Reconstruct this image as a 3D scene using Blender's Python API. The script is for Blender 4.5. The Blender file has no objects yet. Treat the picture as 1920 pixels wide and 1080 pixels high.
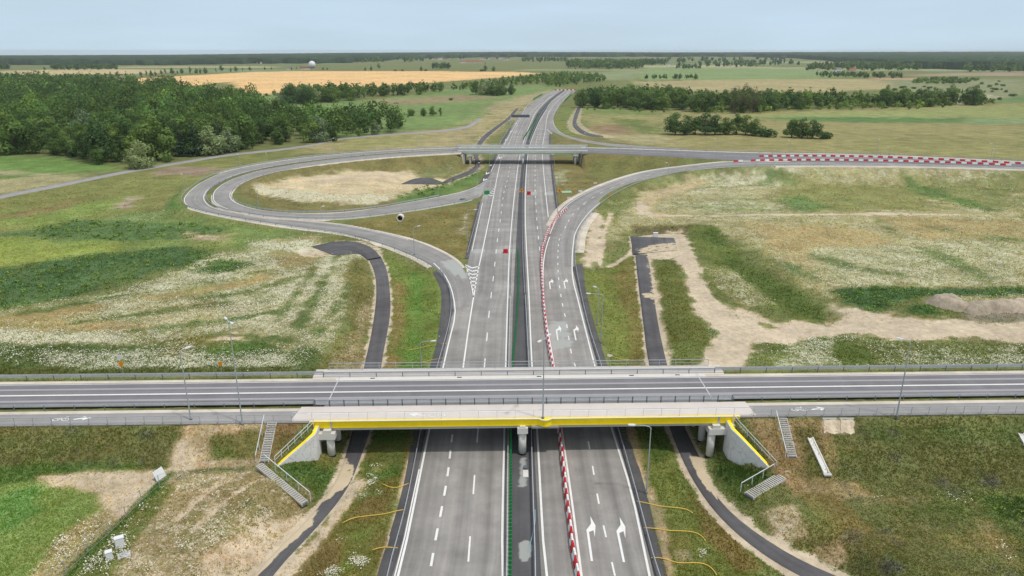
import bpy, bmesh, math, random
import numpy as np
from math import radians as R
from mathutils import Vector, Matrix
rng = np.random.default_rng(7); random.seed(7)
S = bpy.context.scene
COL = S.collection

# ------------------------------------------------------------------ camera, sky, sun, exposure
CAM_H, F_PX, PITCH = 52.0, 1331.0, R(18.49)
cd = bpy.data.cameras.new('camera'); cam = bpy.data.objects.new('camera', cd); COL.objects.link(cam)
cam.location = (0, 0, CAM_H); cam.rotation_euler = (R(90) - PITCH, 0, 0)
cd.sensor_width = 36; cd.lens = F_PX / 1920 * 36; cd.clip_start = 0.5; cd.clip_end = 80000
S.camera = cam
S.view_settings.view_transform = 'Standard'; S.view_settings.look = 'None'
S.view_settings.exposure = 0.06; S.view_settings.gamma = 1

SUN_TO = Vector((0.36, -0.22, 1.0)).normalized()
sun_el = math.asin(SUN_TO.z); sun_az = math.atan2(SUN_TO.x, SUN_TO.y)
w = bpy.data.worlds.new('World'); S.world = w; w.use_nodes = True
nt = w.node_tree; nt.nodes.clear()
out = nt.nodes.new('ShaderNodeOutputWorld'); bg = nt.nodes.new('ShaderNodeBackground')
sky = nt.nodes.new('ShaderNodeTexSky'); sky.sky_type = 'NISHITA'; sky.sun_disc = False
sky.sun_elevation = sun_el; sky.sun_rotation = sun_az; sky.altitude = 50
sky.air_density = 1.0; sky.dust_density = 1.5; sky.ozone_density = 1.2
# thin high cloud veil over the clear sky
tc = nt.nodes.new('ShaderNodeTexCoord'); sep = nt.nodes.new('ShaderNodeSeparateXYZ')
nt.links.new(tc.outputs['Generated'], sep.inputs[0])
rampz = nt.nodes.new('ShaderNodeValToRGB')
e = rampz.color_ramp.elements
e[0].position = 0.0; e[0].color = (5.9, 7.5, 8.7, 1)
e[1].position = 0.45; e[1].color = (5.6, 6.8, 8.2, 1)
m_ = e.new(0.035); m_.color = (5.6, 7.2, 8.7, 1)
m_ = e.new(0.14); m_.color = (5.5, 6.95, 8.45, 1)
nt.links.new(sep.outputs['Z'], rampz.inputs[0])
mp = nt.nodes.new('ShaderNodeMapping'); mp.inputs['Scale'].default_value = (3, 3, 22)
cl = nt.nodes.new('ShaderNodeTexNoise'); cl.inputs['Scale'].default_value = 1.3; cl.inputs['Detail'].default_value = 5
nt.links.new(tc.outputs['Generated'], mp.inputs[0]); nt.links.new(mp.outputs[0], cl.inputs['Vector'])
clr = nt.nodes.new('ShaderNodeMapRange'); clr.inputs[1].default_value = .35; clr.inputs[2].default_value = .7
clr.inputs[3].default_value = 0.80; clr.inputs[4].default_value = 0.94
nt.links.new(cl.outputs['Fac'], clr.inputs[0])
mx = nt.nodes.new('ShaderNodeMixRGB'); nt.links.new(clr.outputs[0], mx.inputs[0])
nt.links.new(sky.outputs[0], mx.inputs[1]); nt.links.new(rampz.outputs[0], mx.inputs[2])
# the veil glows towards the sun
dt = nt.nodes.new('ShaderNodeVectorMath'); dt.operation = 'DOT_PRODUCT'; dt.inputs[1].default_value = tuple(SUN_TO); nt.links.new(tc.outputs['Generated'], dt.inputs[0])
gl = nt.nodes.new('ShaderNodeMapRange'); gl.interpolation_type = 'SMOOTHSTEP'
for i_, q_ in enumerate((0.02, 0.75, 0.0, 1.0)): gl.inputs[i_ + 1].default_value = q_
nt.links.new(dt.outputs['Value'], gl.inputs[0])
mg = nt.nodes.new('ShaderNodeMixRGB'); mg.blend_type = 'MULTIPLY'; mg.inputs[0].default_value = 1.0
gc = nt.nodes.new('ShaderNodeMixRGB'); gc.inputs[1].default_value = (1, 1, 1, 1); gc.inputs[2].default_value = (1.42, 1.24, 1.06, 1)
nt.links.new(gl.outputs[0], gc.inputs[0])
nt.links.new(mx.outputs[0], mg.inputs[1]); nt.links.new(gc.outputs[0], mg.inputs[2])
cl2 = nt.nodes.new('ShaderNodeTexNoise'); cl2.inputs['Scale'].default_value = 2.2; cl2.inputs['Detail'].default_value = 6; cl2.inputs['Roughness'].default_value = .6
mp2 = nt.nodes.new('ShaderNodeMapping'); mp2.inputs['Scale'].default_value = (1, 1, 9); nt.links.new(tc.outputs['Generated'], mp2.inputs[0]); nt.links.new(mp2.outputs[0], cl2.inputs['Vector'])
cr2 = nt.nodes.new('ShaderNodeMapRange')
for i_, q_ in enumerate((.3, .7, .975, 1.025)): cr2.inputs[i_ + 1].default_value = q_
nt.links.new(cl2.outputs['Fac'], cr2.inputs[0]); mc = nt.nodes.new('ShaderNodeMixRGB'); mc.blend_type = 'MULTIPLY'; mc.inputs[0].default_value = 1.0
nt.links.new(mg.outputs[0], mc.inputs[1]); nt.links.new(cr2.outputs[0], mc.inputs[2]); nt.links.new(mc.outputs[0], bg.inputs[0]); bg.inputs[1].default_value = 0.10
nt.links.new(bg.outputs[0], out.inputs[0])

sl = bpy.data.lights.new('sun', 'SUN'); sl.energy = 2.35; sl.angle = R(3.0); sl.color = (1.0, 0.96, 0.90)
so = bpy.data.objects.new('sun', sl); COL.objects.link(so)
so.rotation_euler = (-SUN_TO).to_track_quat('-Z', 'Y').to_euler()

# ------------------------------------------------------------------ helpers: projection
sp_, cp_ = math.sin(PITCH), math.cos(PITCH)
def at(px, py, z=0.0):
    """world point on the horizontal plane z seen at photo pixel (px,py)"""
    cx, cy = (px - 960) / F_PX, (540 - py) / F_PX
    d = np.array([cx, cp_ + cy * sp_, -sp_ + cy * cp_])
    t = (z - CAM_H) / d[2]
    return np.array([d[0] * t, d[1] * t, z])
def depth(p): return p[1] * cp_ + (CAM_H - p[2]) * sp_
def ats(pts): return np.array([at(*p) for p in pts])

def vnoise(x, y, seed=0):
    xi = np.floor(x).astype(np.int64); yi = np.floor(y).astype(np.int64)
    fx = x - xi; fy = y - yi; fx = fx * fx * (3 - 2 * fx); fy = fy * fy * (3 - 2 * fy)
    def h(a, b):
        n = (a * 374761393 + b * 668265263 + seed * 974634777) & 0x7fffffff
        n = ((n ^ (n >> 13)) * 1274126177) & 0x7fffffff
        return ((n ^ (n >> 16)) & 0xffff) / 65535.0
    return (h(xi, yi) * (1 - fx) + h(xi + 1, yi) * fx) * (1 - fy) + (h(xi, yi + 1) * (1 - fx) + h(xi + 1, yi + 1) * fx) * fy
def fbm(x, y, s, oct=4, seed=0):
    v = np.zeros_like(x, dtype=float); a = .5; t = 0
    for o in range(oct):
        v += a * vnoise(x * s, y * s, seed + o * 17); t += a; a *= .5; s *= 2.07
    return v / t

# ------------------------------------------------------------------ helpers: materials
def srgb(r, g, b):
    return tuple(((c / 255) / 12.92 if c / 255 <= .04045 else ((c / 255 + .055) / 1.055) ** 2.4) for c in (r, g, b))
class NT:
    def __init__(s, name):
        s.m = bpy.data.materials.new(name); s.m.use_nodes = True; s.t = s.m.node_tree; s.t.nodes.clear()
        s.out = s.n('OutputMaterial'); s.b = s.n('BsdfPrincipled'); s.l(s.b.outputs[0], s.out.inputs[0])
    def n(s, k): return s.t.nodes.new('ShaderNode' + k)
    def l(s, a, b): s.t.links.new(a, b)
    def noise(s, scale, detail=4, rough=.5, vec=None, vscale=None):
        n = s.n('TexNoise'); n.inputs['Scale'].default_value = scale; n.inputs['Detail'].default_value = detail; n.inputs['Roughness'].default_value = rough
        if vec is None: vec = s.pos()
        if vscale:
            mp = s.n('Mapping'); mp.inputs['Scale'].default_value = vscale; s.l(vec, mp.inputs[0]); vec = mp.outputs[0]
        s.l(vec, n.inputs['Vector']); return n.outputs['Fac']
    def pos(s):
        if not hasattr(s, '_p'): s._p = s.n('TexCoord').outputs['Object']
        return s._p
    def attr(s, name, o='Color'):
        a = s.n('Attribute'); a.attribute_name = name; return a.outputs[o]
    def rng(s, v, a, b, c, d, clamp=True, smooth=False):
        r = s.n('MapRange'); r.clamp = clamp
        if smooth: r.interpolation_type = 'SMOOTHSTEP'
        for i, q in enumerate((a, b, c, d)): r.inputs[i + 1].default_value = q
        s.l(v, r.inputs[0]); return r.outputs[0]
    def math(s, op, a, b=None):
        m = s.n('Math'); m.operation = op
        for i, q in enumerate((a, b)):
            if q is None: continue
            if isinstance(q, (int, float)): m.inputs[i].default_value = q
            else: s.l(q, m.inputs[i])
        return m.outputs[0]
    def mix(s, f, a, b, mode='MIX'):
        m = s.n('MixRGB'); m.blend_type = mode
        for i, q in enumerate((f, a, b)):
            if isinstance(q, (int, float)): m.inputs[i].default_value = q
            elif isinstance(q, tuple): m.inputs[i].default_value = (*q[:3], 1)
            else: s.l(q, m.inputs[i])
        return m.outputs[0]
    def bump(s, h, strength=.3, dist=.1):
        b = s.n('Bump'); b.inputs['Strength'].default_value = strength; b.inputs['Distance'].default_value = dist
        s.l(h, b.inputs['Height']); s.l(b.outputs[0], s.b.inputs['Normal'])
    def fin(s, col, rough=.9, metal=0, spec=.3):
        if isinstance(col, tuple): s.b.inputs['Base Color'].default_value = (*col[:3], 1)
        else: s.l(col, s.b.inputs['Base Color'])
        s.b.inputs['Roughness'].default_value = rough; s.b.inputs['Metallic'].default_value = metal
        s.b.inputs['Specular IOR Level'].default_value = spec
        return s.m
MATS = {}
def simple(name, col, rough=.8, var=.25, scale=1.5, metal=0, bump=0):
    if name in MATS: return MATS[name]
    t = NT(name); f = t.noise(scale, 6, .65)
    k = t.rng(f, .3, .7, 1 - var, 1 + var)
    c = t.mix(1.0, tuple(col), k, 'MULTIPLY')
    f2 = t.noise(scale * .13, 4, .6); c = t.mix(1.0, c, t.rng(f2, .3, .7, 1 - var * .6, 1 + var * .6), 'MULTIPLY')
    if bump: t.bump(f, bump, .05)
    MATS[name] = t.fin(c, rough, metal); return MATS[name]

# ------------------------------------------------------------------ helpers: objects
def tag(o, label=None, cat=None, group=None, kind=None):
    if label: o['label'] = label
    if cat: o['category'] = cat
    if group: o['group'] = group
    if kind: o['kind'] = kind
    return o
def empty(name, loc, label, cat, group=None, rz=0):
    o = bpy.data.objects.new(name, None); COL.objects.link(o); o.location = tuple(map(float, loc)); o.rotation_euler = (0, 0, rz)
    o.empty_display_size = .2
    return tag(o, label, cat, group)
def link(name, me, parent=None, loc=None):
    o = bpy.data.objects.new(name, me); COL.objects.link(o)
    if parent: o.parent = parent
    if loc is not None: o.location = tuple(map(float, loc))
    return o
def np_mesh(name, V, F, mat=None, attrs=None, smooth=False):
    V = np.asarray(V, dtype=np.float32); F = np.asarray(F, dtype=np.int32)
    me = bpy.data.meshes.new(name); k = F.shape[1]
    me.vertices.add(len(V)); me.vertices.foreach_set('co', V.ravel())
    me.loops.add(F.size); me.loops.foreach_set('vertex_index', F.ravel())
    me.polygons.add(len(F)); me.polygons.foreach_set('loop_start', np.arange(0, F.size, k, dtype=np.int32))
    if smooth: me.polygons.foreach_set('use_smooth', np.ones(len(F), dtype=bool))
    for an, arr in (attrs or {}).items():
        arr = np.asarray(arr, dtype=np.float32)
        if arr.shape[1] == 3: arr = np.hstack([arr, np.ones((len(arr), 1), np.float32)])
        a = me.attributes.new(an, 'FLOAT_COLOR', 'POINT'); a.data.foreach_set('color', arr.ravel())
    me.update(calc_edges=True); me.validate()
    if mat: me.materials.append(mat)
    return me
class MB:
    """collects simple solids into one mesh"""
    def __init__(s): s.v = []; s.f = []
    def add(s, vs, fs):
        b = len(s.v); s.v += [tuple(map(float, p)) for p in vs]; s.f += [tuple(b + i for i in q) for q in fs]; return s
    def box(s, x0, y0, z0, x1, y1, z1):
        return s.add([(x0,y0,z0),(x1,y0,z0),(x1,y1,z0),(x0,y1,z0),(x0,y0,z1),(x1,y0,z1),(x1,y1,z1),(x0,y1,z1)],
                     [(0,3,2,1),(4,5,6,7),(0,1,5,4),(1,2,6,5),(2,3,7,6),(3,0,4,7)])
    def hexa(s, b4, t4): # bottom 4 pts ccw, top 4 pts
        return s.add(list(b4) + list(t4), [(0,3,2,1),(4,5,6,7),(0,1,5,4),(1,2,6,5),(2,3,7,6),(3,0,4,7)])
    def tube(s, pts, rad, n=8, cap=True):
        pts = [Vector(p) for p in pts]; rads = rad if isinstance(rad, (list, tuple)) else [rad] * len(pts)
        vs = []; fs = []; up0 = None
        for i, p in enumerate(pts):
            t = (pts[min(i + 1, len(pts) - 1)] - pts[max(i - 1, 0)]).normalized()
            ref = Vector((0, 0, 1)) if abs(t.z) < .9 else Vector((1, 0, 0))
            a = t.cross(ref).normalized(); b = t.cross(a)
            for k in range(n):
                an = 2 * math.pi * k / n
                vs.append(p + (a * math.cos(an) + b * math.sin(an)) * rads[i])
        for i in range(len(pts) - 1):
            for k in range(n):
                fs.append((i*n+k, i*n+(k+1)%n, (i+1)*n+(k+1)%n, (i+1)*n+k))
        if cap: fs.append(tuple(range(n))[::-1]); fs.append(tuple((len(pts)-1)*n + k for k in range(n)))
        return s.add(vs, fs)
    def prism(s, poly, z0, z1):
        n = len(poly); vs = [(x, y, z0) for x, y in poly] + [(x, y, z1) for x, y in poly]
        return s.add(vs, [tuple(range(n))[::-1], tuple(range(n, 2*n))] + [(i, (i+1)%n, n+(i+1)%n, n+i) for i in range(n)])
    def extrude(s, prof, pts, closed=True):
        """profile [(offset, height)] swept along a 3-D polyline (horizontal offsets)"""
        pts = [Vector(p) for p in pts]; n = len(prof); vs = []; fs = []
        for i, p in enumerate(pts):
            t = pts[min(i + 1, len(pts) - 1)] - pts[max(i - 1, 0)]; t.z = 0; t.normalize(); a = Vector((t.y, -t.x, 0))
            for o, h in prof: vs.append(p + a * o + Vector((0, 0, h)))
        for i in range(len(pts) - 1):
            for k in range(n if closed else n - 1):
                fs.append((i*n+k, i*n+(k+1)%n, (i+1)*n+(k+1)%n, (i+1)*n+k))
        if closed: fs.append(tuple(range(n))); fs.append(tuple((len(pts)-1)*n + k for k in range(n))[::-1])
        return s.add(vs, fs)
    def mesh(s, name, mat):
        me = bpy.data.meshes.new(name); me.from_pydata(s.v, [], s.f); me.update()
        bm = bmesh.new(); bm.from_mesh(me); bmesh.ops.recalc_face_normals(bm, faces=bm.faces); bm.to_mesh(me); bm.free()
        if mat: me.materials.append(mat)
        return me
    def build(s, name, mat, parent=None): return link(name, s.mesh(name, mat), parent)

def catmull(P, n_per=6):
    P = np.asarray(P, float)
    if len(P) < 3: return np.array([P[0] + (P[1] - P[0]) * t for t in np.linspace(0, 1, n_per + 1)])
    Q = np.vstack([2 * P[0] - P[1], P, 2 * P[-1] - P[-2]]); o = []
    for i in range(1, len(Q) - 2):
        a, b, c, d = Q[i - 1], Q[i], Q[i + 1], Q[i + 2]
        t1 = np.linalg.norm(b - a) ** .5; t2 = t1 + np.linalg.norm(c - b) ** .5; t3 = t2 + np.linalg.norm(d - c) ** .5
        for t in np.linspace(t1, t2, n_per, endpoint=False):
            A1 = (t1 - t) / t1 * a + t / t1 * b; A2 = (t2 - t) / (t2 - t1) * b + (t - t1) / (t2 - t1) * c; A3 = (t3 - t) / (t3 - t2) * c + (t - t2) / (t3 - t2) * d
            B1 = (t2 - t) / t2 * A1 + t / t2 * A2; B2 = (t3 - t) / (t3 - t1) * A2 + (t - t1) / (t3 - t1) * A3
            o.append((t2 - t) / (t2 - t1) * B1 + (t - t1) / (t2 - t1) * B2)
    o.append(P[-1]); return np.array(o)
def resample(P, n=None, step=None):
    P = np.asarray(P, float); d = np.r_[0, np.cumsum(np.linalg.norm(np.diff(P, axis=0), axis=1))]
    if n is None: n = max(2, int(round(d[-1] / step)) + 1)
    s = np.linspace(0, d[-1], n)
    return np.stack([np.interp(s, d, P[:, k]) for k in range(P.shape[1])], 1)
def smooth1(P, k=3):
    P = P.copy()
    for _ in range(k):
        Q = P.copy(); Q[1:-1] = .25 * P[:-2] + .5 * P[1:-1] + .25 * P[2:]; P = Q
    return P

# ------------------------------------------------------------------ roads, traced on the ground
ROADS = []   # (name, left pts, right pts, kind)
def rows(rs, z=0.0):
    return [(xl, y, z) for y, xl, xr in rs], [(xr, y, z) for y, xl, xr in rs]
def edges(Lp, Rp, step=2.0):
    Lw = catmull(ats(Lp)); Rw = catmull(ats(Rp))
    n = max(4, int(max(np.linalg.norm(np.diff(Lw, axis=0), axis=1).sum(), np.linalg.norm(np.diff(Rw, axis=0), axis=1).sum()) / step))
    return smooth1(resample(Lw, n)), smooth1(resample(Rw, n))
def edges_rows(rs, z=0.0, n=260):
    """edge pairs of a road running away from the camera: rows (photo y, xl, xr)"""
    Lp, Rp = rows(rs, z); Lw = catmull(ats(Lp)); Rw = catmull(ats(Rp))
    ys = np.geomspace(Lw[0, 1], Lw[-1, 1], n)
    def on(Wd):
        o = np.argsort(Wd[:, 1]); return np.stack([np.interp(ys, Wd[o, 1], Wd[o, 0]), ys, np.full(n, z)], 1)
    return smooth1(on(Lw), 2), smooth1(on(Rw), 2)

MOT_L = [(1110,727,955),(1080,735,955),(1043,747,955),(967,765,956),(900,780,957),(850,791,957.5),(806,800,958),(750,812,958.5),(693,824,959),(640,837,960),(593,847,961),(565,857,962),(545,867,963),(525,872,964),(500,876,965),(467,883,967),(430,891,969),(393,899,971),(365,906,973),(343,913,975),(323,920,976.5),(300,928,979.5),(272,942,985),(247,955.5,993),(233,962.5,998),(217,971.5,1004),(205,983,1012),(193,998,1023),(185,1009,1032),(175,1025,1046),(169,1040,1056)]
MOT_R = [(1110,1016,1234),(1080,1015,1226),(1043,1013,1218),(987,1010,1203),(920,1006,1187),(850,1002,1166),(807,1000,1153),(750,997,1137),(693,993.5,1122),(620,990.5,1103),(560,988,1088),(523,986,1078),(480,984,1066),(440,982.5,1052),(407,982,1044),(393,982,1042),(350,983.5,1036),(293,988.5,1031),(268,994,1029),(252,1000,1030),(240,1005,1034),(230,1009,1036.5),(217,1016,1038.5),(203,1026,1046),(190,1034,1056),(180,1045,1068),(169,1061,1080)]
LA, LB = edges_rows(MOT_L); RA, RB = edges_rows(MOT_R)
LOOP_OUT_A = [(865,277,6.3),(757,281,6.2),(640,289,6),(533,301,5.2),(433,319,4.3),(383,338,3.6),(352,360,3),(342,377,2.5),(358,391,2.1),(433,408,1.5),(533,424,.9),(640,439,.4),(713,457,.15),(773,480,.03),(807,497,.01),(826,512,.01),(840,535,.01),(848,560,.01),(849,585,.01)]
LOOP_OUT_B = [(865,281,6.3),(757,285,6.2),(640,295,6),(533,308,5.2),(450,326,4.3),(400,349,3.6),(385,367,3),(389,380,2.6),(401,389,2.2),(443,400,1.6),(533,411,1.0),(640,421,.45),(707,434,.2),(773,450,.05),(823,470,.01),(856,490,.01),(872,510,.01),(882,535,.01),(888,558,.01)]
LOOP_IN_A = [(865,282,6.3),(757,287,6.2),(640,297,6),(500,317,5.0),(433,337,4.2),(403,356,3.6),(398,368,3.2),(402,381,2.8),(430,394,2.2),(500,407,1.6),(575,411,1.2),(640,411,.9),(770,396,.3),(840,384,.05),(880,376,.01),(902,367,.01),(912,352,.01)]
LOOP_IN_B = [(865,286,6.3),(773,291,6.2),(640,303,6),(550,316,5.0),(483,332,4.2),(446,349,3.6),(432,364,3.2),(443,381,2.7),(500,396,2.0),(575,400,1.6),(640,398,1.2),(700,391,.8),(760,381,.4),(830,368,.05),(873,358,.01),(905,343,.01),(921,325,.01)]
RAMP_A = [(1018,500,.01),(1021,457,.01),(1034,422,.05),(1050,394,.3),(1073,375,.8),(1123,350,1.8),(1207,323,3.4),(1280,312,4.6),(1377,302.5,5.7),(1447,303,6),(1613,305,6),(1760,309,6),(1960,315,6),(2200,326,6)]
RAMP_B = [(1078,500,.01),(1077,480,.01),(1082,440,.01),(1103,405,.1),(1133,377,.5),(1160,360,1.0),(1207,340,2.2),(1280,323,3.8),(1347,315,5.0),(1447,311,6),(1613,311,6),(1760,313,6),(1960,319,6),(2200,330,6)]
OVR_A = [(1090,277,6.3),(1180,279.5,6.2),(1280,283,6.1),(1413,287,6),(1613,290.5,6),(1760,296,6),(1960,306,6),(2200,317,6)]
OVR_B = [(1090,286,6.3),(1180,290,6.2),(1280,295,6.1),(1377,300,6),(1613,304,6),(1760,308,6),(1960,314.5,6),(2200,325.5,6)]
EXIT_A = [(1037,226,.01),(1041,238,.1),(1052,249,.6),(1073,257.5,1.6),(1105,264,2.8),(1140,268.5,3.8),(1207,274,5.2),(1290,279.5,6)]
EXIT_B = [(1027,243,.01),(1034,250,.05),(1050,256.5,.6),(1073,263,1.6),(1105,270,2.8),(1140,275,3.8),(1207,280,5.2),(1290,284,6)]
SRV_L = [(1100,460,495),(1073,480,510),(1003,546,580),(967,586,610),(933,612,640),(887,638,664),(850,650,677),(807,662,693),(750,673,703),(693,682,712),(640,694,722),(587,703,731),(555,706,731),(523,705,728),(500,699,723),(480,688,713)]
SRV_L2A = [(713,482,.3),(700,466,.5),(682,457,.6),(660,452,.6),(635,451,.6),(610,456,.6),(583,462,.6)]
SRV_L2B = [(690,486,.3),(684,479,.5),(676,475.5,.6),(664,475,.6),(650,476.5,.6),(638,478.5,.6),(624,478,.6)]
SRV_R = [(1095,1535,1606),(1067,1473,1533),(1040,1433,1480),(987,1367,1400),(937,1323,1345),(910,1307,1330),(883,1290,1322),(853,1277,1310),(803,1257,1283),(750,1240,1268),(683,1220,1250),(620,1210,1236),(560,1203,1226),(510,1197,1219),(477,1193,1213)]
SRV_RZ = [(1100,-1.6),(950,-1.4),(880,-.9),(800,-.6),(690,-.3),(477,0)]
PAD_R = ([(1183,443,0),(1186,460,0),(1188,476,0)], [(1263,446,0),(1268,458,0),(1270,469,0)])
SRV_FL_A = [(827,343,0),(845,333,0),(868,325,0),(884,317,0),(892,306,0),(888,290,0),(893,273,0),(905,256,0),(925,240,0),(950,222,0),(967,203,0)]
SRV_FL_B = [(829,347,0),(852,337,0),(876,329,0),(892,321,0),(900,308,0),(896,290,0),(901,273,0),(915,256,0),(934,240,0),(956,223,0),(973,203,0)]
PAD_FL = ([(752,345,0),(770,337,0),(785,333,0),(810,334,0)], [(775,345,0),(805,345.5,0),(825,346,0),(832,342,0)])
SRV_FR_A = [(1083,200,0),(1075,222,0),(1074,234,0),(1082,245,0),(1100,254,0),(1130,259,0)]
SRV_FR_B = [(1090,200,0),(1082,222,0),(1081,231,0),(1089,241,0),(1106,250,0),(1132,255,0)]
LOCAL_A = [(-60,382,0),(0,366,0),(100,347,0),(233,320.5,0),(333,304,0),(433,288,0),(517,280,0),(583,271,0),(640,259,0),(720,251.5,0),(807,246,0),(868,238,0),(885,230,0),(896,222,0)]
LOCAL_B = [(-60,388,0),(0,372,0),(100,352.5,0),(233,325,0),(333,308,0),(433,291.5,0),(517,283,0),(583,274,0),(640,261.5,0),(720,254,0),(807,248.5,0),(872,241,0),(892,232,0),(904,223,0)]
zR = lambda y: float(np.interp(-y, [-a for a, b in SRV_RZ], [b for a, b in SRV_RZ]))
SLA, SLB = edges([(a, y, 0) for y, a, b in SRV_L], [(b, y, 0) for y, a, b in SRV_L])
SRA, SRB = edges([(a, y, zR(y)) for y, a, b in SRV_R], [(b, y, zR(y)) for y, a, b in SRV_R])
E = {'loop_out': edges(LOOP_OUT_A, LOOP_OUT_B), 'loop_in': edges(LOOP_IN_A, LOOP_IN_B), 'ramp': edges(RAMP_A, RAMP_B),
     'over_r': edges(OVR_A, OVR_B, 4), 'exit': edges(EXIT_A, EXIT_B), 'srv_l': (SLA, SLB), 'srv_r': (SRA, SRB), 'srv_l2': edges(SRV_L2A, SRV_L2B),
     'pad_r': edges(*PAD_R), 'srv_fl': edges(SRV_FL_A, SRV_FL_B, 3), 'pad_fl': edges(*PAD_FL), 'srv_fr': edges(SRV_FR_A, SRV_FR_B, 3), 'local': edges(LOCAL_A, LOCAL_B, 5)}

# near overpass frame: u along the crossing road, v across it (away from the camera)
OA = R(1.46); OX, OY, OZ = 1.2, 92.8, 5.4
def P(u, v, z): return (OX + u * math.cos(OA) - v * math.sin(OA), OY + u * math.sin(OA) + v * math.cos(OA), z)
def PU(x, y):
    dx, dy = x - OX, y - OY
    return dx * math.cos(OA) + dy * math.sin(OA), -dx * math.sin(OA) + dy * math.cos(OA)

# ------------------------------------------------------------------ terrain heights on a rectilinear grid
def axis(parts):
    a = [parts[0][0]]
    for start, end, step in parts:
        n = max(1, int(round((end - start) / step))); a += list(np.linspace(start, end, n + 1)[1:])
    return a
xs_ = axis([(0, 66, .6), (66, 250, 1.6), (250, 800, 6)]) + list(np.geomspace(806, 13000, 50))
XS = np.array([-v for v in xs_[:0:-1]] + xs_)
YS = np.array(axis([(-400, 20, 30), (20, 56, 2), (56, 135, .6), (135, 270, 1.0), (270, 430, 1.6), (430, 560, 2.6), (560, 1200, 6)]) + list(np.geomspace(1208, 13000, 80)))
GX, GY = np.meshgrid(XS, YS)            # shape (ny,nx)
GXr, GYr = GX.ravel(), GY.ravel()
DIST = np.hypot(GXr, GYr)

def seg_dist(px, py, C, W, Zr):
    """distance beyond the half width, and road height, of points to a centre line"""
    best = np.full(px.shape, 1e9); zz = np.zeros(px.shape)
    for i in range(len(C) - 1):
        ax, ay = C[i, :2]; bx, by = C[i + 1, :2]; dx, dy = bx - ax, by - ay; L2 = dx * dx + dy * dy + 1e-9
        t = np.clip(((px - ax) * dx + (py - ay) * dy) / L2, 0, 1)
        d = np.hypot(px - ax - t * dx, py - ay - t * dy) - (W[i] * (1 - t) + W[i + 1] * t)
        m = d < best; best[m] = d[m]; zz[m] = (Zr[i] * (1 - t) + Zr[i + 1] * t)[m]
    return best, zz
def near_road(A, B, margin):
    C = (A + B) / 2; Wd = np.linalg.norm((A - B)[:, :2], axis=1) / 2
    k = max(1, len(C) // 120); idx = np.unique(np.r_[np.arange(0, len(C), k), len(C) - 1]); C, Wd = C[idx], Wd[idx]
    m = margin + Wd.max()
    sel = np.where((GXr > C[:, 0].min() - m) & (GXr < C[:, 0].max() + m) & (GYr > C[:, 1].min() - m) & (GYr < C[:, 1].max() + m))[0]
    d, z = seg_dist(GXr[sel], GYr[sel], C, Wd, C[:, 2]); return sel, d, z

fade = lambda a, b, v: np.clip((v - a) / (b - a), 0, 1)
slc = (SLA + SLB) / 2; o = np.argsort(slc[:, 1]); xsl = np.interp(GYr, slc[o, 1], slc[o, 0])
src = (SRA + SRB) / 2; o = np.argsort(src[:, 1]); xsr = np.interp(GYr, src[o, 1], src[o, 0])
nearf = 1 - fade(170, 235, GYr)
N = 2.0 * fade(2.0, 7.0, xsl - GXr) * nearf + 0.35 * fade(1, 6, GXr - xsr) * nearf
N += (fbm(GXr, GYr, 1 / 22, 3, 3) - .5) * .9 * fade(6, 22, np.minimum(np.abs(GXr - xsl), np.abs(GXr - xsr))) * (1 - fade(300, 500, GYr))
N -= (1 - fade(0, 8, GXr - xsr)) * fade(-30, -6, GXr - xsr) * .35 * nearf * (GXr > 20)
# the land far off lies so that the wooded skyline falls a little towards the left
pxg = 960 + F_PX * GXr / np.maximum(GYr * cp_ + CAM_H * sp_, 50)
yt = np.interp(pxg, [-400,0,300,480,640,960,1280,1920,2400], [104,103.5,102.5,100.5,99,97,98,96.5,96.5])
Nf = (CAM_H - 24) - np.maximum(GYr, 3000) * np.tan(PITCH - np.arctan((540 - yt) / F_PX))
ff_ = fade(3000, 6000, GYr); N = N * (1 - ff_) + Nf * ff_
# earth banks and ditches: (photo polyline, height, half width)
BANKS = [([(1190,432),(1260,428),(1335,438),(1390,490),(1460,540),(1550,595)], -1.6, 5.0), ([(1165,470),(1130,505),(1145,560)], -.7, 3), ([(1480,640),(1600,665),(1760,672),(1930,668)], -1.0, 4),
         ([(770,500),(785,560),(780,620),(760,690)], -.7, 3.5), ([(380,470),(300,490),(200,510),(60,545),(-40,560)], .9, 6), ([(1120,455),(1160,500),(1160,600),(1185,690)], -.6, 3.5)]
for pl, h, hw in BANKS:
    C = catmull(np.array([at(x, y, 0) for x, y in pl])); sel, d, z = near_road(C + [[0, .01, 0]], C, hw * 2.5)
    N[sel] += h * np.exp(-(np.maximum(d, 0) / hw) ** 2)
# the dry island inside the loop lies on a low plateau
Wi = np.array([at(x, y, 1.8)[:2] for x, y in [(474,345),(560,322),(650,312),(740,318),(735,350),(700,378),(640,383),(520,374)]])
sel = np.where((GXr > Wi[:,0].min()-20) & (GXr < Wi[:,0].max()+20) & (GYr > Wi[:,1].min()-20) & (GYr < Wi[:,1].max()+20))[0]
insd = np.full(len(sel), 1e9); inn = np.zeros(len(sel), bool)
for i in range(len(Wi)):
    (ax, ay), (bx, by) = Wi[i], Wi[(i + 1) % len(Wi)]; dx, dy = bx - ax, by - ay; px_, py_ = GXr[sel], GYr[sel]
    t_ = np.clip(((px_ - ax) * dx + (py_ - ay) * dy) / (dx * dx + dy * dy), 0, 1); insd = np.minimum(insd, np.hypot(px_ - ax - t_ * dx, py_ - ay - t_ * dy))
    inn ^= ((ay > py_) != (by > py_)) & (px_ < dx * (py_ - ay) / (dy if abs(dy) > 1e-9 else 1e-9) + ax)
N[sel] += 2.2 * fade(-10, 8, np.where(inn, insd, -insd))
T = N.copy()
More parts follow.
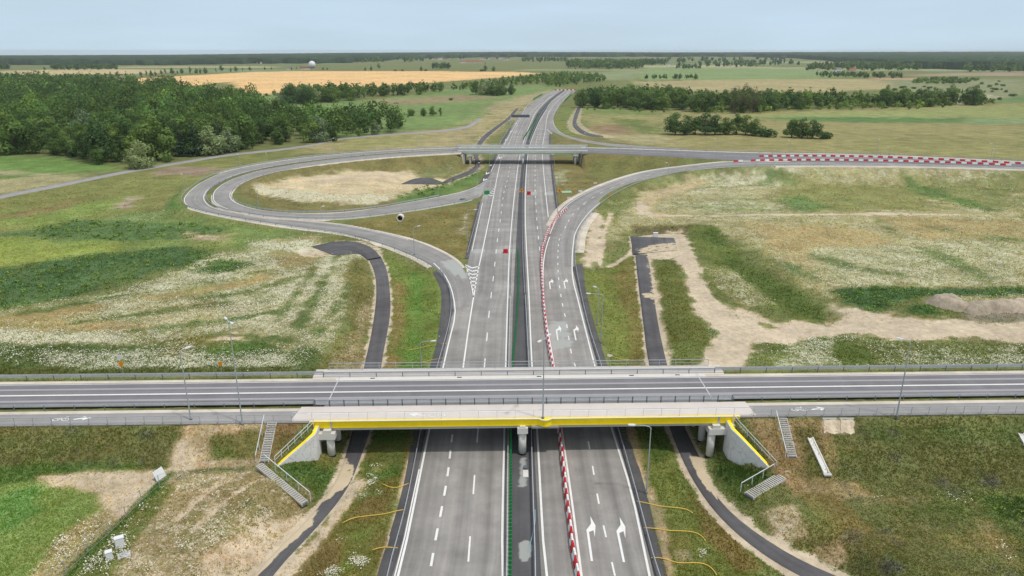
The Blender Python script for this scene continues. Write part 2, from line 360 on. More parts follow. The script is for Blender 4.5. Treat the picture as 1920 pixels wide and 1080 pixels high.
LO = np.full(T.shape, -1e9); UP = np.full(T.shape, 1e9)
for key in ('loop_out', 'loop_in', 'ramp', 'over_r', 'exit'):
    A, B = E[key]; sel, d, z = near_road(A, B, 16)
    q = np.maximum(d - 1.2, 0); LO[sel] = np.maximum(LO[sel], z - .14 - q * .55)
    UP[sel] = np.minimum(UP[sel], z - .14 + np.maximum(d - .7, 0) * .5)
T = np.maximum(T, LO)
# the far crossing's embankment ends at its abutments
inb = (GXr > -23.9) & (GXr < 33.5) & (GYr > 300) & (GYr < 372)
T[inb] = np.minimum(T[inb], N[inb])
for key, sl_ in (('srv_l', .5), ('srv_r', .6), ('srv_l2', .3), ('pad_r', .3), ('srv_fl', .95), ('pad_fl', .4), ('srv_fr', .4), ('local', .3)):
    A, B = E[key]; sel, d, z = near_road(A, B, 14); UP[sel] = np.minimum(UP[sel], z - .1 + np.maximum(d - .6, 0) * sl_)
for A, B in ((LA, RB),):
    sel, d, z = near_road(A, B, 14); UP[sel] = np.minimum(UP[sel], -.14 + np.maximum(d - 1.0, 0) * .35)
T = np.minimum(T, UP)
# near overpass embankment (front slope 1:1.5), clipped at the abutments and their splayed wings
U_, V_ = PU(GXr, GYr)
emb = OZ - .36 - np.maximum(np.maximum(-V_ - 8.9, V_ - 7.6), 0) * .64
back = np.maximum(-V_ - 8.4, 0)
clipL = -27.8 - np.clip(back - 2.2, 0, 3) * 1.35; clipR = 28.0 + np.clip(back - 2.2, 0, 3) * 1.25
cone = np.maximum(np.where(U_ < 0, U_ - clipL, clipR - U_), 0)
emb2 = np.where(cone <= 0, emb, -9)
embm = (np.abs(U_) < 400) & (GYr < 140) & (GYr > 50)
cone_e = np.where((cone > 0) & (back > 4.5), emb - cone * .9, -9)       # grass runs out round the wing tips
T[embm] = np.maximum(T, np.maximum(emb2, cone_e))[embm]
# gentle earth ramp at the wall foot under the deck
foot = (np.abs(V_) < 13) & (np.where(U_ < 0, U_ + 27.8, 28 - U_) > 0) & (np.where(U_ < 0, U_ + 27.8, 28 - U_) < 3.0)
T[foot] = np.maximum(T[foot], (np.where(U_ < 0, .6, -.3) - .2 * np.where(U_ < 0, U_ + 27.8, 28 - U_))[foot])
T = T.astype(np.float64); TG = T.reshape(GX.shape)
def tz(x, y):
    i = np.clip(np.searchsorted(XS, x) - 1, 0, len(XS) - 2); j = np.clip(np.searchsorted(YS, y) - 1, 0, len(YS) - 2)
    fx = (x - XS[i]) / (XS[i + 1] - XS[i]); fy = (y - YS[j]) / (YS[j + 1] - YS[j])
    return (TG[j, i] * (1 - fx) + TG[j, i + 1] * fx) * (1 - fy) + (TG[j + 1, i] * (1 - fx) + TG[j + 1, i + 1] * fx) * fy
def atg(px, py):
    z = 0.0
    for _ in range(14):
        p = at(px, py, z); z = .4 * z + .6 * float(tz(p[0], p[1]))
    p = at(px, py, z); p[2] = float(tz(p[0], p[1])); return p
# ------------------------------------------------------------------ land cover, painted per ground vertex
GF = 0.80
def C(r, g, b, k=1.0): return np.array(srgb(r, g, b)) * GF * k
LAND = []
def L(poly, col=None, fl=None, sd=None, soft=None, amp=None, st=None, alpha=1.0): LAND.append((poly, col, fl, sd, soft, amp, st, alpha))
# far plain and its fields
L([(-400,100),(2300,100),(2300,330),(-400,330)], C(136,148,104), 0, 0, 1, 0)
L([(-300,96),(2300,96),(2300,116),(-300,120)], C(96,116,84), 0, 0)
for i in range(26):
    a = np.random.default_rng(100 + i); x = a.uniform(-100, 1900); y = a.uniform(113, 133); ww = a.uniform(90, 330); hh = a.uniform(1.2, 4) * (y - 100) / 22
    L([(x, y), (x + ww, y - a.uniform(-1, 1.5)), (x + ww * a.uniform(.9, 1.2), y + hh), (x - ww * .1, y + hh + a.uniform(-.4, .6))],
      [C(158,160,112), C(120,142,92), C(172,166,120), C(110,136,86), C(146,156,104)][i % 5], 0, 0, 3)
L([(135,154),(270,146.5),(480,134.5),(600,133),(760,133.5),(960,134.5),(1012,137.5),(960,143.5),(860,151),(760,158),(680,165),(600,168),(520,180),(470,178),(430,154),(345,162),(300,170),(260,158),(150,158)], C(228,182,104), 0, 0, 2, 2)
L([(0,133),(170,129),(330,131),(280,138),(0,142)], C(190,172,118), 0, 0, 3)
L([(1190,153),(1400,147.5),(1640,148),(1760,158),(1700,165),(1560,172),(1400,177),(1230,168)], C(168,156,104), 0, 0, 3)
L([(1205,126),(1480,129),(1640,141),(1520,147.5),(1190,151)], C(128,150,86), 0, 0, 3)
L([(1180,133),(1205,126),(1190,150),(1000,150),(1010,140)], C(134,146,98), 0, 0, 3)
L([(1700,139),(1930,134),(1930,142),(1720,143)], C(160,140,112), 0, 0, 3)
L([(1640,146),(1800,147),(1700,158),(1640,152)], C(186,150,112), 0, 0, 3)
L([(1650,150),(1930,148),(1930,186),(1800,190),(1700,176)], C(134,140,96), 0, 0, 3)
L([(1760,193),(1850,178),(1870,180),(1800,196)], C(200,185,165), 0, .6, 2)
L([(1870,186),(1930,181),(1930,190),(1885,192)], C(92,128,62), 0, 0, 2)
# right middle distance
L([(1085,205),(1250,208),(1380,212),(1930,193),(1930,226),(1430,224),(1260,252),(1240,262),(1100,256)], C(150,146,86), .05, 0, 2)
L([(1380,217),(1700,205),(1930,196),(1930,226),(1600,228)], C(142,150,82), 0, 0, 2)
L([(1100,262),(1250,250),(1430,225),(1600,229),(1930,228),(1930,308),(1600,292),(1280,285)], C(148,142,84), 0, 0, 2)
L([(1390,219),(1600,220),(1830,221.5),(1800,230),(1600,229),(1440,223)], C(92,128,62), 0, 0, 1.5)
L([(1830,224),(1930,223),(1930,232),(1780,232)], C(124,152,98), 0, 0, 2)
L([(1560,262),(1930,258),(1930,300),(1600,288)], C(140,138,78), 0, 0, 4)
L([(1105,237),(1168,231),(1204,253),(1130,256)], C(142,118,84), 0, .1, 2)
L([(1140,221),(1200,225),(1242,246),(1216,257),(1180,238)], C(106,122,56), 0, 0, 2)
L([(1100,252),(1250,254),(1260,270),(1180,268)], C(160,152,104), .3, .1, 2)
L([(1090,200),(1180,206),(1250,212),(1230,216),(1100,214)], C(120,138,70), .05, 0, 2)
# left middle distance
L([(486,178),(560,170),(690,190),(860,165),(1000,160),(1060,165),(980,200),(900,235),(760,247),(640,262),(500,215)], C(116,142,72), 0, 0, 2)
L([(700,188),(860,178),(940,182),(880,190),(740,197)], C(146,134,92), 0, 0, 2)
L([(900,205),(985,178),(1035,168),(1042,172),(985,205),(960,228)], C(158,148,104), .35, .05, 2)
L([(560,276),(640,263),(760,249),(870,236),(925,206),(990,180),(968,215),(930,240),(900,273),(860,277),(640,286),(500,292)], C(160,148,96), .35, .05, 2)
L([(640,264),(740,254),(800,250),(780,272),(640,283)], C(148,146,84), .05, 0, 2)
L([(-100,285),(160,300),(215,318),(120,330),(-100,345)], C(104,140,54), 0, 0, 2)
L([(-60,318),(60,323),(190,330),(110,347),(-60,378)], C(162,156,108), 0, .05, 1.5)
L([(-60,330),(60,326),(50,331),(-60,340)], C(100,130,56), 0, 0, 1)
L([(-100,385),(110,350),(235,325),(430,293),(540,283),(600,279),(500,302),(400,335),(340,370),(300,400),(180,425),(-100,450)], C(126,130,64), .03, .02, 2)
L([(285,323),(330,313),(415,316),(372,329),(300,328)], C(146,128,104), 0, .1, 1)
L([(-100,405),(130,385),(235,370),(225,390),(90,425),(-100,445)], C(128,148,64), 0, 0, 2)
L([(-60,410),(80,390),(150,374),(100,395),(-60,422)], C(140,124,74), 0, .1, 2)
L([(218,390),(240,372),(262,370),(240,392)], C(170,150,130), 0, .3, 1)
L([(290,390),(330,350),(350,350),(345,380),(360,395),(440,412),(540,428),(560,445),(420,425),(320,405)], C(136,134,74), .12, .04, 1.5)
L([(312,385),(340,352),(338,380),(352,395),(325,398)], C(92,126,50), 0, 0, 1)
L([(-100,450),(60,430),(240,400),(340,405),(480,425),(600,442),(560,480),(400,485),(300,470),(100,480),(-100,520)], C(116,138,66), .12, 0, 2)
L([(160,425),(250,400),(330,405),(340,425),(250,440)], C(112,136,64), .4, 0, 2)
L([(-100,440),(60,432),(140,412),(300,415),(430,430),(400,445),(250,452),(80,450)], C(88,116,60), .02, 0, 2, 2)
L([(350,437),(430,440),(425,458),(360,455)], C(166,150,104), 0, .55, 1.5)
L([(-100,446),(60,444),(240,462),(190,492),(-100,512)], C(142,156,62), 0, 0, 2)
L([(250,455),(400,450),(470,470),(400,500),(320,460)], C(128,136,66), .1, 0, 2)
L([(-100,522),(120,482),(320,462),(395,470),(402,487),(300,512),(180,548),(-100,592)], C(78,108,60), 0, 0, 1.2, 2)
L([(20,560),(150,520),(280,490),(300,505),(160,545),(30,575)], C(92,120,68), 0, 0, 1.5, 2)
# flower meadow left
L([(-60,592),(200,552),(330,508),(400,492),(480,450),(600,438),(690,478),(700,520),(660,600),(600,695),(-60,705)], C(140,142,86), .5, 0, 1.5, 2)
L([(470,455),(590,440),(640,470),(600,500),(500,500)], C(160,146,90), .3, .06, 1.5)
L([(440,455),(600,448),(610,468),(500,470)], C(130,140,80), .75, 0, 1.5)
L([(-60,604),(250,562),(500,515),(490,532),(200,582),(-60,640)], C(170,152,96), .18, .05, 1.2)
L([(-60,600),(330,600),(260,626),(-60,630)], C(172,154,100), .25, .06, 1.2)
L([(520,520),(640,480),(680,510),(600,600),(520,610)], C(150,150,100), .62, 0, 1.5)
L([(200,565),(470,560),(560,600),(500,625),(220,605)], C(154,150,98), .55, 0, 1.5)
L([(-40,622),(140,624),(235,625),(230,642),(80,646),(-40,636)], C(160,160,120), .8, 0, 1)
L([(360,500),(420,485),(470,495),(440,512),(370,516)], C(80,110,60), .05, 0, 1)
L([(350,500),(400,472),(500,470),(520,500),(420,530),(240,552)], C(138,142,86), .62, 0, 1)
L([(360,507),(410,486),(468,496),(440,510),(380,514)], C(84,112,60), .05, 0, 1)
L([(-60,640),(60,650),(140,640),(280,650),(600,655),(600,700),(-60,710)], C(92,110,52), .3, 0, 1)
L([(90,660),(300,658),(540,662),(560,690),(100,698)], C(104,118,62), .62, 0, 1)
L([(370,640),(440,620),(500,627),(496,640),(440,645),(390,655)], C(186,168,124), .05, .7, .8)
L([(370,642),(500,638),(540,660),(400,665)], C(88,114,46), .15, .1, 1)
L([(-60,690),(300,694),(600,690),(640,705),(-60,712)], C(92,100,46), .08, 0, .8)
L([(640,505),(685,482),(700,530),(704,590),(682,693),(600,693),(655,600)], C(122,118,58), .18, .04, 1)
L([(660,600),(700,560),(700,600),(682,692),(630,692)], C(146,132,84), .3, .12, 1)
for pl_, w_ in (([(560,612),(596,548),(640,478)], .7), ([(600,625),(640,565),(668,505)], .6), ([(520,600),(560,545),(600,490)], .5), ([(40,588),(250,552),(420,524),(500,508)], .8), ([(100,612),(260,590),(420,570)], .9), ([(240,622),(400,604),(520,585)], .8), ([(300,645),(420,628),(540,640)], .8), ([(380,560),(470,545),(560,520)], .7)):
    L([], C(104,122,64), .12, 0, .8, 1.4, (pl_, w_))
# strips between the ramps, service roads and the motorway
L([(715,480),(790,488),(830,520),(845,580),(815,695),(712,695),(735,560)], C(110,128,46), .14, .02, .8)
L([(770,500),(795,530),(792,600),(780,692),(755,692),(770,600)], C(98,132,42), .05, 0, .8)
L([(735,520),(760,540),(755,620),(735,690),(716,692),(735,600)], C(136,122,62), .15, .05, .8)
L([(590,445),(720,445),(830,495),(830,520),(760,500),(715,478)], C(120,126,62), .3, .06, .8)
L([(640,424),(770,400),(905,380),(880,485),(800,462),(700,436)], C(126,118,58), .05, .01, .8)
L([(868,408),(878,400),(874,425),(866,440)], C(150,140,90), .5, .1, .8)
L([(430,350),(500,318),(640,303),(800,292),(905,290),(915,325),(860,358),(800,385),(640,400),(500,397)], C(124,118,64), .08, .03, .8)
L([(474,345),(560,322),(650,312),(780,318),(846,340),(800,362),(720,378),(640,383),(520,374)], C(204,186,142), .2, .40, .8)
L([(560,325),(650,314),(780,320),(740,340),(600,345)], C(204,184,142), .1, .55, .8)
L([(476,340),(520,352),(640,366),(760,368),(690,385),(560,381),(484,362)], C(168,160,116), .7, .1, .8)
L([(740,372),(800,352),(850,345),(870,330),(905,318),(905,335),(860,360),(800,384),(745,388)], C(96,126,52), .03, 0, .8)
L([(780,318),(850,312),(870,325),(800,335)], C(120,124,66), .35, 0, .8)
L([(1033,292),(1280,297),(1207,322),(1120,345),(1050,388),(1040,380)], C(128,118,62), .05, .01, .8)
L([(1120,310),(1260,298),(1240,312),(1140,338),(1080,335)], C(120,122,62), .22, 0, .8)
L([(1035,325),(1060,318),(1062,338),(1040,345)], C(140,140,90), .45, 0, .8)
L([(1036,250),(1280,282),(1280,290),(1040,285)], C(128,122,68), .12, .02, .8)
L([(1040,205),(1085,200),(1075,235),(1100,255),(1060,258),(1042,240)], C(116,128,60), .2, .03, 1)
# right meadow
L([(1090,505),(1120,410),(1210,345),(1400,316),(1930,322),(1980,600),(1700,560),(1560,560),(1420,480),(1330,430),(1190,435),(1130,470)], C(156,150,94), .45, .02, 1.5)
L([(1088,505),(1105,420),(1140,380),(1200,350),(1300,326),(1400,316),(1300,340),(1210,362),(1150,410),(1120,500)], C(118,126,62), .32, .03, 1)
L([(1250,330),(1500,330),(1480,350),(1240,365)], C(150,150,100), .62, 0, 1.5)
L([(1480,345),(1700,350),(1800,395),(1500,398),(1440,372)], C(134,136,72), .2, .02, 2)
L([(1700,325),(1930,335),(1930,395),(1800,392)], C(134,140,76), .3, 0, 2)
L([(1400,420),(1640,430),(1720,470),(1500,500),(1430,465)], C(170,152,96), .28, .06, 2)
L([(1500,465),(1930,440),(1930,540),(1600,535)], C(152,152,98), .55, 0, 2)
L([(1630,408),(1930,412),(1930,450),(1740,450)], C(166,150,94), .3, .04, 2)
for pl_, w_ in (([(1640,412),(1690,445),(1780,488),(1850,522)], 1.0), ([(1420,330),(1520,352),(1600,380)], 1.2), ([(1260,345),(1350,352),(1440,345)], 1.2), ([(1500,470),(1600,500),(1720,520)], .9), ([(1360,445),(1430,480),(1520,520)], .8), ([(1760,430),(1850,445),(1940,450)], 1.0)):
    L([], C(112,130,74), .2, 0, 1.2, 2, (pl_, w_))
L([(1680,332),(1720,345),(1850,385),(1900,398),(1850,398),(1740,368)], C(98,124,56), .12, 0, 1)
L([(1440,375),(1500,368),(1560,390),(1500,398)], C(98,124,56), .3, 0, 1)
L([(1240,385),(1400,368),(1500,400),(1380,404)], C(136,142,80), .5, 0, 2)
L([(1205,360),(1290,338),(1330,338),(1235,372),(1218,395),(1250,405),(1230,412),(1195,398)], C(186,170,120), .12, .45, 1)
L([], C(180,165,120), .05, .85, .6, .8, ([(1200,380),(1215,403),(1300,404),(1500,402.5),(1700,402),(1940,403)], 1.1))
L([], None, .05, .9, .6, .8, ([(1620,402),(1660,400.5),(1730,402)], 2.2))
# earthworks right
L([(1180,433),(1260,424),(1335,424),(1400,485),(1470,540),(1566,585),(1560,606),(1490,602),(1380,545),(1300,470),(1270,440)], C(104,116,50), .06, .01, .8)
L([(1300,440),(1340,430),(1420,510),(1560,592),(1550,604),(1480,585),(1390,530)], C(92,110,44), .02, 0, .8)
L([(1320,500),(1380,510),(1450,570),(1400,580),(1340,545)], C(130,132,70), .45, .02, .8)
L([(1285,425),(1280,440),(1180,436),(1190,424)], C(110,104,66), .05, .1, .8)
L([(1215,470),(1262,436),(1282,440),(1300,500),(1335,560),(1400,592),(1500,606),(1562,604),(1560,566),(1625,580),(1760,596),(1940,598),(1940,642),(1660,640),(1520,618),(1490,650),(1420,688),(1345,692),(1342,620),(1300,540),(1275,482)], C(198,180,142), .03, .80, 1.1, 2.2)
for q_ in ([(1405,612),(1450,604),(1470,618),(1420,626)],[(1600,612),(1680,606),(1690,618),(1620,622)],[(1350,600),(1370,590),(1382,610),(1360,618)],[(1780,622),(1860,616),(1870,626),(1800,630)],[(1545,590),(1580,585),(1590,600),(1556,604)],[(1290,520),(1300,515),(1312,545),(1302,548)]): L(q_, C(128,128,72), .2, .35, .7, 1.6)
L([(1560,545),(1640,538),(1760,540),(1940,538),(1940,556),(1800,556),(1720,560),(1640,588),(1590,570)], C(76,108,58), .06, 0, .8)
L([(1690,572),(1760,570),(1770,590),(1710,592)], C(72,106,48), .05, 0, .6)
L([(1800,590),(1930,575),(1930,600),(1840,606)], C(150,140,124), .02, .2, .6)
L([(1225,476),(1262,478),(1310,580),(1346,682),(1346,695),(1250,690),(1240,600)], C(108,114,50), .08, .01, .6)
L([(1320,600),(1345,612),(1358,640),(1345,650)], C(110,124,60), .4, .05, .6)
L([(1092,510),(1130,505),(1188,478),(1205,560),(1228,695),(1140,695),(1110,600)], C(118,128,50), .1, .02, .7)
L([(1150,500),(1192,482),(1205,560),(1224,690),(1190,690)], C(126,118,54), .04, .01, .7)
L([(1115,390),(1130,410),(1120,470),(1112,506),(1092,500),(1100,470)], C(206,190,156), .1, .75, .7)
L([], C(200,182,148), .05, .8, .4, .6, ([(1145,400),(1130,450),(1128,500),(1190,472)], .7))
L([], C(200,182,148), .05, .7, .4, .6, ([(1262,700),(1256,690),(1242,620),(1232,560),(1222,500),(1216,474)], .45))
L([(1345,695),(1430,650),(1480,640),(1560,622),(1640,640),(1940,645),(1940,695)], C(110,120,58), .35, .02, .7)
L([(1540,635),(1620,650),(1660,690),(1580,690)], C(98,112,46), .05, 0, .6)
L([(1480,625),(1560,640),(1585,690),(1450,690)], C(128,136,80), .55, .05, .7)
L([(1690,662),(1930,668),(1930,685),(1700,680)], C(110,122,62), .55, 0, .7)
L([(1400,645),(1480,640),(1470,655),(1400,658)], C(110,124,60), .3, .1, .6)
L([], C(206,188,152), .02, .95, .8, 1.2, ([(1262,448),(1284,480),(1302,525),(1330,580),(1375,618),(1440,630),(1520,622),(1640,616),(1780,620),(1945,622)], 2.6))
L([], C(206,188,152), .02, .9, .8, 1.2, ([(1352,690),(1368,660),(1382,632),(1400,618)], 3.0))
# ---- in front of the near overpass
L([(-80,780),(420,780),(420,885),(-80,905)], C(114,114,62), .03, .02, .4)
L([(-80,868),(200,866),(330,874),(200,884),(80,890),(60,906),(-80,930)], C(88,116,48), .12, 0, .5)
L([(352,790),(560,790),(530,840),(482,872),(322,884),(336,840)], C(176,152,108), .1, .42, .4)
L([(392,815),(440,815),(452,862),(392,868)], C(104,112,52), .05, .1, .4)
L([(448,808),(500,800),(480,860),(448,860)], C(118,116,60), .05, .22, .4)
L([(505,785),(576,790),(516,868),(490,868)], C(140,112,66), .06, .22, .3)
L([(320,842),(352,815),(378,850),(360,880),(310,884)], C(190,168,126), .05, .6, .6)
L([(-80,905),(90,905),(196,915),(204,948),(120,1005),(60,1100),(-80,1110)], C(130,150,74), .04, .03, .6)
L([(-20,930),(60,915),(80,960),(0,1010)], C(106,144,66), .03, 0, .8)
L([(72,893),(200,884),(312,880),(306,902),(270,955),(226,984),(196,958),(190,920),(90,906)], C(196,174,132), .06, .64, .7)
L([(196,950),(226,978),(150,1040),(90,1110),(30,1110),(110,1010)], C(160,150,96), .28, .36, .5)
L([(322,886),(484,880),(580,958),(590,972),(470,1110),(110,1110),(252,962)], C(154,140,92), .3, .48, .5)
L([(480,885),(580,955),(560,975),(420,960),(400,900)], C(144,130,82), .2, .42, .5)
L([(300,905),(330,905),(290,965),(200,1090),(110,1090),(205,1010)], C(116,124,60), .3, .14, .4)
L([(440,1000),(560,962),(594,968),(520,1040),(470,1110),(395,1110),(380,1050)], C(196,170,132), .05, .6, .7)
L([], C(82,112,42), .05, 0, .3, .3, ([(318,890),(296,912),(252,955),(196,1012),(118,1092)], .5))
L([], C(206,182,144), .0, .75, .3, .3, ([(372,985),(420,940),(470,905)], .35))
L([], C(206,182,144), .0, .7, .3, .3, ([(330,975),(390,920),(440,892)], .3))
L([(516,874),(590,855),(640,862),(604,935),(582,950),(540,895)], C(82,108,44), .1, .08, .3)
L([(548,900),(585,920),(590,945),(565,925)], C(170,150,110), .1, .4, .3)
L([(694,800),(790,800),(758,890),(742,960),(712,1080),(705,1110),(500,1110),(600,1000),(650,930),(680,860)], C(116,116,50), .1, .04, .4)
L([(700,800),(765,800),(750,890),(690,900),(680,870)], C(88,114,42), .06, 0, .4)
L([(690,930),(740,900),(730,960),(680,985),(640,975)], C(126,112,58), .08, .04, .4)
L([(520,1090),(600,1020),(680,990),(700,1010),(600,1090)], C(124,108,58), .1, .05, .4)
L([(640,1000),(700,985),(705,1040),(640,1080)], C(108,126,48), .12, 0, .4)
for x, y, r in ((690,908,20),(672,928,24),(710,925,14),(668,1052,16),(645,1010,18),(625,1075,14),(700,880,8)):
    L([(x-r,y),(x-r*.3,y-r*.6),(x+r*.7,y-r*.5),(x+r,y+r*.2),(x+r*.2,y+r*.7),(x-r*.7,y+r*.5)], C(118,126,62), .5, 0, .6, 1.6)
L([(640,935),(672,895),(690,905),(640,975),(560,1070),(520,1110),(490,1110),(592,1004)], C(204,178,136), .08, .7, .35)
L([(765,860),(775,855),(748,950),(725,1060),(712,1085),(704,1080),(738,960)], C(196,170,130), .04, .65, .25)
L([(1180,800),(1258,800),(1292,890),(1345,965),(1450,1110),(1258,1110),(1215,930)], C(112,120,48), .07, .02, .4)
L([(1290,920),(1345,965),(1430,1070),(1380,1070),(1320,1000)], C(124,108,54), .05, .03, .4)
L([(1200,800),(1250,800),(1262,850),(1225,880)], C(84,108,38), .03, 0, .4)
L([(1266,1032),(1292,1032),(1298,1052),(1272,1056)], C(150,140,96), .1, .35, .3)
for x, y, r in ((1318,1040,14),(1275,985,9),(1245,990,6),(1262,862,8)):
    L([(x-r,y),(x-r*.3,y-r*.6),(x+r*.7,y-r*.5),(x+r,y+r*.2),(x+r*.2,y+r*.7),(x-r*.7,y+r*.5)], C(118,126,62), .42, 0, .6, 1.6)
L([(1170,800),(1190,800),(1215,900),(1245,960),(1262,1080),(1250,1090),(1225,960),(1196,880)], C(180,156,116), .05, .4, .25)
L([(1375,780),(2020,770),(2020,1130),(1560,1130),(1400,965),(1340,885)], C(114,117,64), .03, .02, .4)
L([(1400,786),(1545,786),(1575,860),(1560,905),(1490,925),(1440,870)], C(150,126,80), .05, .3, .4)
L([(1540,786),(1602,786),(1596,812),(1545,812)], C(206,190,160), .02, .9, .25)
L([(1490,800),(1530,800),(1560,900),(1520,900)], C(120,112,62), .05, .1, .4)
L([(1480,890),(1600,900),(1640,930),(1560,940),(1470,910)], C(160,140,92), .05, .35, .4)
L([(1500,930),(1560,920),(1640,1000),(1580,1010)], C(130,118,62), .05, .16, .6)
L([(1432,962),(1490,945),(1515,1005),(1460,1016)], C(172,152,112), .06, .5, .4)
L([(1530,1030),(1580,1020),(1590,1060),(1550,1060)], C(166,146,106), .05, .38, .4)
L([(1600,790),(1930,790),(1930,840),(1640,830)], C(108,120,62), .03, 0, .6)
L([(1600,930),(1800,925),(1830,930),(1925,1060),(1880,1060),(1800,945),(1620,945)], C(136,130,80), .16, .05, .5)
L([(1830,930),(2020,920),(2020,1110),(1930,1075)], C(104,116,58), .04, 0, .6)
L([(1850,934),(2020,928),(2020,965),(1880,970)], C(58,80,42), .02, 0, .4)
L([(1345,862),(1405,872),(1455,890),(1395,946),(1338,892)], C(72,96,40), .12, 0, .3)
rr = np.random.default_rng(5)
for i in range(26):        # grey-lilac clumps of viper's bugloss on the right bank
    x, y = rr.uniform(1500, 1920), rr.uniform(800, 1075); r = rr.uniform(8, 22)
    L([(x-r,y),(x-r*.2,y-r*.5),(x+r*.8,y-r*.3),(x+r,y+r*.3),(x,y+r*.5)], C(104,104,100), .05, 0, .5, 1.2, alpha=.6)
for i in range(10):
    x, y = rr.uniform(0, 340), rr.uniform(805, 870); r = rr.uniform(7, 16)
    L([(x-r,y),(x-r*.2,y-r*.5),(x+r*.8,y-r*.3),(x+r,y+r*.3),(x,y+r*.5)], C(100,98,96), .04, 0, .5, 1, alpha=.55)
for i in range(90):        # broad tonal patches in the meadows
    q = np.random.default_rng(300 + i); x, y = q.uniform(-50, 1950), q.choice([q.uniform(320, 690), q.uniform(800, 1080)]); r = q.uniform(25, 80) * (.5 + (y - 300) / 700)
    L([(x-r,y),(x-r*.2,y-r*.25),(x+r*.8,y-r*.2),(x+r,y+r*.1),(x,y+r*.25)], [C(96,116,48), C(146,126,70), C(120,132,56)][i % 3], None, None, 2, 3, alpha=.3)

# ground points of every layer
xyr = np.stack([GXr, GYr], 1)
nz1 = fbm(GXr, GYr, 1 / 2.2, 3, 11) - .5; nz2 = fbm(GXr, GYr, 1 / 14, 3, 12) - .5
def poly_sd(px, py, W_):
    n = len(W_); ins = np.zeros(px.shape, bool); d = np.full(px.shape, 1e9)
    for i in range(n):
        ax, ay = W_[i]; bx, by = W_[(i + 1) % n]; dx, dy = bx - ax, by - ay
        t = np.clip(((px - ax) * dx + (py - ay) * dy) / (dx * dx + dy * dy + 1e-9), 0, 1)
        d = np.minimum(d, np.hypot(px - ax - t * dx, py - ay - t * dy))
        c = (ay > py) != (by > py); xi = dx * (py - ay) / (dy if abs(dy) > 1e-12 else 1e-12) + ax; ins ^= c & (px < xi)
    return np.where(ins, d, -d)
col = np.tile(C(116,124,66), (len(GXr), 1)); flo = np.zeros(len(GXr)); sand = np.zeros(len(GXr))
# plain colouring behind and beyond what the photo shows
for poly, c_, f_, s_, soft, amp, st, al in LAND:
    soft = .5 if soft is None else soft; amp = soft * 1.4 if amp is None else amp
    if st:
        Wp = catmull(np.array([atg(x, y) for x, y in st[0]])); W2 = Wp[:, :2]
    else:
        Wp = np.array([atg(x, max(y, 98.5)) if y < 300 or y > 0 else at(x, y) for x, y in poly]); W2 = Wp[:, :2]
    dist = np.median(np.hypot(W2[:, 0], W2[:, 1])); k = min(max(.6, dist / 110), 5); so_, am_ = soft * k, amp * k * 2
    mg = so_ + am_ + (st[1] if st else 0)
    sel = np.where((GXr > W2[:, 0].min() - mg) & (GXr < W2[:, 0].max() + mg) & (GYr > W2[:, 1].min() - mg) & (GYr < W2[:, 1].max() + mg))[0]
    if not len(sel): continue
    if st:
        dd, _ = seg_dist(GXr[sel], GYr[sel], Wp, np.full(len(Wp), st[1]), Wp[:, 2]); sd_ = -dd
    else: sd_ = poly_sd(GXr[sel], GYr[sel], W2)
    sd_ = sd_ + am_ * (nz1[sel] + nz2[sel])
    wgt = np.clip(sd_ / (2 * so_) + .5, 0, 1); wgt = wgt * wgt * (3 - 2 * wgt) * al
    if c_ is not None: col[sel] = col[sel] * (1 - wgt[:, None]) + c_ * wgt[:, None]
    if f_ is not None: flo[sel] = flo[sel] * (1 - wgt) + f_ * wgt
    if s_ is not None: sand[sel] = sand[sel] * (1 - wgt) + s_ * wgt
# trodden sandy margins along the service roads
for key, k_ in (('srv_l', .75), ('srv_r', .8), ('srv_l2', .6), ('pad_r', .7), ('srv_fl', .5), ('srv_fr', .55), ('local', .35)):
    A, B = E[key]; sel, d, z = near_road(A, B, 5); k2 = max(.8, np.median(A[:, 1]) / 200)
    sand[sel] = np.maximum(sand[sel], k_ * np.clip(1.15 - np.maximum(d, 0) / (1.5 * k2) + .9 * nz1[sel], 0, 1))
def samp(arr, x, y):
    i = np.clip(np.searchsorted(XS, x) - 1, 0, len(XS) - 2); j = np.clip(np.searchsorted(YS, y) - 1, 0, len(YS) - 2)
    fx = np.clip((x - XS[i]) / (XS[i + 1] - XS[i]), 0, 1); fy = np.clip((y - YS[j]) / (YS[j + 1] - YS[j]), 0, 1)
    A = arr.reshape(len(YS), len(XS), -1); sh = lambda v: v[..., None]
    return (A[j, i] * sh(1 - fx) + A[j, i + 1] * sh(fx)) * sh(1 - fy) + (A[j + 1, i] * sh(1 - fx) + A[j + 1, i + 1] * sh(fx)) * sh(fy)
# wheel ruts along the dirt tracks on the right and the slope on the left
for pl, h_ in (([(1290,470),(1330,570),(1390,625),(1480,632),(1640,622),(1940,630)], -.16), ([(1283,475),(1320,575),(1385,636),(1490,640),(1650,632),(1940,637)], -.16), ([(1300,470),(1345,560),(1410,606),(1500,615),(1640,606),(1940,612)], -.12), ([(330,975),(390,920),(440,892)], -.2), ([(372,985),(420,940),(470,905)], -.2)):
    Cq = catmull(np.array([atg(x, y) for x, y in pl])); sel, d, z = near_road(Cq + [[0, .01, 0]], Cq, 2.0); T[sel] += h_*np.exp(-(np.maximum(d, 0)/.45)**2) + .08*np.exp(-((np.maximum(d, 0)-.9)/.3)**2)
T += (fbm(GXr, GYr, 1/.9, 2, 61) - .5) * .22 * np.clip(sand, 0, 1) * (GYr < 260) * np.clip((UP - T - .02) * 3, 0, 1)
# small relief of rough grass
T += (fbm(GXr, GYr, 1 / 1.7, 2, 31) - .5) * .22 * (GYr < 200) * np.clip((UP - T - .02) * 3, 0, 1) * np.clip((T - LO) * 2, 0, 1)
TG = T.reshape(GX.shape)

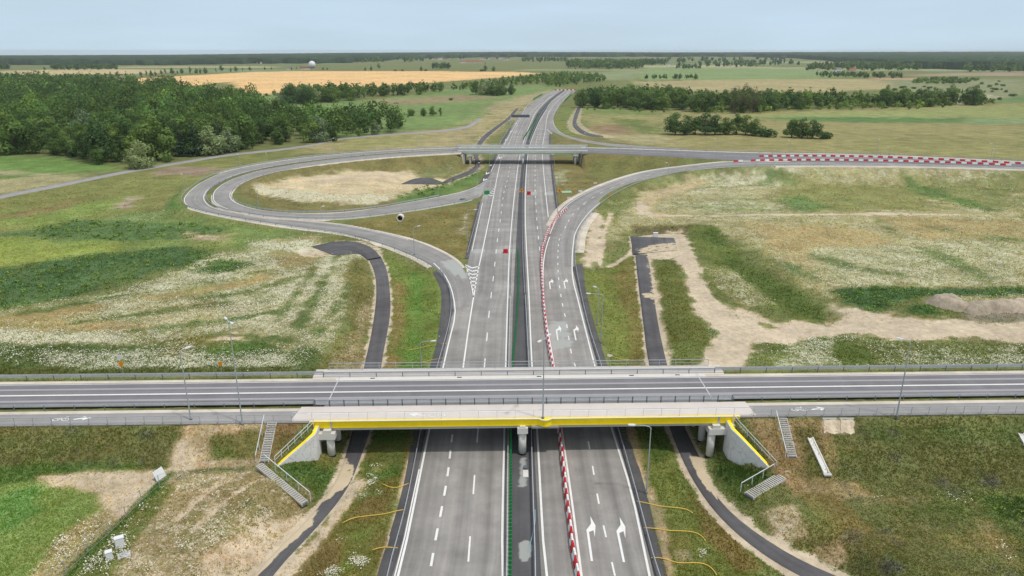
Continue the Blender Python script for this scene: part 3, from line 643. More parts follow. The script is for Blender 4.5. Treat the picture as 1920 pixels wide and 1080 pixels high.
def ground_material():
    t = NT('meadow_ground'); c = t.attr('col'); k = t.n('SeparateColor'); t.l(t.attr('msk'), k.inputs[0]); fl, sd = k.outputs[0], k.outputs[1]
    n0 = t.noise(.012, 5, .6); n1 = t.noise(.11, 6, .65); n2 = t.noise(.9, 8, .72); n3 = t.noise(3.2, 6, .75)
    c = t.mix(1.0, c, t.rng(n0, .3, .7, .86, 1.14), 'MULTIPLY')
    c = t.mix(1.0, c, t.rng(n1, .3, .7, .70, 1.28), 'MULTIPLY')
    c = t.mix(1.0, c, t.rng(n2, .3, .7, .70, 1.28), 'MULTIPLY')
    c = t.mix(1.0, c, t.rng(n3, .25, .75, .66, 1.34), 'MULTIPLY')
    # straw-brown and fresh green patches
    hb = t.rng(t.noise(.21, 7, .7, vscale=(1, 1, 1)), .48, .68, 0, .6); c = t.mix(hb, c, t.mix(1.0, c, (1.32, .96, .80), 'MULTIPLY'))
    hg = t.rng(t.noise(.16, 6, .7), .50, .7, 0, .5); c = t.mix(hg, c, t.mix(1.0, c, (.88, 1.03, .80), 'MULTIPLY'))
    hs_ = t.n('HueSaturation'); hs_.inputs['Saturation'].default_value = .84; t.l(c, hs_.inputs['Color']); c = hs_.outputs[0]
    # bare sand breaking through
    sn = t.math('ADD', t.math('MULTIPLY', t.noise(.55, 8, .75), .65), t.math('MULTIPLY', n3, .35))
    sf = t.rng(t.math('ADD', t.math('MULTIPLY', sd, 1.0), t.math('MULTIPLY', t.math('SUBTRACT', sn, .5), 2.2)), .42, .66, 0, 1, smooth=True)
    sf = t.math('MULTIPLY', sf, t.rng(sd, 0.0, .08, 0, 1))
    sc_ = t.mix(t.noise(.35, 6, .7), tuple(C(190,172,146)), tuple(C(226,210,186)))
    sc_ = t.mix(1.0, sc_, t.rng(n2, .3, .7, .72, 1.18), 'MULTIPLY'); sc_ = t.mix(1.0, sc_, t.rng(n1, .3, .7, .78, 1.14), 'MULTIPLY')
    c = t.mix(sf, c, sc_)
    # drifts of white mayweed
    fn = t.math('ADD', t.math('ADD', t.math('MULTIPLY', t.noise(.16, 5, .6), .30), t.math('MULTIPLY', t.noise(.75, 6, .7), .34)), t.math('MULTIPLY', t.noise(3.0, 6, .8), .36))
    fa = t.rng(fl, 0, .35, .25, 1)
    ff = t.rng(t.math('ADD', t.math('MULTIPLY', fl, .77), t.math('MULTIPLY', t.math('MULTIPLY', t.math('SUBTRACT', fn, .5), 2.4), fa)), .28, .66, 0, .72, smooth=True)
    ff = t.math('MULTIPLY', ff, t.rng(fl, 0.0, .06, 0, 1))
    c = t.mix(ff, c, tuple(C(226,220,196)))
    h = t.math('ADD', t.math('MULTIPLY', n2, .6), t.math('MULTIPLY', n3, .25)); t.bump(h, .4, .35)
    return t.fin(c, 1.0, spec=.05)
ny, nx = GX.shape
idx = np.arange(nx * ny).reshape(ny, nx)
Fg = np.stack([idx[:-1, :-1], idx[:-1, 1:], idx[1:, 1:], idx[1:, :-1]], -1).reshape(-1, 4)
gm = np_mesh('ground', np.stack([GXr, GYr, T], 1), Fg, ground_material(), {'col': col, 'msk': np.stack([flo, sand, flo * 0], 1)}, True)
tag(link('ground', gm), 'rolling meadow ground with flowers, sand and field strips', 'ground', kind='structure')

# ------------------------------------------------------------------ road surfaces
def road_material(name, base, streak=.10, patch=.12, sandy=False, lanes=0):
    t = NT(name); uv = t.attr('uvw'); k = t.n('SeparateColor'); t.l(t.attr('msk'), k.inputs[0])
    s1 = t.noise(1.1, 4, .6, uv, (1, .012, 1)); s2 = t.noise(.35, 3, .5, uv, (1, .02, 1)); p1 = t.noise(.22, 6, .7); p2 = t.noise(6, 4, .7)
    c = t.mix(1.0, base, t.rng(s1, .3, .7, 1 - streak, 1 + streak), 'MULTIPLY')
    c = t.mix(1.0, c, t.rng(s2, .3, .7, 1 - streak, 1 + streak), 'MULTIPLY')
    c = t.mix(1.0, c, t.rng(p1, .3, .7, 1 - patch, 1 + patch), 'MULTIPLY')
    c = t.mix(1.0, c, t.rng(p2, .3, .7, .93, 1.07), 'MULTIPLY')
    p3 = t.noise(.05, 6, .7); c = t.mix(1.0, c, t.rng(p3, .35, .65, 1 - patch, 1 + patch * .6), 'MULTIPLY')
    # paving joints and dragged dirt across the road
    p4 = t.noise(.5, 5, .7, uv, (.15, 1, 1)); c = t.mix(1.0, c, t.rng(p4, .35, .7, 1.03, .95), 'MULTIPLY')
    tk = t.noise(.9, 2, .4, uv, (1, .004, 1)); c = t.mix(1.0, c, t.rng(tk, .52, .68, 1.0, .86), 'MULTIPLY')
    st_ = t.noise(.9, 5, .65, uv, (1, .25, 1)); c = t.mix(1.0, c, t.rng(st_, .62, .78, 1.0, .80), 'MULTIPLY')
    jt = t.noise(.16, 2, .5, uv, (.02, 1, 1)); c = t.mix(1.0, c, t.rng(jt, .55, .6, 1.0, 1.05), 'MULTIPLY')
    sf = t.rng(t.math('ADD', k.outputs[1], t.math('MULTIPLY', t.math('SUBTRACT', t.noise(.8, 7, .7), .5), 1.3)), .40, .62, 0, .95, smooth=True)
    sf = t.math('MULTIPLY', sf, t.rng(k.outputs[1], 0, .05, 0, 1))
    c = t.mix(sf, c, t.mix(t.noise(.5, 6, .7), tuple(C(190,172,142)), tuple(C(222,204,174))))
    pf = t.rng(t.math('ADD', k.outputs[0], t.math('MULTIPLY', t.math('SUBTRACT', t.noise(.5, 6, .7), .5), .8)), .40, .60, 0, .8, smooth=True)
    c = t.mix(t.math('MULTIPLY', pf, t.rng(k.outputs[0], 0, .05, 0, 1)), c, tuple(C(176,178,174)))
    t.bump(p2, .1, .02)
    return t.fin(c, .88, spec=.25)
ASPH = road_material('motorway_asphalt', tuple(C(153,149,145)), .15, .17)
ASPH_D = road_material('dark_asphalt', tuple(C(92,91,93)), .08, .16)
ASPH_B = road_material('black_asphalt', tuple(C(97,95,97)), .12, .22)
ASPH_X = road_material('crossing_asphalt', tuple(C(128,126,129)), .12, .08)
ASPH_P = road_material('path_asphalt', tuple(C(158,155,154)), .05, .08)
ASPH_R = road_material('ramp_asphalt', tuple(C(151,148,145)), .15, .13)
GRAV = road_material('pale_gravel', tuple(C(214,203,188)), .06, .16)
def road_mask(X, Y, patches):
    m = np.zeros((len(X), 3)); n_ = fbm(X, Y, 1 / 2.5, 3, 4) - .5
    for poly, ch, val, soft in patches:
        Wp = np.array([atg(x, y) for x, y in poly])[:, :2]
        k = max(.4, np.median(Wp[:, 1]) / 110) * soft
        sd_ = poly_sd(X, Y, Wp) + n_ * k * 1.5; m[:, ch] = np.maximum(m[:, ch], val * np.clip(sd_ / (2 * k) + .5, 0, 1))
    return m
def ribbon(name, A, B, mat, zoff=0.0, nc=2, skirt=.5, label=None, cat='road', patches=(), parent=None):
    n = len(A); ts = np.linspace(0, 1, nc + 1); rowsv = []; lat = []
    wd = np.linalg.norm((B - A)[:, :2], axis=1); al = np.r_[0, np.cumsum(np.linalg.norm(np.diff((A + B) / 2, axis=0), axis=1))]
    o = (B - A) / np.maximum(wd[:, None], 1e-6); o[:, 2] = 0
    zz = np.array([0, 0, zoff])
    prof = ([A - o * .25 + [0, 0, -skirt]] if skirt else []) + [A + (B - A) * t for t in ts] + ([B + o * .25 + [0, 0, -skirt]] if skirt else [])
    latp = ([-.25] if skirt else []) + list(ts) + ([1.25] if skirt else [])
    V = np.stack(prof, 1) + zz; m = V.shape[1]
    U = np.stack([np.array(latp)[None, :] * wd[:, None], np.repeat(al[:, None], m, 1), np.zeros((n, m))], -1)
    idx = np.arange(n * m).reshape(n, m)
    F = np.stack([idx[:-1, :-1], idx[:-1, 1:], idx[1:, 1:], idx[1:, :-1]], -1).reshape(-1, 4)
    Vf = V.reshape(-1, 3)
    # faces must look up
    a = Vf[F[0, 1]] - Vf[F[0, 0]]; b = Vf[F[0, 3]] - Vf[F[0, 0]]
    if (F.shape[0] and np.cross(V[0, m // 2] - V[0, m // 2 - 1], V[1, m // 2] - V[0, m // 2])[2] < 0): F = F[:, ::-1]
    me = np_mesh(name, Vf, F, mat, {'uvw': U.reshape(-1, 3), 'msk': road_mask(Vf[:, 0], Vf[:, 1], patches)})
    o_ = link(name, me, parent)
    if label: tag(o_, label, cat, kind='structure')
    elif parent: pass
    return o_
def offs(A, B, a, b=None):
    """edge pair from a to b metres in from edge A (negative: outside), across towards B"""
    d = (B - A); L_ = np.linalg.norm(d[:, :2], axis=1)[:, None]; o = d / L_
    return A + o * a, A + o * b
PATCH_M = [([(868,492),(888,500),(876,535),(858,520),(835,490),(850,484)], 0, .8, .8), ([(1020,600),(1072,598),(1080,655),(1030,660)], 0, .6, .8), ([(1015,500),(1050,495),(1052,525),(1018,530)], 0, .3, 1),
           ([(932,468),(972,468),(972,474),(932,474)], 0, 1, .15), ([(882,468),(909,468),(908,475),(880,475)], 0, 1, .15), ([(976,361.5),(1006,361.5),(1006,365.5),(976,365.5)], 0, 1, .12), ([(1019,361),(1040,361),(1040,365.5),(1019,365.5)], 0, 1, .12),
           ([(900,352),(920,350),(914,384),(902,384)], 0, .6, .5)]
med_A, med_B = LB - [3, 0, 0], RA + [3, 0, 0]
ribbon('median_strip', med_A, med_B, ASPH_D, -.02, 6, 0, 'dark asphalt strip between the two carriageways', 'median',
       [([(966,860),(990,860),(988,915),(964,915)], 0, .7, .4), ([(968,1035),(985,1010),(1000,1030),(998,1055),(972,1055)], 0, .9, .4), ([(962,600),(990,600),(990,625),(970,625)], 0, .35, .5), ([(972,470),(985,470),(984,500),(970,500)], 0, .4, .5)])
ribbon('motorway_carriageway', LA, LB, ASPH, 0, 8, .4, 'grey empty left carriageway with dashed lane lines', 'road', PATCH_M)
ribbon('motorway_carriageway', RA, RB, ASPH, 0, 8, .4, 'grey right carriageway split by the red and white barrier', 'road', PATCH_M)
lo = ribbon('ramp_road', *E['loop_out'], ASPH_R, .006, 4, .8, 'outer loop ramp curving left from the far bridge', 'road', PATCH_M + [([(820,490),(868,490),(880,520),(850,520)], 0, .7, .6)])
li = ribbon('ramp_road', *E['loop_in'], ASPH_R, .012, 4, .8, 'inner loop ramp circling the dry grass island', 'road', [([(880,345),(918,335),(905,370),(885,372)], 0, .5, .5)])
rp = ribbon('ramp_road', *E['ramp'], ASPH_R, .018, 4, .8, 'right exit ramp climbing in a wide curve', 'road')
ov = ribbon('crossing_road', *E['over_r'], ASPH_X, .03, 4, .8, 'far crossing road leading off to the right', 'road')
ex = ribbon('ramp_road', *E['exit'], ASPH_R, .012, 3, .8, 'small far ramp joining behind the far bridge', 'road')
SANDY_L = [([(640,858),(668,866),(664,890),(650,915),(618,935),(596,950),(590,965),(600,975),(588,985),(566,1003),(530,1035),(492,1073),(465,1100),(380,1120),(560,980),(620,905)], 1, .9, .5)]
ribbon('service_road', *E['srv_l'], ASPH_B, 0, 6, .3, 'left black service road half buried in sand', 'road', SANDY_L)
ribbon('service_road', *E['srv_r'], ASPH_B, 0, 6, .3, 'right black service road passing under the near bridge', 'road', [([(1290,858),(1322,862),(1345,915),(1350,945),(1318,915)], 1, .8, .5), ([(1205,470),(1225,470),(1245,600),(1228,600)], 1, .45, .5), ([(1204,552),(1240,552),(1240,560),(1204,560)], 1, .7, .3)])
ribbon('service_road', *E['srv_l2'], ASPH_B, .006, 3, .3, 'black turning end of the left service road', 'road')
ribbon('turning_pad', *E['pad_r'], ASPH_B, .006, 5, .3, 'black turning pad beside the sand and white cabinet', 'road', [([(1225,458),(1275,452),(1280,480),(1190,482),(1188,470)], 1, .6, .5)])
ribbon('service_road', *E['srv_fl'], ASPH_B, 0, 3, .3, 'narrow black track left of the far motorway', 'road')
ribbon('turning_pad', *E['pad_fl'], ASPH_B, .006, 3, .3, 'black pad inside the loop island', 'road')
ribbon('service_road', *E['srv_fr'], ASPH_B, 0, 3, .3, 'narrow black track right of the far motorway', 'road')
ribbon('local_road', *E['local'], ASPH_P, .05, 3, .4, 'old grey lane along the edge of the left wood', 'road')
# pale gravel verges of the ramps
def verge(pair, side, i0, i1, wdt, label, zo=.0):
    A, B = pair
    if side: A, B = B, A
    A, B = A[i0:i1], B[i0:i1]; a, b = offs(A, B, -wdt, .1)
    ribbon('gravel_verge', a, b, GRAV, zo, 2, .5, label, 'verge')
nlo, nli, nrp = len(E['loop_out'][0]), len(E['loop_in'][0]), len(E['ramp'][0])
verge(E['loop_out'], 0, 0, int(nlo * .9), 1.6, 'pale gravel verge along the outside of the loop')
verge(E['loop_in'], 1, 0, int(nli * .93), 1.9, 'pale gravel verge round the inside of the loop')
verge(E['loop_out'], 1, int(nlo * .55), int(nlo * .93), 1.1, 'pale gravel verge on the inner edge before the merge')
verge(E['loop_in'], 0, int(nli * .5), int(nli * .92), .8, 'pale gravel verge along the lower loop lane')
verge(E['ramp'], 0, int(nrp * .13), int(nrp * .6), 1.8, 'pale gravel verge left of the exit ramp')
verge(E['ramp'], 1, int(nrp * .04), int(nrp * .2), 2.6, 'wide pale gravel verge right of the exit ramp start')
verge(E['ramp'], 1, int(nrp * .55), nrp, 1.5, 'pale gravel verge along the ramp top')
verge(E['over_r'], 0, 0, len(E['over_r'][0]), 2.5, 'pale verge behind the far crossing road')
verge(E['exit'], 1, 0, len(E['exit'][0]), 2.2, 'pale verge of the small far ramp')
# bitumen shoulders beside the carriageways
def strip_rows(name, rs, mat, zo, label, cat, skirt=.3):
    A, B = edges_rows(rs, 0, 60); return ribbon(name, A, B, mat, zo, 2, skirt, label, cat)
strip_rows('bitumen_shoulder', [(1110,700,729),(1080,707,736),(953,745,768),(907,757,777),(806,775,796)], ASPH_B, -.008, 'black shoulder left of the motorway near the camera', 'shoulder')
strip_rows('bitumen_shoulder', [(806,776,796),(750,791,813),(693,806,826),(640,820,839),(587,827,850),(543,827,846),(510,812,830)], ASPH_B, -.008, 'black shoulder left of the motorway beyond the near bridge', 'shoulder')
strip_rows('bitumen_shoulder', [(1110,1225,1262),(1080,1220,1253),(987,1198,1233),(927,1184,1213),(806,1150,1180)], ASPH_B, -.008, 'black shoulder right of the motorway near the camera', 'shoulder')
strip_rows('bitumen_shoulder', [(806,1150,1180),(750,1135,1160),(693,1119,1141),(620,1101,1118),(540,1083,1097),(495,1074,1092)], ASPH_B, -.008, 'black shoulder right of the motorway beyond the near bridge', 'shoulder')
strip_rows('bitumen_shoulder', [(484,872,886),(440,882,892),(393,893,902),(378,897,905)], ASPH_B, -.008, 'black shoulder beside the triangle of rough grass', 'shoulder')
strip_rows('bitumen_shoulder', [(390,1040,1048),(350,1034,1042),(300,1029,1036),(252,1027,1033)], ASPH_B, -.008, 'black shoulder right of the far bridge', 'shoulder')
strip_rows('bitumen_shoulder', [(345,897,912),(322,912,922),(300,921,930),(272,936,945),(240,955,961)], ASPH_B, -.008, 'black shoulder left of the far bridge', 'shoulder')

# ------------------------------------------------------------------ painted markings
PAINT = simple('white_road_paint', C(236,235,232), .7, .07, 2.0)
PAINT_W = simple('worn_road_paint', C(214,212,208), .8, .12, 1.2)
class Marks:
    def __init__(s): s.m = MB()
    def line(s, W_, w, z=.03):
        W_ = np.asarray(W_); n = len(W_); t = np.gradient(W_, axis=0); t[:, 2] = 0; t /= np.linalg.norm(t, axis=1)[:, None]
        o = np.stack([t[:, 1], -t[:, 0], t[:, 2] * 0], 1) * w / 2; zz = np.array([0, 0, z])
        s.m.add(list(W_ - o + zz) + list(W_ + o + zz), [(i, n + i, n + i + 1, i + 1) for i in range(n - 1)])
    def px(s, pts, w, z=.03, step=6):
        Wp = resample(catmull(ats([(p[0], p[1], p[2] if len(p) > 2 else 0) for p in pts])), step=step); s.line(Wp, w, z)
    def dash(s, pts, w, on, off, z=.03, ph=0):
        Wp = catmull(ats([(p[0], p[1], p[2] if len(p) > 2 else 0) for p in pts]), 20); s.dashw(Wp, w, on, off, z, ph)
    def dashw(s, Wp, w, on, off, z=.03, ph=0):
        d = np.r_[0, np.cumsum(np.linalg.norm(np.diff(Wp, axis=0), axis=1))]; a = ph
        while a < d[-1] - on:
            q = np.linspace(a, a + on, 3); s.line(np.stack([np.interp(q, d, Wp[:, k]) for k in range(3)], 1), w, z); a += on + off
    def poly(s, pts, z=.03):
        Wp = [at(x, y, 0) + np.array([0, 0, z]) for x, y in pts]; s.m.add(Wp, [tuple(range(len(Wp)))])
    def polyw(s, pts, z=.03): s.m.add([(x, y, z) for x, y in pts], [tuple(range(len(pts)))])
    def done(s, name, label, mat=None, zfix=True):
        o = s.m.build(name, mat or PAINT)
        me = o.data
        bm = bmesh.new(); bm.from_mesh(me)
        for f in bm.faces:
            f.normal_update()
            if f.normal.z < 0: f.normal_flip()
        bm.to_mesh(me); bm.free()
        return tag(o, label, 'road marking', kind='structure')
k = Marks()
ML = [(745,1085),(756,1043),(805,806),(830,693),(842,640),(853,593),(852,567),(842,530),(827,507),(813,493)]
k.px(ML[:6] + ML[6:], .26)
k.px([(868,693),(878,620),(888,557),(895,515),(903,477),(913,430),(923,380),(930,343),(939,300)], .26)
k.px([(739,1085),(751,1043),(775,930),(786,880)], .16)
k.px([(888,557),(885,540),(880,517),(873,499)], .22)
k.px([(885,470),(905,380)], .2)
k.px([(943,1085),(941.5,1043),(945.7,806),(948,693),(952,560),(955,477),(962,390),(968,337),(973,300),(980,272),(992,237),(1005,210),(1020,193),(1030,183),(1050,170)], .26)
k.px([(1026,1085),(1022,1060),(1007,807),(998,693),(992,560),(987,463),(985,410),(986,337),(990,290),(995,267),(1007,237),(1020,213),(1035,190),(1055,175),(1063,169)], .26)
k.px([(1219,1085),(1183,920),(1148,807),(1117,693),(1083,560),(1074,523),(1073,480),(1077,440)], .26)
k.px([(1091,1085),(1071,930),(1053,803),(1040,693),(1023,593),(1018,513),(1022,473),(1032,440)], .26)
k.px([(1028,407),(1022,350),(1017,290),(1018,268),(1022,247),(1028,213),(1042,193),(1067,173)], .24)
k.px([(920,323),(931,300),(947,268),(960,245),(977,217),(993,194),(1017,183),(1040,170)], .22)
k.done('road_marking', 'solid white edge lines of the motorway')
k = Marks()
k.dash([(808,1062),(818,1005),(828,955),(839,893),(847,825),(852,790)], .28, 2.1, 2.1)
k.dash([(877,1068),(888,918),(896,810),(909,680),(917,588),(925,520),(933,447),(938,413),(945,360),(952,335),(958,300)], .2, 4.2, 8.0, ph=1.2)
k.dash([(1153,1080),(1124,950),(1107,850),(1098,800)], .2, 2.1, 4.1)
k.dash([(1080,690),(1073,670),(1061,600),(1053,562),(1048,527),(1046,497),(1048,453),(1053,437),(1063,417)], .2, 2.1, 4.1)
k.dash([(1012,470),(1008,430),(1004,370),(1003,330),(1004,290)], .2, 4.2, 8)
k.dash([(1005,272),(1010,240),(1021,214),(1036,196),(1056,180)], .25, 5, 8)
k.dash([(966,272),(975,245),(988,220),(1002,203),(1020,190)], .25, 5, 8)
k.dash([(953,272),(964,245),(977,222)], .25, 3, 3)
rc = (E['ramp'][0] + E['ramp'][1]) / 2
k.dashw(rc[int(nrp * .12):], .2, 3, 6)
k.dashw((E['loop_out'][0] * .5 + E['loop_out'][1] * .5)[:0:-1][:2], .2, 2, 4) if False else None
k.done('road_marking', 'dashed white lane lines of the motorway and the exit ramp')
k = Marks()
for key, zf in (('loop_out', .03), ('loop_in', .036), ('ramp', .04), ('exit', .04)):
    A, B = E[key]; n = len(A); hi = {'loop_out': .82, 'loop_in': .9, 'ramp': 1, 'exit': 1}[key]; lo_ = {'ramp': .1}.get(key, 0)
    for f in (.7, ):
        a, _ = offs(A, B, f, f); k.line(a[int(n * lo_):int(n * hi)], .24, zf); b, _ = offs(B, A, f, f); k.line(b[int(n * lo_):int(n * hi)], .24, zf)
A, B = E['over_r']
for f in (.8,):
    k.line(offs(A, B, f, f)[0], .25, .05)
k.line((A * .55 + B * .45), .22, .05)
k.done('road_marking', 'white edge lines of the loop and exit ramps')
# chevrons in the gores
k = Marks()
def gore(apexA, baseA, apexB, baseB, n, w):
    a0, a1, b0, b1 = at(*apexA), at(*baseA), at(*apexB), at(*baseB)
    for i in range(n):
        f = (i + .6) / n; f2 = f + .27 / n
        p, q = a0 + (a1 - a0) * f, b0 + (b1 - b0) * f; p2, q2 = a0 + (a1 - a0) * f2, b0 + (b1 - b0) * f2
        m = (p + q) / 2 - np.array([0, w * f, 0]); m2 = (p2 + q2) / 2 - np.array([0, w * f, 0])
        k.polyw([p[:2], m[:2], m2[:2], p2[:2]]); k.polyw([m[:2], q[:2], q2[:2], m2[:2]])
gore((888,548), (872,495), (890,548), (899,498), 7, 2.2)
gore((931,345), (915,366), (932,345), (926,367), 6, 2.0)
k.done('road_marking', 'white chevrons filling the gores beside the left carriageway')
# turn arrows on the two exit lanes (shape traced once on the ground, then repeated)
k = Marks()
AC = lambda l: [(900 + x / 3, 720 + y / 3) for x, y in l]
ARR = [AC([(623,997),(636,997),(613,834),(598,822)]), AC([(598,822),(613,834),(638,824),(624,788)]), AC([(621,745),(624,788),(638,824),(646,864),(650,798)])]
base0 = at(1110, 1052)
def arrow(bx, by, sc=1.0):
    b = at(bx, by)
    d = np.array([(at(1100, 800) - at(1153, 1080))[0], (at(1100, 800) - at(1153, 1080))[1]])
    for poly in ARR:
        pts = []
        for x, y in poly:
            q = (at(x, y) - base0)[:2] * sc; pts.append(b[:2] + q)
        k.polyw(pts)
for bx, by, sc in ((1110,1052,1), (1170,1054,1), (1046,638,1), (1080,638,1), (1032,542,1), (1060,541,1)): arrow(bx, by, sc)
for x, y in ((1092,388),): pass
k.done('road_marking', 'white turn arrows on the two exit lanes')
k = Marks()
for x, y in ((917,310),(912,325),(907,337),(936,296),(948,262),(957,247),(966,232)):
    b = at(x, y); k.polyw([(b[0]-.2,b[1]-3),(b[0]+.2,b[1]-3),(b[0]+.2,b[1]+3),(b[0]-.2,b[1]+3)]); k.polyw([(b[0]+.2,b[1]-2.8),(b[0]+1.5,b[1]+1),(b[0]+1.2,b[1]+2.6),(b[0]+.2,b[1]-.6)])
k.done('road_marking', 'small white merge arrows left of the far bridge')
# ------------------------------------------------------------------ structures: materials
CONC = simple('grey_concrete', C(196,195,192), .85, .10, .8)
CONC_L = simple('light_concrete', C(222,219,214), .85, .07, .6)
CONC_D = simple('shaded_soffit_concrete', C(150,150,150), .9, .1, .6)  # darker copy of the concrete, with the shade under the deck in its colour
SIDEW = simple('pinkish_walkway_coating', C(216,206,199), .85, .06, .35)
YEL = simple('yellow_parapet_paint', C(255,222,16,1.22), .55, .10, .5)
GREENP = simple('pale_green_parapet', C(198,214,198), .7, .08, .5)
STEEL = simple('galvanised_steel', C(188,193,198), .5, .10, 2.0, metal=.25)
STEEL_D = simple('weathered_steel_post', C(112,118,124), .6, .12, 2.0, metal=.2)
LAMPM = simple('lamp_column_steel', C(178,186,190), .5, .08, 2.0, metal=.2)
LAMPH = simple('lamp_head_white', C(226,230,232), .5, .05, 2.0)
RED = simple('red_barrier_plastic', C(204,30,44), .5, .10, 1.0)
WHT = simple('white_barrier_plastic', C(238,236,234), .5, .06, 1.0)
GRN = simple('green_plastic', C(28,140,74), .55, .12, 1.5)
DGRN = simple('dark_green_screen', C(46,96,64), .6, .15, 1.5)
ORG = simple('orange_sign_face', C(248,160,20), .5, .05, 2.0)
BLK = simple('black_rubber', C(36,36,38), .8, .2, 1.0)
HOSE = simple('yellow_hose', C(222,186,84), .6, .10, 1.0)
WHITEC = simple('white_cabinet_paint', C(232,234,236), .55, .05, 1.0)
def panel_wall():
    t = NT('stone_panel_wall'); v = t.n('TexVoronoi'); v.feature = 'DISTANCE_TO_EDGE'; v.inputs['Scale'].default_value = .75
    wv = t.noise(1.4, 3, .5); mp = t.n('VectorMath'); mp.operation = 'ADD'; t.l(t.pos(), mp.inputs[0]); t.l(wv, mp.inputs[1]); t.l(mp.outputs[0], v.inputs['Vector'])
    f = t.rng(v.outputs['Distance'], .006, .022, 1, 0); f = t.math('MULTIPLY', f, .55); n = t.noise(.5, 6, .65)
    c = t.mix(1.0, tuple(C(232,231,229)), t.rng(n, .3, .7, .88, 1.05), 'MULTIPLY'); c = t.mix(f, c, tuple(C(140,142,144))); return t.fin(c, .85)
WALLM = panel_wall()
def sm(o): # smooth shading for round parts
    for p in o.data.polygons: p.use_smooth = True
    return o
def post_copy(src, parent, loc, rz=0):
    c = src.copy(); COL.objects.link(c); c.parent = parent; c.location = tuple(map(float, loc)); c.rotation_euler = (0, 0, rz); return c

# ------------------------------------------------------------------ near overpass: road deck surface and path (setting)
us = np.arange(-150, 151, 3.0)
def ov_pair(v0, v1, z, u0=-150, u1=150, st=3.0):
    uu = np.linspace(u0, u1, int(abs(u1 - u0)/st) + 2); return np.array([P(u, v0, z) for u in uu]), np.array([P(u, v1, z) for u in uu])
xr = ribbon('overpass_road', *ov_pair(3.75, -3.6, OZ), ASPH_X, 0, 8, .0, 'two lane grey road crossing on the near bridge', 'road')
# polished bands between the wheel tracks belong to the asphalt itself
BAND = simple('polished_asphalt_band', C(164,161,165), .85, .05, .7)
m = MB()
for v0, v1 in ((2.05,1.55), (-1.55,-2.1)):
    a, b = ov_pair(v0, v1, OZ + .004, st=6); n = len(a); m.add(list(a) + list(b), [(i, i+1, n+i+1, n+i) for i in range(n-1)])
tag(m.build('wear_band', BAND), 'pale worn bands along the two lanes of the crossing road', 'road', kind='structure')
k = Marks()
for v, w_ in ((3.45,.14), (-3.4,.12)): k.line(np.array([P(u, v, OZ) for u in us]), w_, .012)
k.line(np.array([P(u, 0.0, OZ) for u in us]), .34, .012)
k.line(np.array([P(u, -6.55, OZ + .06) for u in np.arange(-29, 30.1, 2)]), .16, .02)
k.done('road_marking', 'white centre line and edge lines of the crossing road')
k = Marks()
for u in (-27.0, 27.0): k.line(np.array([P(u, v, OZ) for v in np.linspace(-3.6, 5.4, 7)]), .16, .02)
k.done('expansion_joint', 'pale expansion joints across the crossing road', simple('joint_metal', C(196,196,196), .6, .05))
for u0, u1, sd in ((-150,-30.4,'left'), (31.2,150,'right')):
    a, b = ov_pair(-4.65, -5.55, OZ - .06, u0, u1); ribbon('sandy_verge', a, b, GRAV, 0, 3, .2, 'sandy strip beside the cycle path %s of the near bridge' % sd, 'verge', [([(0,0)] , 1, 0, 1)][:0])
    a, b = ov_pair(-5.55, -8.15, OZ - .02, u0, u1); ribbon('cycle_path', a, b, ASPH_P, 0, 3, .25, 'grey asphalt cycle path %s of the near bridge' % sd, 'path')
    a, b = ov_pair(4.6, 3.72, OZ - .008, u0 - (3 if sd == 'right' else 0), u1 + (3 if sd == 'left' else 0)); ribbon('gravel_verge', a, b, GRAV, 0, 2, .2, 'narrow pale verge behind the crossing road %s of the bridge' % sd, 'verge')
# bicycle symbols painted on the cycle path
k = Marks()
def bike(u, v, z, s=1.0, flip=1):
    def pt(a, b): q = P(u + flip * a * s, v + b * s, z + .016); return q
    for cx in (-.55, .55):
        ring = [np.array(pt(cx + .42 * math.cos(t), .75 * .42 * math.sin(t))) for t in np.linspace(0, 2 * math.pi, 15)]
        k.line(np.array(ring), .11, 0)
    for a, b in (((-.55,0),(-.15,.5)), ((-.15,.5),(.4,.5)), ((.4,.5),(0,0)), ((0,0),(-.55,0)), ((0,0),(-.2,.62)), ((.55,0),(.36,.7)), ((.36,.7),(.55,.72))):
        k.line(np.array([pt(*a), pt(*b)]), .1, 0)
    q = [pt(1.5, .1), pt(2.5, .42), pt(2.3, .75), pt(3.5, .35), pt(2.6, -.3), pt(2.6, .1), pt(1.5, -.12)]
    k.m.add(q, [tuple(range(7))])
bike(-61.5, -7.1, OZ - .02, 1.1); bike(-11.5, -7.35, OZ + .06, 1.1, -1); bike(38, -6.9, OZ - .02, 1.1)
k.done('path_marking', 'white bicycle symbols and arrows on the cycle path')

# ------------------------------------------------------------------ near overpass bridge
br = empty('road_bridge', P(0, 0, OZ), 'near road bridge with bright yellow parapet edge crossing the motorway', 'bridge')
def inb_(o, par=br):   # keep world coordinates under the bridge's empty
    o.parent = par; o.matrix_parent_inverse = Matrix.Translation(par.location).inverted(); return o
def pr(m, u0, v0, z0, u1, v1, z1): return m.hexa([P(u0,v0,z0), P(u1,v0,z0), P(u1,v1,z0), P(u0,v1,z0)], [P(u0,v0,z1), P(u1,v0,z1), P(u1,v1,z1), P(u0,v1,z1)])
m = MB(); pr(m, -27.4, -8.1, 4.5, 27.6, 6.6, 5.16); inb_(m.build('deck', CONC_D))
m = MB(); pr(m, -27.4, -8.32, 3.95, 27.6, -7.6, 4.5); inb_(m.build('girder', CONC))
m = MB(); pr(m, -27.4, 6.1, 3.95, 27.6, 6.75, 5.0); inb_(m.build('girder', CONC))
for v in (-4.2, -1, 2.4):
    m = MB(); pr(m, -27.4, v - .45, 3.95, 27.6, v + .45, 4.5); inb_(m.build('girder', CONC_D))
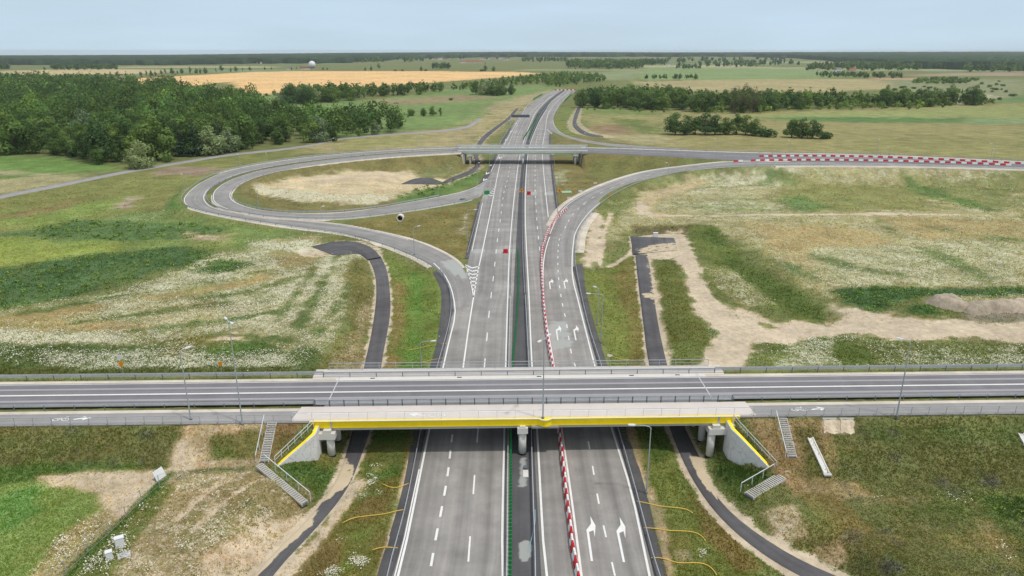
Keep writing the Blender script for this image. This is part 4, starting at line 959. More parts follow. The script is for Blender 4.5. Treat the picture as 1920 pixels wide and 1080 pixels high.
m = MB(); m.hexa([P(-30.4,-4.6,5.1), P(-30.4+.0,-4.6,5.1), P(30.6,-4.6,5.1), P(30.6,-4.6,5.1)], [P(0,0,0)]*4) if False else None
# walkway slab with slanting ends
m.v, m.f = [], []
q = [(-29.0,-8.5),(30.4,-8.5),(30.4-1.2+1.2,-8.2),(29.2,-4.55),(-27.4,-4.55),(-30.6,-8.2)]
q = [(-30.8,-8.45),(31.5,-8.45),(31.3,-4.5),(-30.3,-4.5)]
m.add([P(u,v,5.17) for u,v in q] + [P(u,v,OZ+.06) for u,v in q], [(0,3,2,1),(4,5,6,7),(0,1,5,4),(1,2,6,5),(2,3,7,6),(3,0,4,7)])
inb_(m.build('walkway', SIDEW))
# yellow edge beam with the round bay that carries the lamp column
prof = [(-28.2,-8.62)] + [(2.1,-8.62),(2.35,-8.8),(2.65,-9.02),(3.0,-9.1),(3.35,-9.02),(3.65,-8.8),(3.9,-8.62)] + [(29.2,-8.62)]
back_ = [(u, -8.25) for u, v in prof]
m = MB(); n = len(prof)
zt, zb = OZ + .08, 4.45
vs = [P(u,v,zb) for u,v in prof] + [P(u,v,zt) for u,v in prof] + [P(u,v,zb) for u,v in back_] + [P(u,v,zt) for u,v in back_]
fs = []
for i in range(n-1): fs += [(i,i+1,n+i+1,n+i), (n+i,n+i+1,3*n+i+1,3*n+i), (2*n+i,3*n+i,3*n+i+1,2*n+i+1), (i,2*n+i,2*n+i+1,i+1)]
fs += [(0,n,3*n,2*n), (n-1,3*n-1,4*n-1,2*n-1)]
m.add(vs, fs); inb_(m.build('edge_beam', YEL))
m = MB(); m.extrude([(-.02,0),(.2,0),(.2,.05),(-.02,.05)], [P(u,v,zt) for u,v in prof]); inb_(m.build('coping', CONC_L))
for u in (-25.4, 26.4):
    m = MB(); pr(m, u-.12, -8.66, 4.44, u+.12, -8.6, zt+.02); inb_(m.build('joint_cover', CONC))
m = MB(); pr(m, 1.2, -9.0, 4.2, 4.8, -8.4, 4.44); inb_(m.build('bay_bracket', CONC_D))
# rear shoulder: kerb, concrete footway and edge beam
m = MB(); pr(m, -31, 3.76, 5.17, 31.2, 4.9, OZ - .01); inb_(m.build('rear_gutter', CONC_L))
m = MB(); pr(m, -31, 4.9, 5.17, 31.2, 6.95, OZ + .14); inb_(m.build('rear_footway', SIDEW))
m = MB(); pr(m, -31, 6.95, 4.5, 31.2, 7.3, OZ + .2); inb_(m.build('edge_beam', CONC_L))
for u in (-22, -9, 3, 17, 24):
    m = MB(); pr(m, u-.35, 4.3, OZ-.0095, u+.35, 4.6, OZ-.004); inb_(m.build('drain_grate', BLK))
# piers
def column(u, v, zb, r=.52, ztop=3.4, par=br):
    x, y, _ = P(u, v, 0)
    m = MB(); m.tube([(x,y,zb),(x,y,ztop)], r, 24); o = inb_(sm2(m.build('pier', CONC_L)), par)
    m = MB(); m.tube([(x,y,zb-.25),(x,y,zb+.22)], r + .03, 24); c = m.build('base_ring', BLK); c.parent = o; c.matrix_parent_inverse = Matrix.Translation(par.location).inverted() if False else o.matrix_parent_inverse.copy() if False else Matrix.Identity(4)
    return o
def sm2(o):
    for p in o.data.polygons: p.use_smooth = len(p.vertices) == 4
    return o
for u, zb, vs_ in ((0, 0.0, (-8.3,-4.2,-.2,3.8,6.6)), (-25.7, .25, (-8.6,-4.7,-.7,3.3,6.6)), (25.6, -.65, (-8.6,-4.6,-.6,3.4,6.6))):
    for v in vs_: column(u, v, zb)
    m = MB()
    if u == 0: pr(m, -.7, -9.05, 3.42, .7, 6.9, 4.28)
    elif u < 0: pr(m, -27.6, -9.3, 3.05, -24.9, 6.9, 3.94)
    else: pr(m, 25.0, -9.35, 3.05, 28.0, 6.9, 3.94)
    inb_(m.build('pier_cap', CONC_L))
    for v in (-8.7, -4.2, 2.4) if u == 0 else (-9.0, -4.2, 2.4):
        uu = u if u == 0 else (-25.9 if u < 0 else 26.0)
        m = MB(); pr(m, uu-.4, v-.25, 4.28 if u == 0 else 3.94, uu+.4, v+.45, 4.49 if u == 0 else 4.72) if u == 0 or v > -8 else pr(m, uu-.5, v-.28, 3.94, uu+.5, v+.32, 4.42)
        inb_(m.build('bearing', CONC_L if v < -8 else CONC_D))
# abutments and splayed wing walls with yellow copings
m = MB(); pr(m, -28.4, -8.4, -.3, -27.5, 6.9, 4.9); inb_(m.build('abutment', CONC_L))
m = MB(); pr(m, 27.9, -8.4, -1.2, 28.8, 6.9, 4.9); inb_(m.build('abutment', CONC_L))
m = MB(); pr(m, -28.2, -9.3, 3.0, -27.3, -8.38, 4.44); inb_(m.build('end_pillar', CONC_L))
m = MB(); pr(m, 27.6, -9.3, 3.0, 28.5, -8.38, 4.44); inb_(m.build('end_pillar', CONC_L))
def wing(plan, tops, bots, label=None):
    m = MB(); n = len(plan); th = .45
    pl = [np.array(P(u, v, 0)) for u, v in plan]
    nrm = []
    for i in range(n):
        t = pl[min(i+1,n-1)] - pl[max(i-1,0)]; t = t / np.linalg.norm(t); nrm.append(np.array([t[1], -t[0], 0]))
    sgn = 1 if plan[0][0] < 0 else -1
    f = [p + [0,0,b] for p, b in zip(pl, bots)]; g = [p + [0,0,t_] for p, t_ in zip(pl, tops)]
    fb = [p - sgn * nn * th + [0,0,b] for p, nn, b in zip(pl, nrm, bots)]; gb = [p - sgn * nn * th + [0,0,t_] for p, nn, t_ in zip(pl, nrm, tops)]
    fs = []
    for i in range(n-1): fs += [(i,i+1,n+i+1,n+i),(n+i,n+i+1,3*n+i+1,3*n+i),(2*n+i,3*n+i,3*n+i+1,2*n+i+1),(i,2*n+i,2*n+i+1,i+1)]
    fs += [(0,n,3*n,2*n),(n-1,3*n-1,4*n-1,2*n-1)]
    m.add(f + g + fb + gb, fs); wl = inb_(m.build('wing_wall', WALLM))
    m = MB(); pts = [p + [0,0,t_ + .002] for p, t_ in zip(pl, tops)]
    pr2 = [(-.05 * sgn, -.12), (.3 * sgn, -.12), (.3 * sgn, .06), (-.05 * sgn, .06)]
    m.extrude([(-a, b) for a, b in pr2], pts); c = m.build('wall_coping', YEL); c.parent = wl
    m = MB(); m.extrude([(.03*sgn,-.1),(.03*sgn,.12),(.09*sgn,.12),(.09*sgn,-.1)], [p + [0,0,b] for p, b in zip(pl, bots)]); c = m.build('base_strip', BLK); c.parent = wl
    return wl
wing([(-27.45,-8.5),(-27.45,-10.4),(-28.2,-11.2),(-31.6,-13.4)], [4.86,4.7,4.2,1.9], [.1,.2,.5,1.35])
wing([(27.85,-8.5),(27.85,-10.6),(28.6,-11.8),(32.2,-14.5)], [4.86,4.7,4.15,.75], [-.9,-.85,-.7,.1])

# ------------------------------------------------------------------ generic rails, fences, lamps
_post_cache = {}
def post_mesh(h, s, mat, kind='box'):
    key = (round(h, 3), s, mat.name)
    if key not in _post_cache:
        m = MB(); m.box(-s/2, -s/2, -.25, s/2, s/2, h); _post_cache[key] = m.mesh('post', mat)
    return _post_cache[key]
def rail_run(name, label, cat, pts, posts, rails, post_s=.09, mat=STEEL, pmat=None, group=None, postmax=95, pname='post'):
    """pts: ground polyline; rails: [(height, thickness, depth, partname)]"""
    pts = np.asarray(pts, float); Q = resample(pts, step=posts) if posts else pts
    e_ = empty(name, Q[0], label, cat, group)
    H = max(r[0] for r in rails); pm = post_mesh(H, post_s, pmat or mat)
    if posts:
        k_ = max(1, math.ceil(len(Q) / postmax))
        for i in range(0, len(Q), k_):
            t = Q[min(i+1, len(Q)-1)] - Q[max(i-1, 0)]
            o = link(pname, pm, e_, Q[i] - Q[0]); o.rotation_euler = (0, 0, math.atan2(t[1], t[0]))
    W_ = resample(pts, step=min(4.0, posts or 4.0)) - Q[0]
    for h, th, dp, pn in rails:
        m = MB(); m.extrude([(-dp/2,h-th/2),(dp/2,h-th/2),(dp/2,h+th/2),(-dp/2,h+th/2)], W_); m.build(pn, mat, e_)
    return e_
def pts_px(l, z=None): return np.array([at(x, y, 0 if z is None else z) for x, y in l])
W1 = [(.62, .31, .06, 'guard_beam')]
W2 = [(.62, .31, .06, 'guard_beam'), (.95, .10, .10, 'top_rail')]
ovl = lambda v, u0, u1, z=OZ, st=4: np.array([P(u, v, z) for u in np.linspace(u0, u1, int(abs(u1-u0)/st) + 1)])
# near crossing road
rail_run('guard_rail', 'steel guard rail between the crossing road and the pale walkway of the near bridge', 'guard rail', ovl(-4.25, -28.5, 29.5), 2.0, [(.62,.31,.06,'guard_beam'),(.98,.12,.1,'top_rail'),(.25,.10,.06,'lower_rail')], .14, STEEL, STEEL_D)
rail_run('guard_rail', 'steel guard rail beside the cycle path left of the near bridge', 'guard rail', ovl(-4.3, -110, -28.7), 4.0, W1, .1, STEEL, STEEL_D)
rail_run('guard_rail', 'steel guard rail beside the cycle path right of the near bridge', 'guard rail', ovl(-4.3, 29.7, 110), 4.0, W1, .1, STEEL, STEEL_D)
rail_run('guard_rail', 'steel guard rail along the far edge of the crossing road left of the near bridge', 'guard rail', ovl(5.6, -110, -29.5, OZ-.1), 4.0, [(.62,.34,.06,'guard_beam'),(.3,.12,.06,'lower_rail')], .1, STEEL, STEEL_D)
rail_run('guard_rail', 'steel guard rail along the far edge of the crossing road right of the near bridge', 'guard rail', ovl(5.6, 30, 110, OZ-.1), 4.0, [(.62,.34,.06,'guard_beam'),(.3,.12,.06,'lower_rail')], .1, STEEL, STEEL_D)
rail_run('guard_rail', 'steel guard rail along the far kerb of the near bridge deck', 'guard rail', ovl(4.95, -29.4, 29.8, OZ+.14), 4.0, [(.58,.30,.06,'guard_beam'),(.28,.1,.06,'lower_rail')], .1, STEEL, STEEL_D)
rail_run('railing', 'thin steel railing on the rear edge of the near bridge', 'railing', ovl(7.1, -29, 29.4, OZ+.2), 2.5, [(1.1,.08,.07,'handrail'),(.6,.04,.04,'mid_rail'),(.12,.05,.04,'bottom_rail')], .06, STEEL)
rail_run('railing', 'white steel railing on the yellow front edge of the near bridge', 'railing', ovl(-8.35, -30.4, 30.9, OZ+.1), 2.5, [(1.12,.07,.06,'handrail'),(.1,.04,.04,'bottom_rail')], .05, LAMPH)
m_bal = MB(); m_bal.box(-.012,-.012,.1,.012,.012,1.1)
rail_run('railing', 'grey tube railing along the cycle path left of the near bridge', 'railing', ovl(-8.42, -110, -30.6, OZ-.1), 2.4, [(1.1,.06,.06,'handrail'),(.15,.05,.05,'bottom_rail')], .06, STEEL)
rail_run('railing', 'grey tube railing along the cycle path right of the near bridge', 'railing', ovl(-8.42, 31.1, 110, OZ-.1), 2.4, [(1.1,.06,.06,'handrail'),(.15,.05,.05,'bottom_rail')], .06, STEEL)
# railings that follow the wing walls down
for lab, a, b in (('left', P(-27.6,-9.0,4.95), P(-31.7,-13.4,2.05)), ('right', P(28.1,-9.3,4.95), P(32.4,-14.4,.95))):
    a, b = np.array(a), np.array(b)
    rail_run('railing', 'sloping white railing on top of the %s wing wall' % lab, 'railing', [a, a + (b-a)*.15 + [0,0,-.1], b], 1.2, [(1.1,.07,.06,'handrail'),(.6,.05,.04,'mid_rail')], .06, LAMPH)
# motorway guard rails
def gr(label, pl, posts=4.0, rails=W1, z=0, mat=STEEL, **kw):
    return rail_run('guard_rail', label, 'guard rail', catmull(pts_px(pl, z)), posts, rails, .1, mat, STEEL_D, **kw)
gr('steel guard rail left of the motorway in front of the near bridge', [(724,1100),(728,1080),(760,960),(790,808)])
gr('steel guard rail right of the motorway in front of the near bridge', [(1240,1100),(1233,1080),(1190,920),(1157,803)])
gr('steel guard rail left of the motorway between the near bridge and the merging ramp', [(790,806),(820,693),(845,593),(843,545),(826,507)])
gr('steel guard rail right of the motorway between the near bridge and the exit curve', [(1157,800),(1128,693),(1103,613),(1084,527),(1078,485),(1083,442)])
gr('steel guard rail on the left side of the near median', [(950,1100),(951,1043),(952,900),(953,806),(954,693),(957,560)], 4, W2)
gr('steel guard rail on the right side of the near median', [(1004,1100),(1003,1043),(1000,950),(997,850),(994,740),(989,640),(985,560)], 4, W2, mat=STEEL)
gr('steel guard rail along the left side of the median between the bridges', [(958,555),(961,477),(968,390),(973,337),(978,300)], 4)
gr('steel guard rail along the right side of the median between the bridges', [(984,555),(980,477),(979,390),(981,337),(985,300)], 4)
gr('guard rail left of the motorway beside the rough grass triangle', [(876,478),(889,430),(903,378)], 4)
gr('guard rail right of the motorway just before the far bridge', [(1046,400),(1040,350),(1034,300)], 4)
gr('guard rail left of the motorway beyond the far bridge', [(936,272),(953,245),(968,216),(983,199),(1000,190)], 8)
gr('guard rail right of the motorway beyond the far bridge', [(1042,222),(1050,202),(1062,186),(1080,171)], 8)
gr('guard rail left of the far median beyond the far bridge', [(985,271),(996,240),(1010,212),(1028,191)], 8)
gr('guard rail right of the far median beyond the far bridge', [(992,269),(1003,239),(1017,211),(1035,190)], 8)
def gr_edge(label, A, B, d, i0, i1, post=6.0, rails=W1):
    n = len(A); a, _ = offs(A, B, d, d); return rail_run('guard_rail', label, 'guard rail', a[int(n*i0):int(n*i1)], post, rails, .1, STEEL, STEEL_D)
gr_edge('guard rail round the outside of the loop', *E['loop_out'], -.5, .0, .93)
gr_edge('guard rail between the outer and the inner loop lanes', E['loop_out'][1], E['loop_out'][0], -.4, .02, .6)
gr_edge('guard rail round the inside of the loop island', E['loop_in'][1], E['loop_in'][0], -.6, .02, .8)
gr_edge('guard rail on the outer side of the exit curve', E['ramp'][1], E['ramp'][0], -.4, .05, .62)
gr_edge('guard rail along the far side of the right crossing road', *E['over_r'], -.6, .05, 1)
gr_edge('guard rail along the lower loop lane above the grass triangle', E['loop_in'][0], E['loop_in'][1], -.4, .62, .93)
# green anti-glare screen along the near median
def glare(label, pl, st=1.0, h=.95):
    Q = resample(catmull(pts_px(pl)), step=st); e_ = empty('anti_glare_screen', Q[0], label, 'screen')
    m = MB(); Wp = Q - Q[0]; m.extrude([(-.05,.3),(.05,.3),(.05,.42),(-.05,.42)], Wp); m.build('base_rail', GRN, e_)
    m = MB()
    for i, p in enumerate(Wp): m.box(p[0]-.14, p[1]-.05, p[2]-.02, p[0]+.14, p[1]+.05, p[2]+h)
    m.build('blades', GRN, e_)
glare('green anti-glare blades on the left of the median in front of the near bridge', [(956,1100),(957,1043),(957.5,900),(958,806)], .7)
glare('green plastic netting line wavering along the median beyond the near bridge', [(958,800),(961,693),(966,630),(970,580),(972,513),(971,470)], 1.0, .55)
for lab, pl in (('left', [(981,262),(993,243),(1003,226),(1009,214)]), ('right', [(991,262),(1001,240),(1010,222)])):
    glare('dark green screen on the %s of the median beyond the far bridge' % lab, pl, 2.0, 1.2)
rail_run('noise_screen', 'green screen fence on the left side of the most distant motorway bridge', 'fence', pts_px([(1000,188),(1010,182),(1017,178)], .3), 6, [(1.2,1.6,.1,'screen_panel')], .2, GRN)
rail_run('noise_screen', 'green screen fence on the right side of the most distant motorway bridge', 'fence', pts_px([(1059,190),(1066,183),(1072,176)], .3), 6, [(1.2,1.6,.1,'screen_panel')], .2, GRN)

# ------------------------------------------------------------------ street lamps
def lamp(base, head, label, arm=1, group=None, heads=1):
    """base: ground point (x,y,z); head: (horizontal reach dx, dy, height)"""
    rx, ry, h = head; reach = math.hypot(rx, ry)
    e_ = empty('street_lamp', base, label, 'street lamp', group)
    m = MB(); m.tube([(0,0,-.3),(0,0,.15)], .2, 8); m.build('base_plate', STEEL_D, e_)
    m = MB(); m.tube([(0,0,-.2),(0,0,h*.5),(0,0,h-.25)], [.10,.08,.06], 8); m.build('pole', LAMPM, e_)
    dirs = [(rx, ry)] if heads == 1 else [(rx, ry), (-rx, -ry)]
    for dx, dy in dirs:
        m = MB(); m.tube([(0,0,h-.35),(dx*.08,dy*.08,h-.08),(dx*.3,dy*.3,h+.06),(dx*.8,dy*.8,h+.16)], .055, 6); m.build('arm', LAMPM, e_)
        m = MB(); L_ = .9; ux, uy = dx/reach, dy/reach; x0, y0 = dx*.8, dy*.8; z0 = h + .17
        q = []
        for t, wd_, th in ((0,.08,.05), (.25,.17,.08), (.75,.17,.07), (1,.10,.03)):
            cx, cy = x0 + ux*L_*t, y0 + uy*L_*t; zc = z0 + .05*t
            q.append([(cx - uy*wd_, cy + ux*wd_, zc - th), (cx + uy*wd_, cy - ux*wd_, zc - th), (cx + uy*wd_*.7, cy - ux*wd_*.7, zc + th), (cx - uy*wd_*.7, cy + ux*wd_*.7, zc + th)])
        vs = [p for r_ in q for p in r_]; fs = [(0,1,2,3), (15,14,13,12)]
        for i in range(3):
            for j in range(4): fs.append((i*4+j, (i+1)*4+j, (i+1)*4+(j+1)%4, i*4+(j+1)%4))
        m.add(vs, fs); m.build('lamp_head', LAMPH, e_)
    return e_
def lamp_px(bx, by, hx, hy, label, z=None, dy=0.0, heads=1):
    """lamp whose foot is at photo pixel (bx,by) and head at (hx,hy), both at the foot's distance"""
    b = atg(bx, by) if z is None else at(bx, by, z)
    cx, cy = (hx - 960) / F_PX, (540 - hy) / F_PX; d = np.array([cx, cp_ + cy*sp_, -sp_ + cy*cp_]); t = (b[1] + dy) / d[1]
    hp = np.array([0, 0, CAM_H]) + d * t; rx = hp[0] - b[0]; hh = hp[2] - b[2]
    if abs(rx) < .5: rx = .5 if rx >= 0 else -.5
    return lamp(b, (rx, dy, hh), label, heads=heads)
LZ = OZ - .05
lamp_px(358,787,347,655,'bent arm street lamp beside the cycle path left of the near bridge', LZ, .6)
lamp_px(455,797,427,607,'tall straight street lamp at the embankment edge left of the near bridge', LZ - .3, -.6, 2)
lamp_px(1018,784,1018,641,'tall lamp column on the bay of the yellow bridge edge', OZ + .12, -.8, 2)
lamp_px(1681,781,1690,638,'street lamp with bent arm beside the cycle path right of the near bridge', LZ, .6)
lamp_px(1212,925,1184,799,'street lamp right of the motorway in front of the near bridge')
lamp_px(1127,643,1102,552,'single arm lamp right of the exit lanes beyond the near bridge')
lamp_px(1120,610,1122,540,'straight lamp just behind the single arm lamp right of the exit lanes', None, .5)
lamp_px(790,693,813,641,'lamp in the grass left of the motorway just beyond the near bridge')
lamp_px(777,477,784,425,'lamp on the gravel verge of the merging left ramp', .1, .4)
lamp_px(877,453,892,394,'lamp with arm on the edge of the rough grass triangle')
lamp_px(603,412,605,388,'short looking lamp between the two loop ramp lanes', .8, .8)
lamp_px(452,324,448,290,'lamp behind the upper left bend of the loop', 4.0, .6)
lamp_px(347,362,343,327,'lamp at the leftmost bend of the loop', 2.8, .6)
lamp_px(485,388,482,358,'lamp at the inner gravel edge of the loop island', 1.9, .6)
lamp_px(624,289,623,260,'lamp behind the loop road left of the far bridge', 5.8, .6)
lamp_px(503,312,501,288,'thin lamp on the inner side of the upper loop bend', 4.6, .6)
lamp_px(793,279,792,255,'right one of a pair of lamps behind the road left of the far bridge', 6, .6)
lamp_px(782,280,781,258,'left one of a pair of lamps behind the road left of the far bridge', 6, .6)
lamp_px(952,247,951,220,'lamp left of the motorway in front of the sign gantry')
lamp_px(941,262,942,239,'lamp left of the motorway close behind the far bridge')
lamp_px(822,378,820,350,'lamp at the lower right of the loop island')
lamp_px(895,350,896,306,'lamp left of the motorway in front of the far bridge')
lamp_px(918,314,918,289,'lamp under the front edge of the far bridge on its left')
lamp_px(1039,312,1038,290,'lamp under the front edge of the far bridge on its right')
lamp_px(1047,362,1046,333,'lamp right of the motorway beside the orange warning sign')
lamp_px(1098,264,1098,250,'lamp beside the small ramp behind the far bridge', 2, .6)
lamp_px(1252,330,1252,306,'lamp on the left verge of the climbing exit curve', 2.6, .6)
lamp_px(1343,292,1342,261,'lamp standing where the exit ramp meets the crossing road', 6, .6)
lamp_px(1480,287,1481,264,'lamp behind the left end of the red and white barriers', 6, .6)
lamp_px(1643,291,1647,262,'tallest leaning lamp behind the middle of the far barriers', 6, .6)
lamp_px(1667,292,1668,276,'shorter lamp right of the leaning lamp behind the far barriers', 6, .6)
lamp_px(1857,299,1861,270,'lamp with arm near the right end of the far barriers', 6, .6)
lamp_px(1863,301,1865,279,'short lamp beside the lamp near the right end of the far barriers', 6, .6)
lamp_px(1099,396,1098,384,'small lamp on the verge at the start of the exit curve')

# ------------------------------------------------------------------ red and white water-filled barriers
def barrier_mesh(mat, Lx=1.16, h=.95):
    pr_ = [(-.27,0),(.27,0),(.27,.16),(.17,.34),(.12,h-.04),(.08,h),(-.08,h),(-.12,h-.04),(-.17,.34),(-.27,.16)]
    m = MB(); n = len(pr_); vs = []
    for x, s_ in ((-Lx/2,.9), (-Lx/2+.06,1), (Lx/2-.06,1), (Lx/2,.9)): vs += [(x, o*s_, z if z < h*.8 else z) for o, z in pr_]
    fs = [tuple(range(n))[::-1], tuple(3*n+i for i in range(n))]
    for r_ in range(3):
        for i in range(n): fs.append((r_*n+i, r_*n+(i+1)%n, (r_+1)*n+(i+1)%n, (r_+1)*n+i))
    m.add(vs, fs); m.box(Lx/2-.02,-.05,.2,Lx/2+.05,.05,.7); m.box(-.09,-.09,h-.01,.09,.09,h+.05)
    return m.mesh('barrier_unit', mat)
BMr, BMw = barrier_mesh(RED), barrier_mesh(WHT)
BMr2, BMw2 = barrier_mesh(RED, 1.95, .72), barrier_mesh(WHT, 1.95, .72)
def barrier_line(pts, step, mr, mw, lr, lw, gr_, start=0):
    Q = resample(pts, step=step)
    for i in range(len(Q) - 1):
        c = (Q[i] + Q[i+1]) / 2; t = Q[i+1] - Q[i]; red = (i + start) % 2 == 0
        o = link('barrier', mr if red else mw, None, c); jit = rr.normal(0, .03); o.location.x += rr.normal(0, .035); o.location.y += rr.normal(0, .03)
        o.rotation_euler = (0, 0, math.atan2(t[1], t[0]) + jit)
        tag(o, lr if red else lw, 'barrier', gr_)
BL = [(1086,1100),(1083,1078),(1073,1020),(1063,936),(1054,856),(1048,805),(1041,735),(1036.5,693),(1027,640),(1020,580),(1016.5,530),(1015,490),(1020,457),(1032,427),(1043,411),(1063,393)]
barrier_line(catmull(pts_px(BL, .02)), 1.22, BMr, BMw, 'red plastic barrier unit in the long line beside the two exit lanes', 'white plastic barrier unit in the long line beside the two exit lanes', 'barrier units lined up along the exit lanes')
barrier_line(catmull(np.array([at(x,y,6.06) for x,y in [(1424,294),(1500,293.3),(1600,294.2),(1700,297),(1800,301.5),(1935,308.5)]])), 2.05, BMr2, BMw2, 'red barrier unit in the rear row on the far crossing road', 'white barrier unit in the rear row on the far crossing road', 'barrier units in the rear row on the crossing road')
barrier_line(catmull(np.array([at(x,y,6.06) for x,y in [(1408,302),(1500,301),(1600,301.5),(1700,303.3),(1800,306.5),(1896,310.5)]])), 2.05, BMr2, BMw2, 'red barrier unit in the front row on the far crossing road', 'white barrier unit in the front row on the far crossing road', 'barrier units in the front row on the crossing road')
barrier_line(np.array([at(1375,303.5,6.05), at(1393,303,6.05)]), 2.05, BMr2, BMw2, 'red barrier unit in the short row at the top of the exit curve', 'white barrier unit in the short row at the top of the exit curve', 'short barrier row at the top of the exit curve')
barrier_line(np.array([at(1040,169.5,.02), at(1080,169.5,.02)]), 2.6, barrier_mesh(RED,2.5,1.4), barrier_mesh(WHT,2.5,1.4), 'red barrier unit closing the far end of the motorway', 'white barrier unit closing the far end of the motorway', 'barrier row closing the far end of the motorway')
def block(px, py, w_, d_, h_, mat, label, cat='barrier'):
    b = at(px, py, .02); e_ = empty('road_block', b, label, cat)
    m = MB(); m.hexa([(-w_/2,-d_/2,0),(w_/2,-d_/2,0),(w_/2,d_/2,0),(-w_/2,d_/2,0)], [(-w_/2,-d_*.36,h_),(w_/2,-d_*.36,h_),(w_/2,d_*.36,h_),(-w_/2,d_*.36,h_)]); m.build('body', mat, e_)
    m = MB(); m.box(-w_/2-.04,-d_/2-.04,0,w_/2+.04,d_/2+.04,.08); m.build('foot', STEEL_D, e_)
    m = MB(); m.box(-w_*.3,-.05,h_,w_*.3,.05,h_+.08); m.build('handle_bar', mat, e_)
block(948,474,1.3,.9,1.0,RED,'red block standing on the pale concrete patch in the left carriageway')
block(991.5,365,1.5,.9,1.2,RED,'red block standing on the pale patch in the right carriageway')
block(913,364,2.0,1.2,1.3,GRN,'green crash cushion at the nose of the gore below the far bridge','crash cushion')
block(868,375,2.2,1.0,.5,STEEL_D,'dark grey crate lying on the inner loop lane','crate')

# ------------------------------------------------------------------ far bridge
fb0 = np.array([4.0, 349.0, 6.3])
fb = empty('road_bridge', fb0, 'far road bridge with pale green parapet edge over the motorway', 'bridge')
def fx(px, D): # world x at photo column px for ground distance D at deck height
    return (px - 960) / F_PX * (D * cp_ + (CAM_H - 6) * sp_)
y0, y1 = 343.0, 355.5
xa, xb = fx(862, 343), fx(1098, 343)
def fbx(name, x0, ya, z0, x1, yb, z1, mat): m = MB(); m.box(x0,ya,z0,x1,yb,z1); return inb_(m.build(name, mat), fb)
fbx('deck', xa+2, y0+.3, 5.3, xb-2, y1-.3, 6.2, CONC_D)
fbx('girder', xa+2, y0+.05, 4.9, xb-2, y0+.8, 5.55, GREENP)
fbx('edge_beam', xa-1, y0-.2, 5.55, xb+1, y0+.35, 6.25, GREENP)
fbx('edge_beam', xa-1, y1-.35, 5.55, xb+1, y1+.2, 6.45, CONC)
fbx('coping', xa-1, y0-.22, 6.25, xb+1, y0+.9, 6.75, CONC_L)
fbx('road_slab', xa-3, y0+.92, 6.2, xb+3, y1-.4, 6.34, ASPH_X)
fbx('footway', xa-1, y1-1.9, 6.342, xb+1, y1-.38, 6.5, CONC_L)
for xx in (xa + 3.5, xb - 6.0):
    fbx('pier_cap', xx, y0-.4, 4.0, xx+2.6, y1-.8, 4.7, CONC_L)
    fbx('bearing', xx+.8, y0+.1, 4.7, xx+1.6, y0+.9, 5.28, CONC_L)
    for yy in (y0+.6, y0+4.5, y0+8.5):
        m = MB(); m.tube([(xx+1.3,yy,-.5),(xx+1.3,yy,4.0)], .5, 14); inb_(sm2(m.build('pier', CONC_L)), fb)
xm = fx(980.5, 342)
fbx('pier_cap', xm-.8, y0-.6, 3.9, xm+.8, y1-.8, 4.88, CONC_L)
for yy in (y0+.2, y0+4.5, y0+8.5):
    m = MB(); m.tube([(xm,yy,-.1),(xm,yy,3.9)], .55, 14); inb_(sm2(m.build('pier', CONC_L)), fb)
fbx('abutment', xa+1.4, y0+.2, -.5, xa+2.4, y1-.2, 5.3, CONC); fbx('abutment', xb-2.4, y0+.2, -.5, xb-1.4, y1-.2, 5.3, CONC)
for s_, xw in ((-1, xa+1.6), (1, xb-1.6)):
    m = MB(); a = [(xw,y0,-.6),(xw,y0,5.5),(xw+s_*5.2,y0-4.4,.4),(xw+s_*5.2,y0-4.4,-.6)]
    b = [(p[0]+.0, p[1]+.5, p[2]) for p in a]
    m.add(a + b, [(0,1,2,3),(7,6,5,4),(0,4,5,1),(1,5,6,2),(2,6,7,3),(3,7,4,0)]); inb_(m.build('wing_wall', CONC_L), fb)
STAIRM = simple('weathered_stair_concrete', C(190,185,176), .9, .14, 1.5)
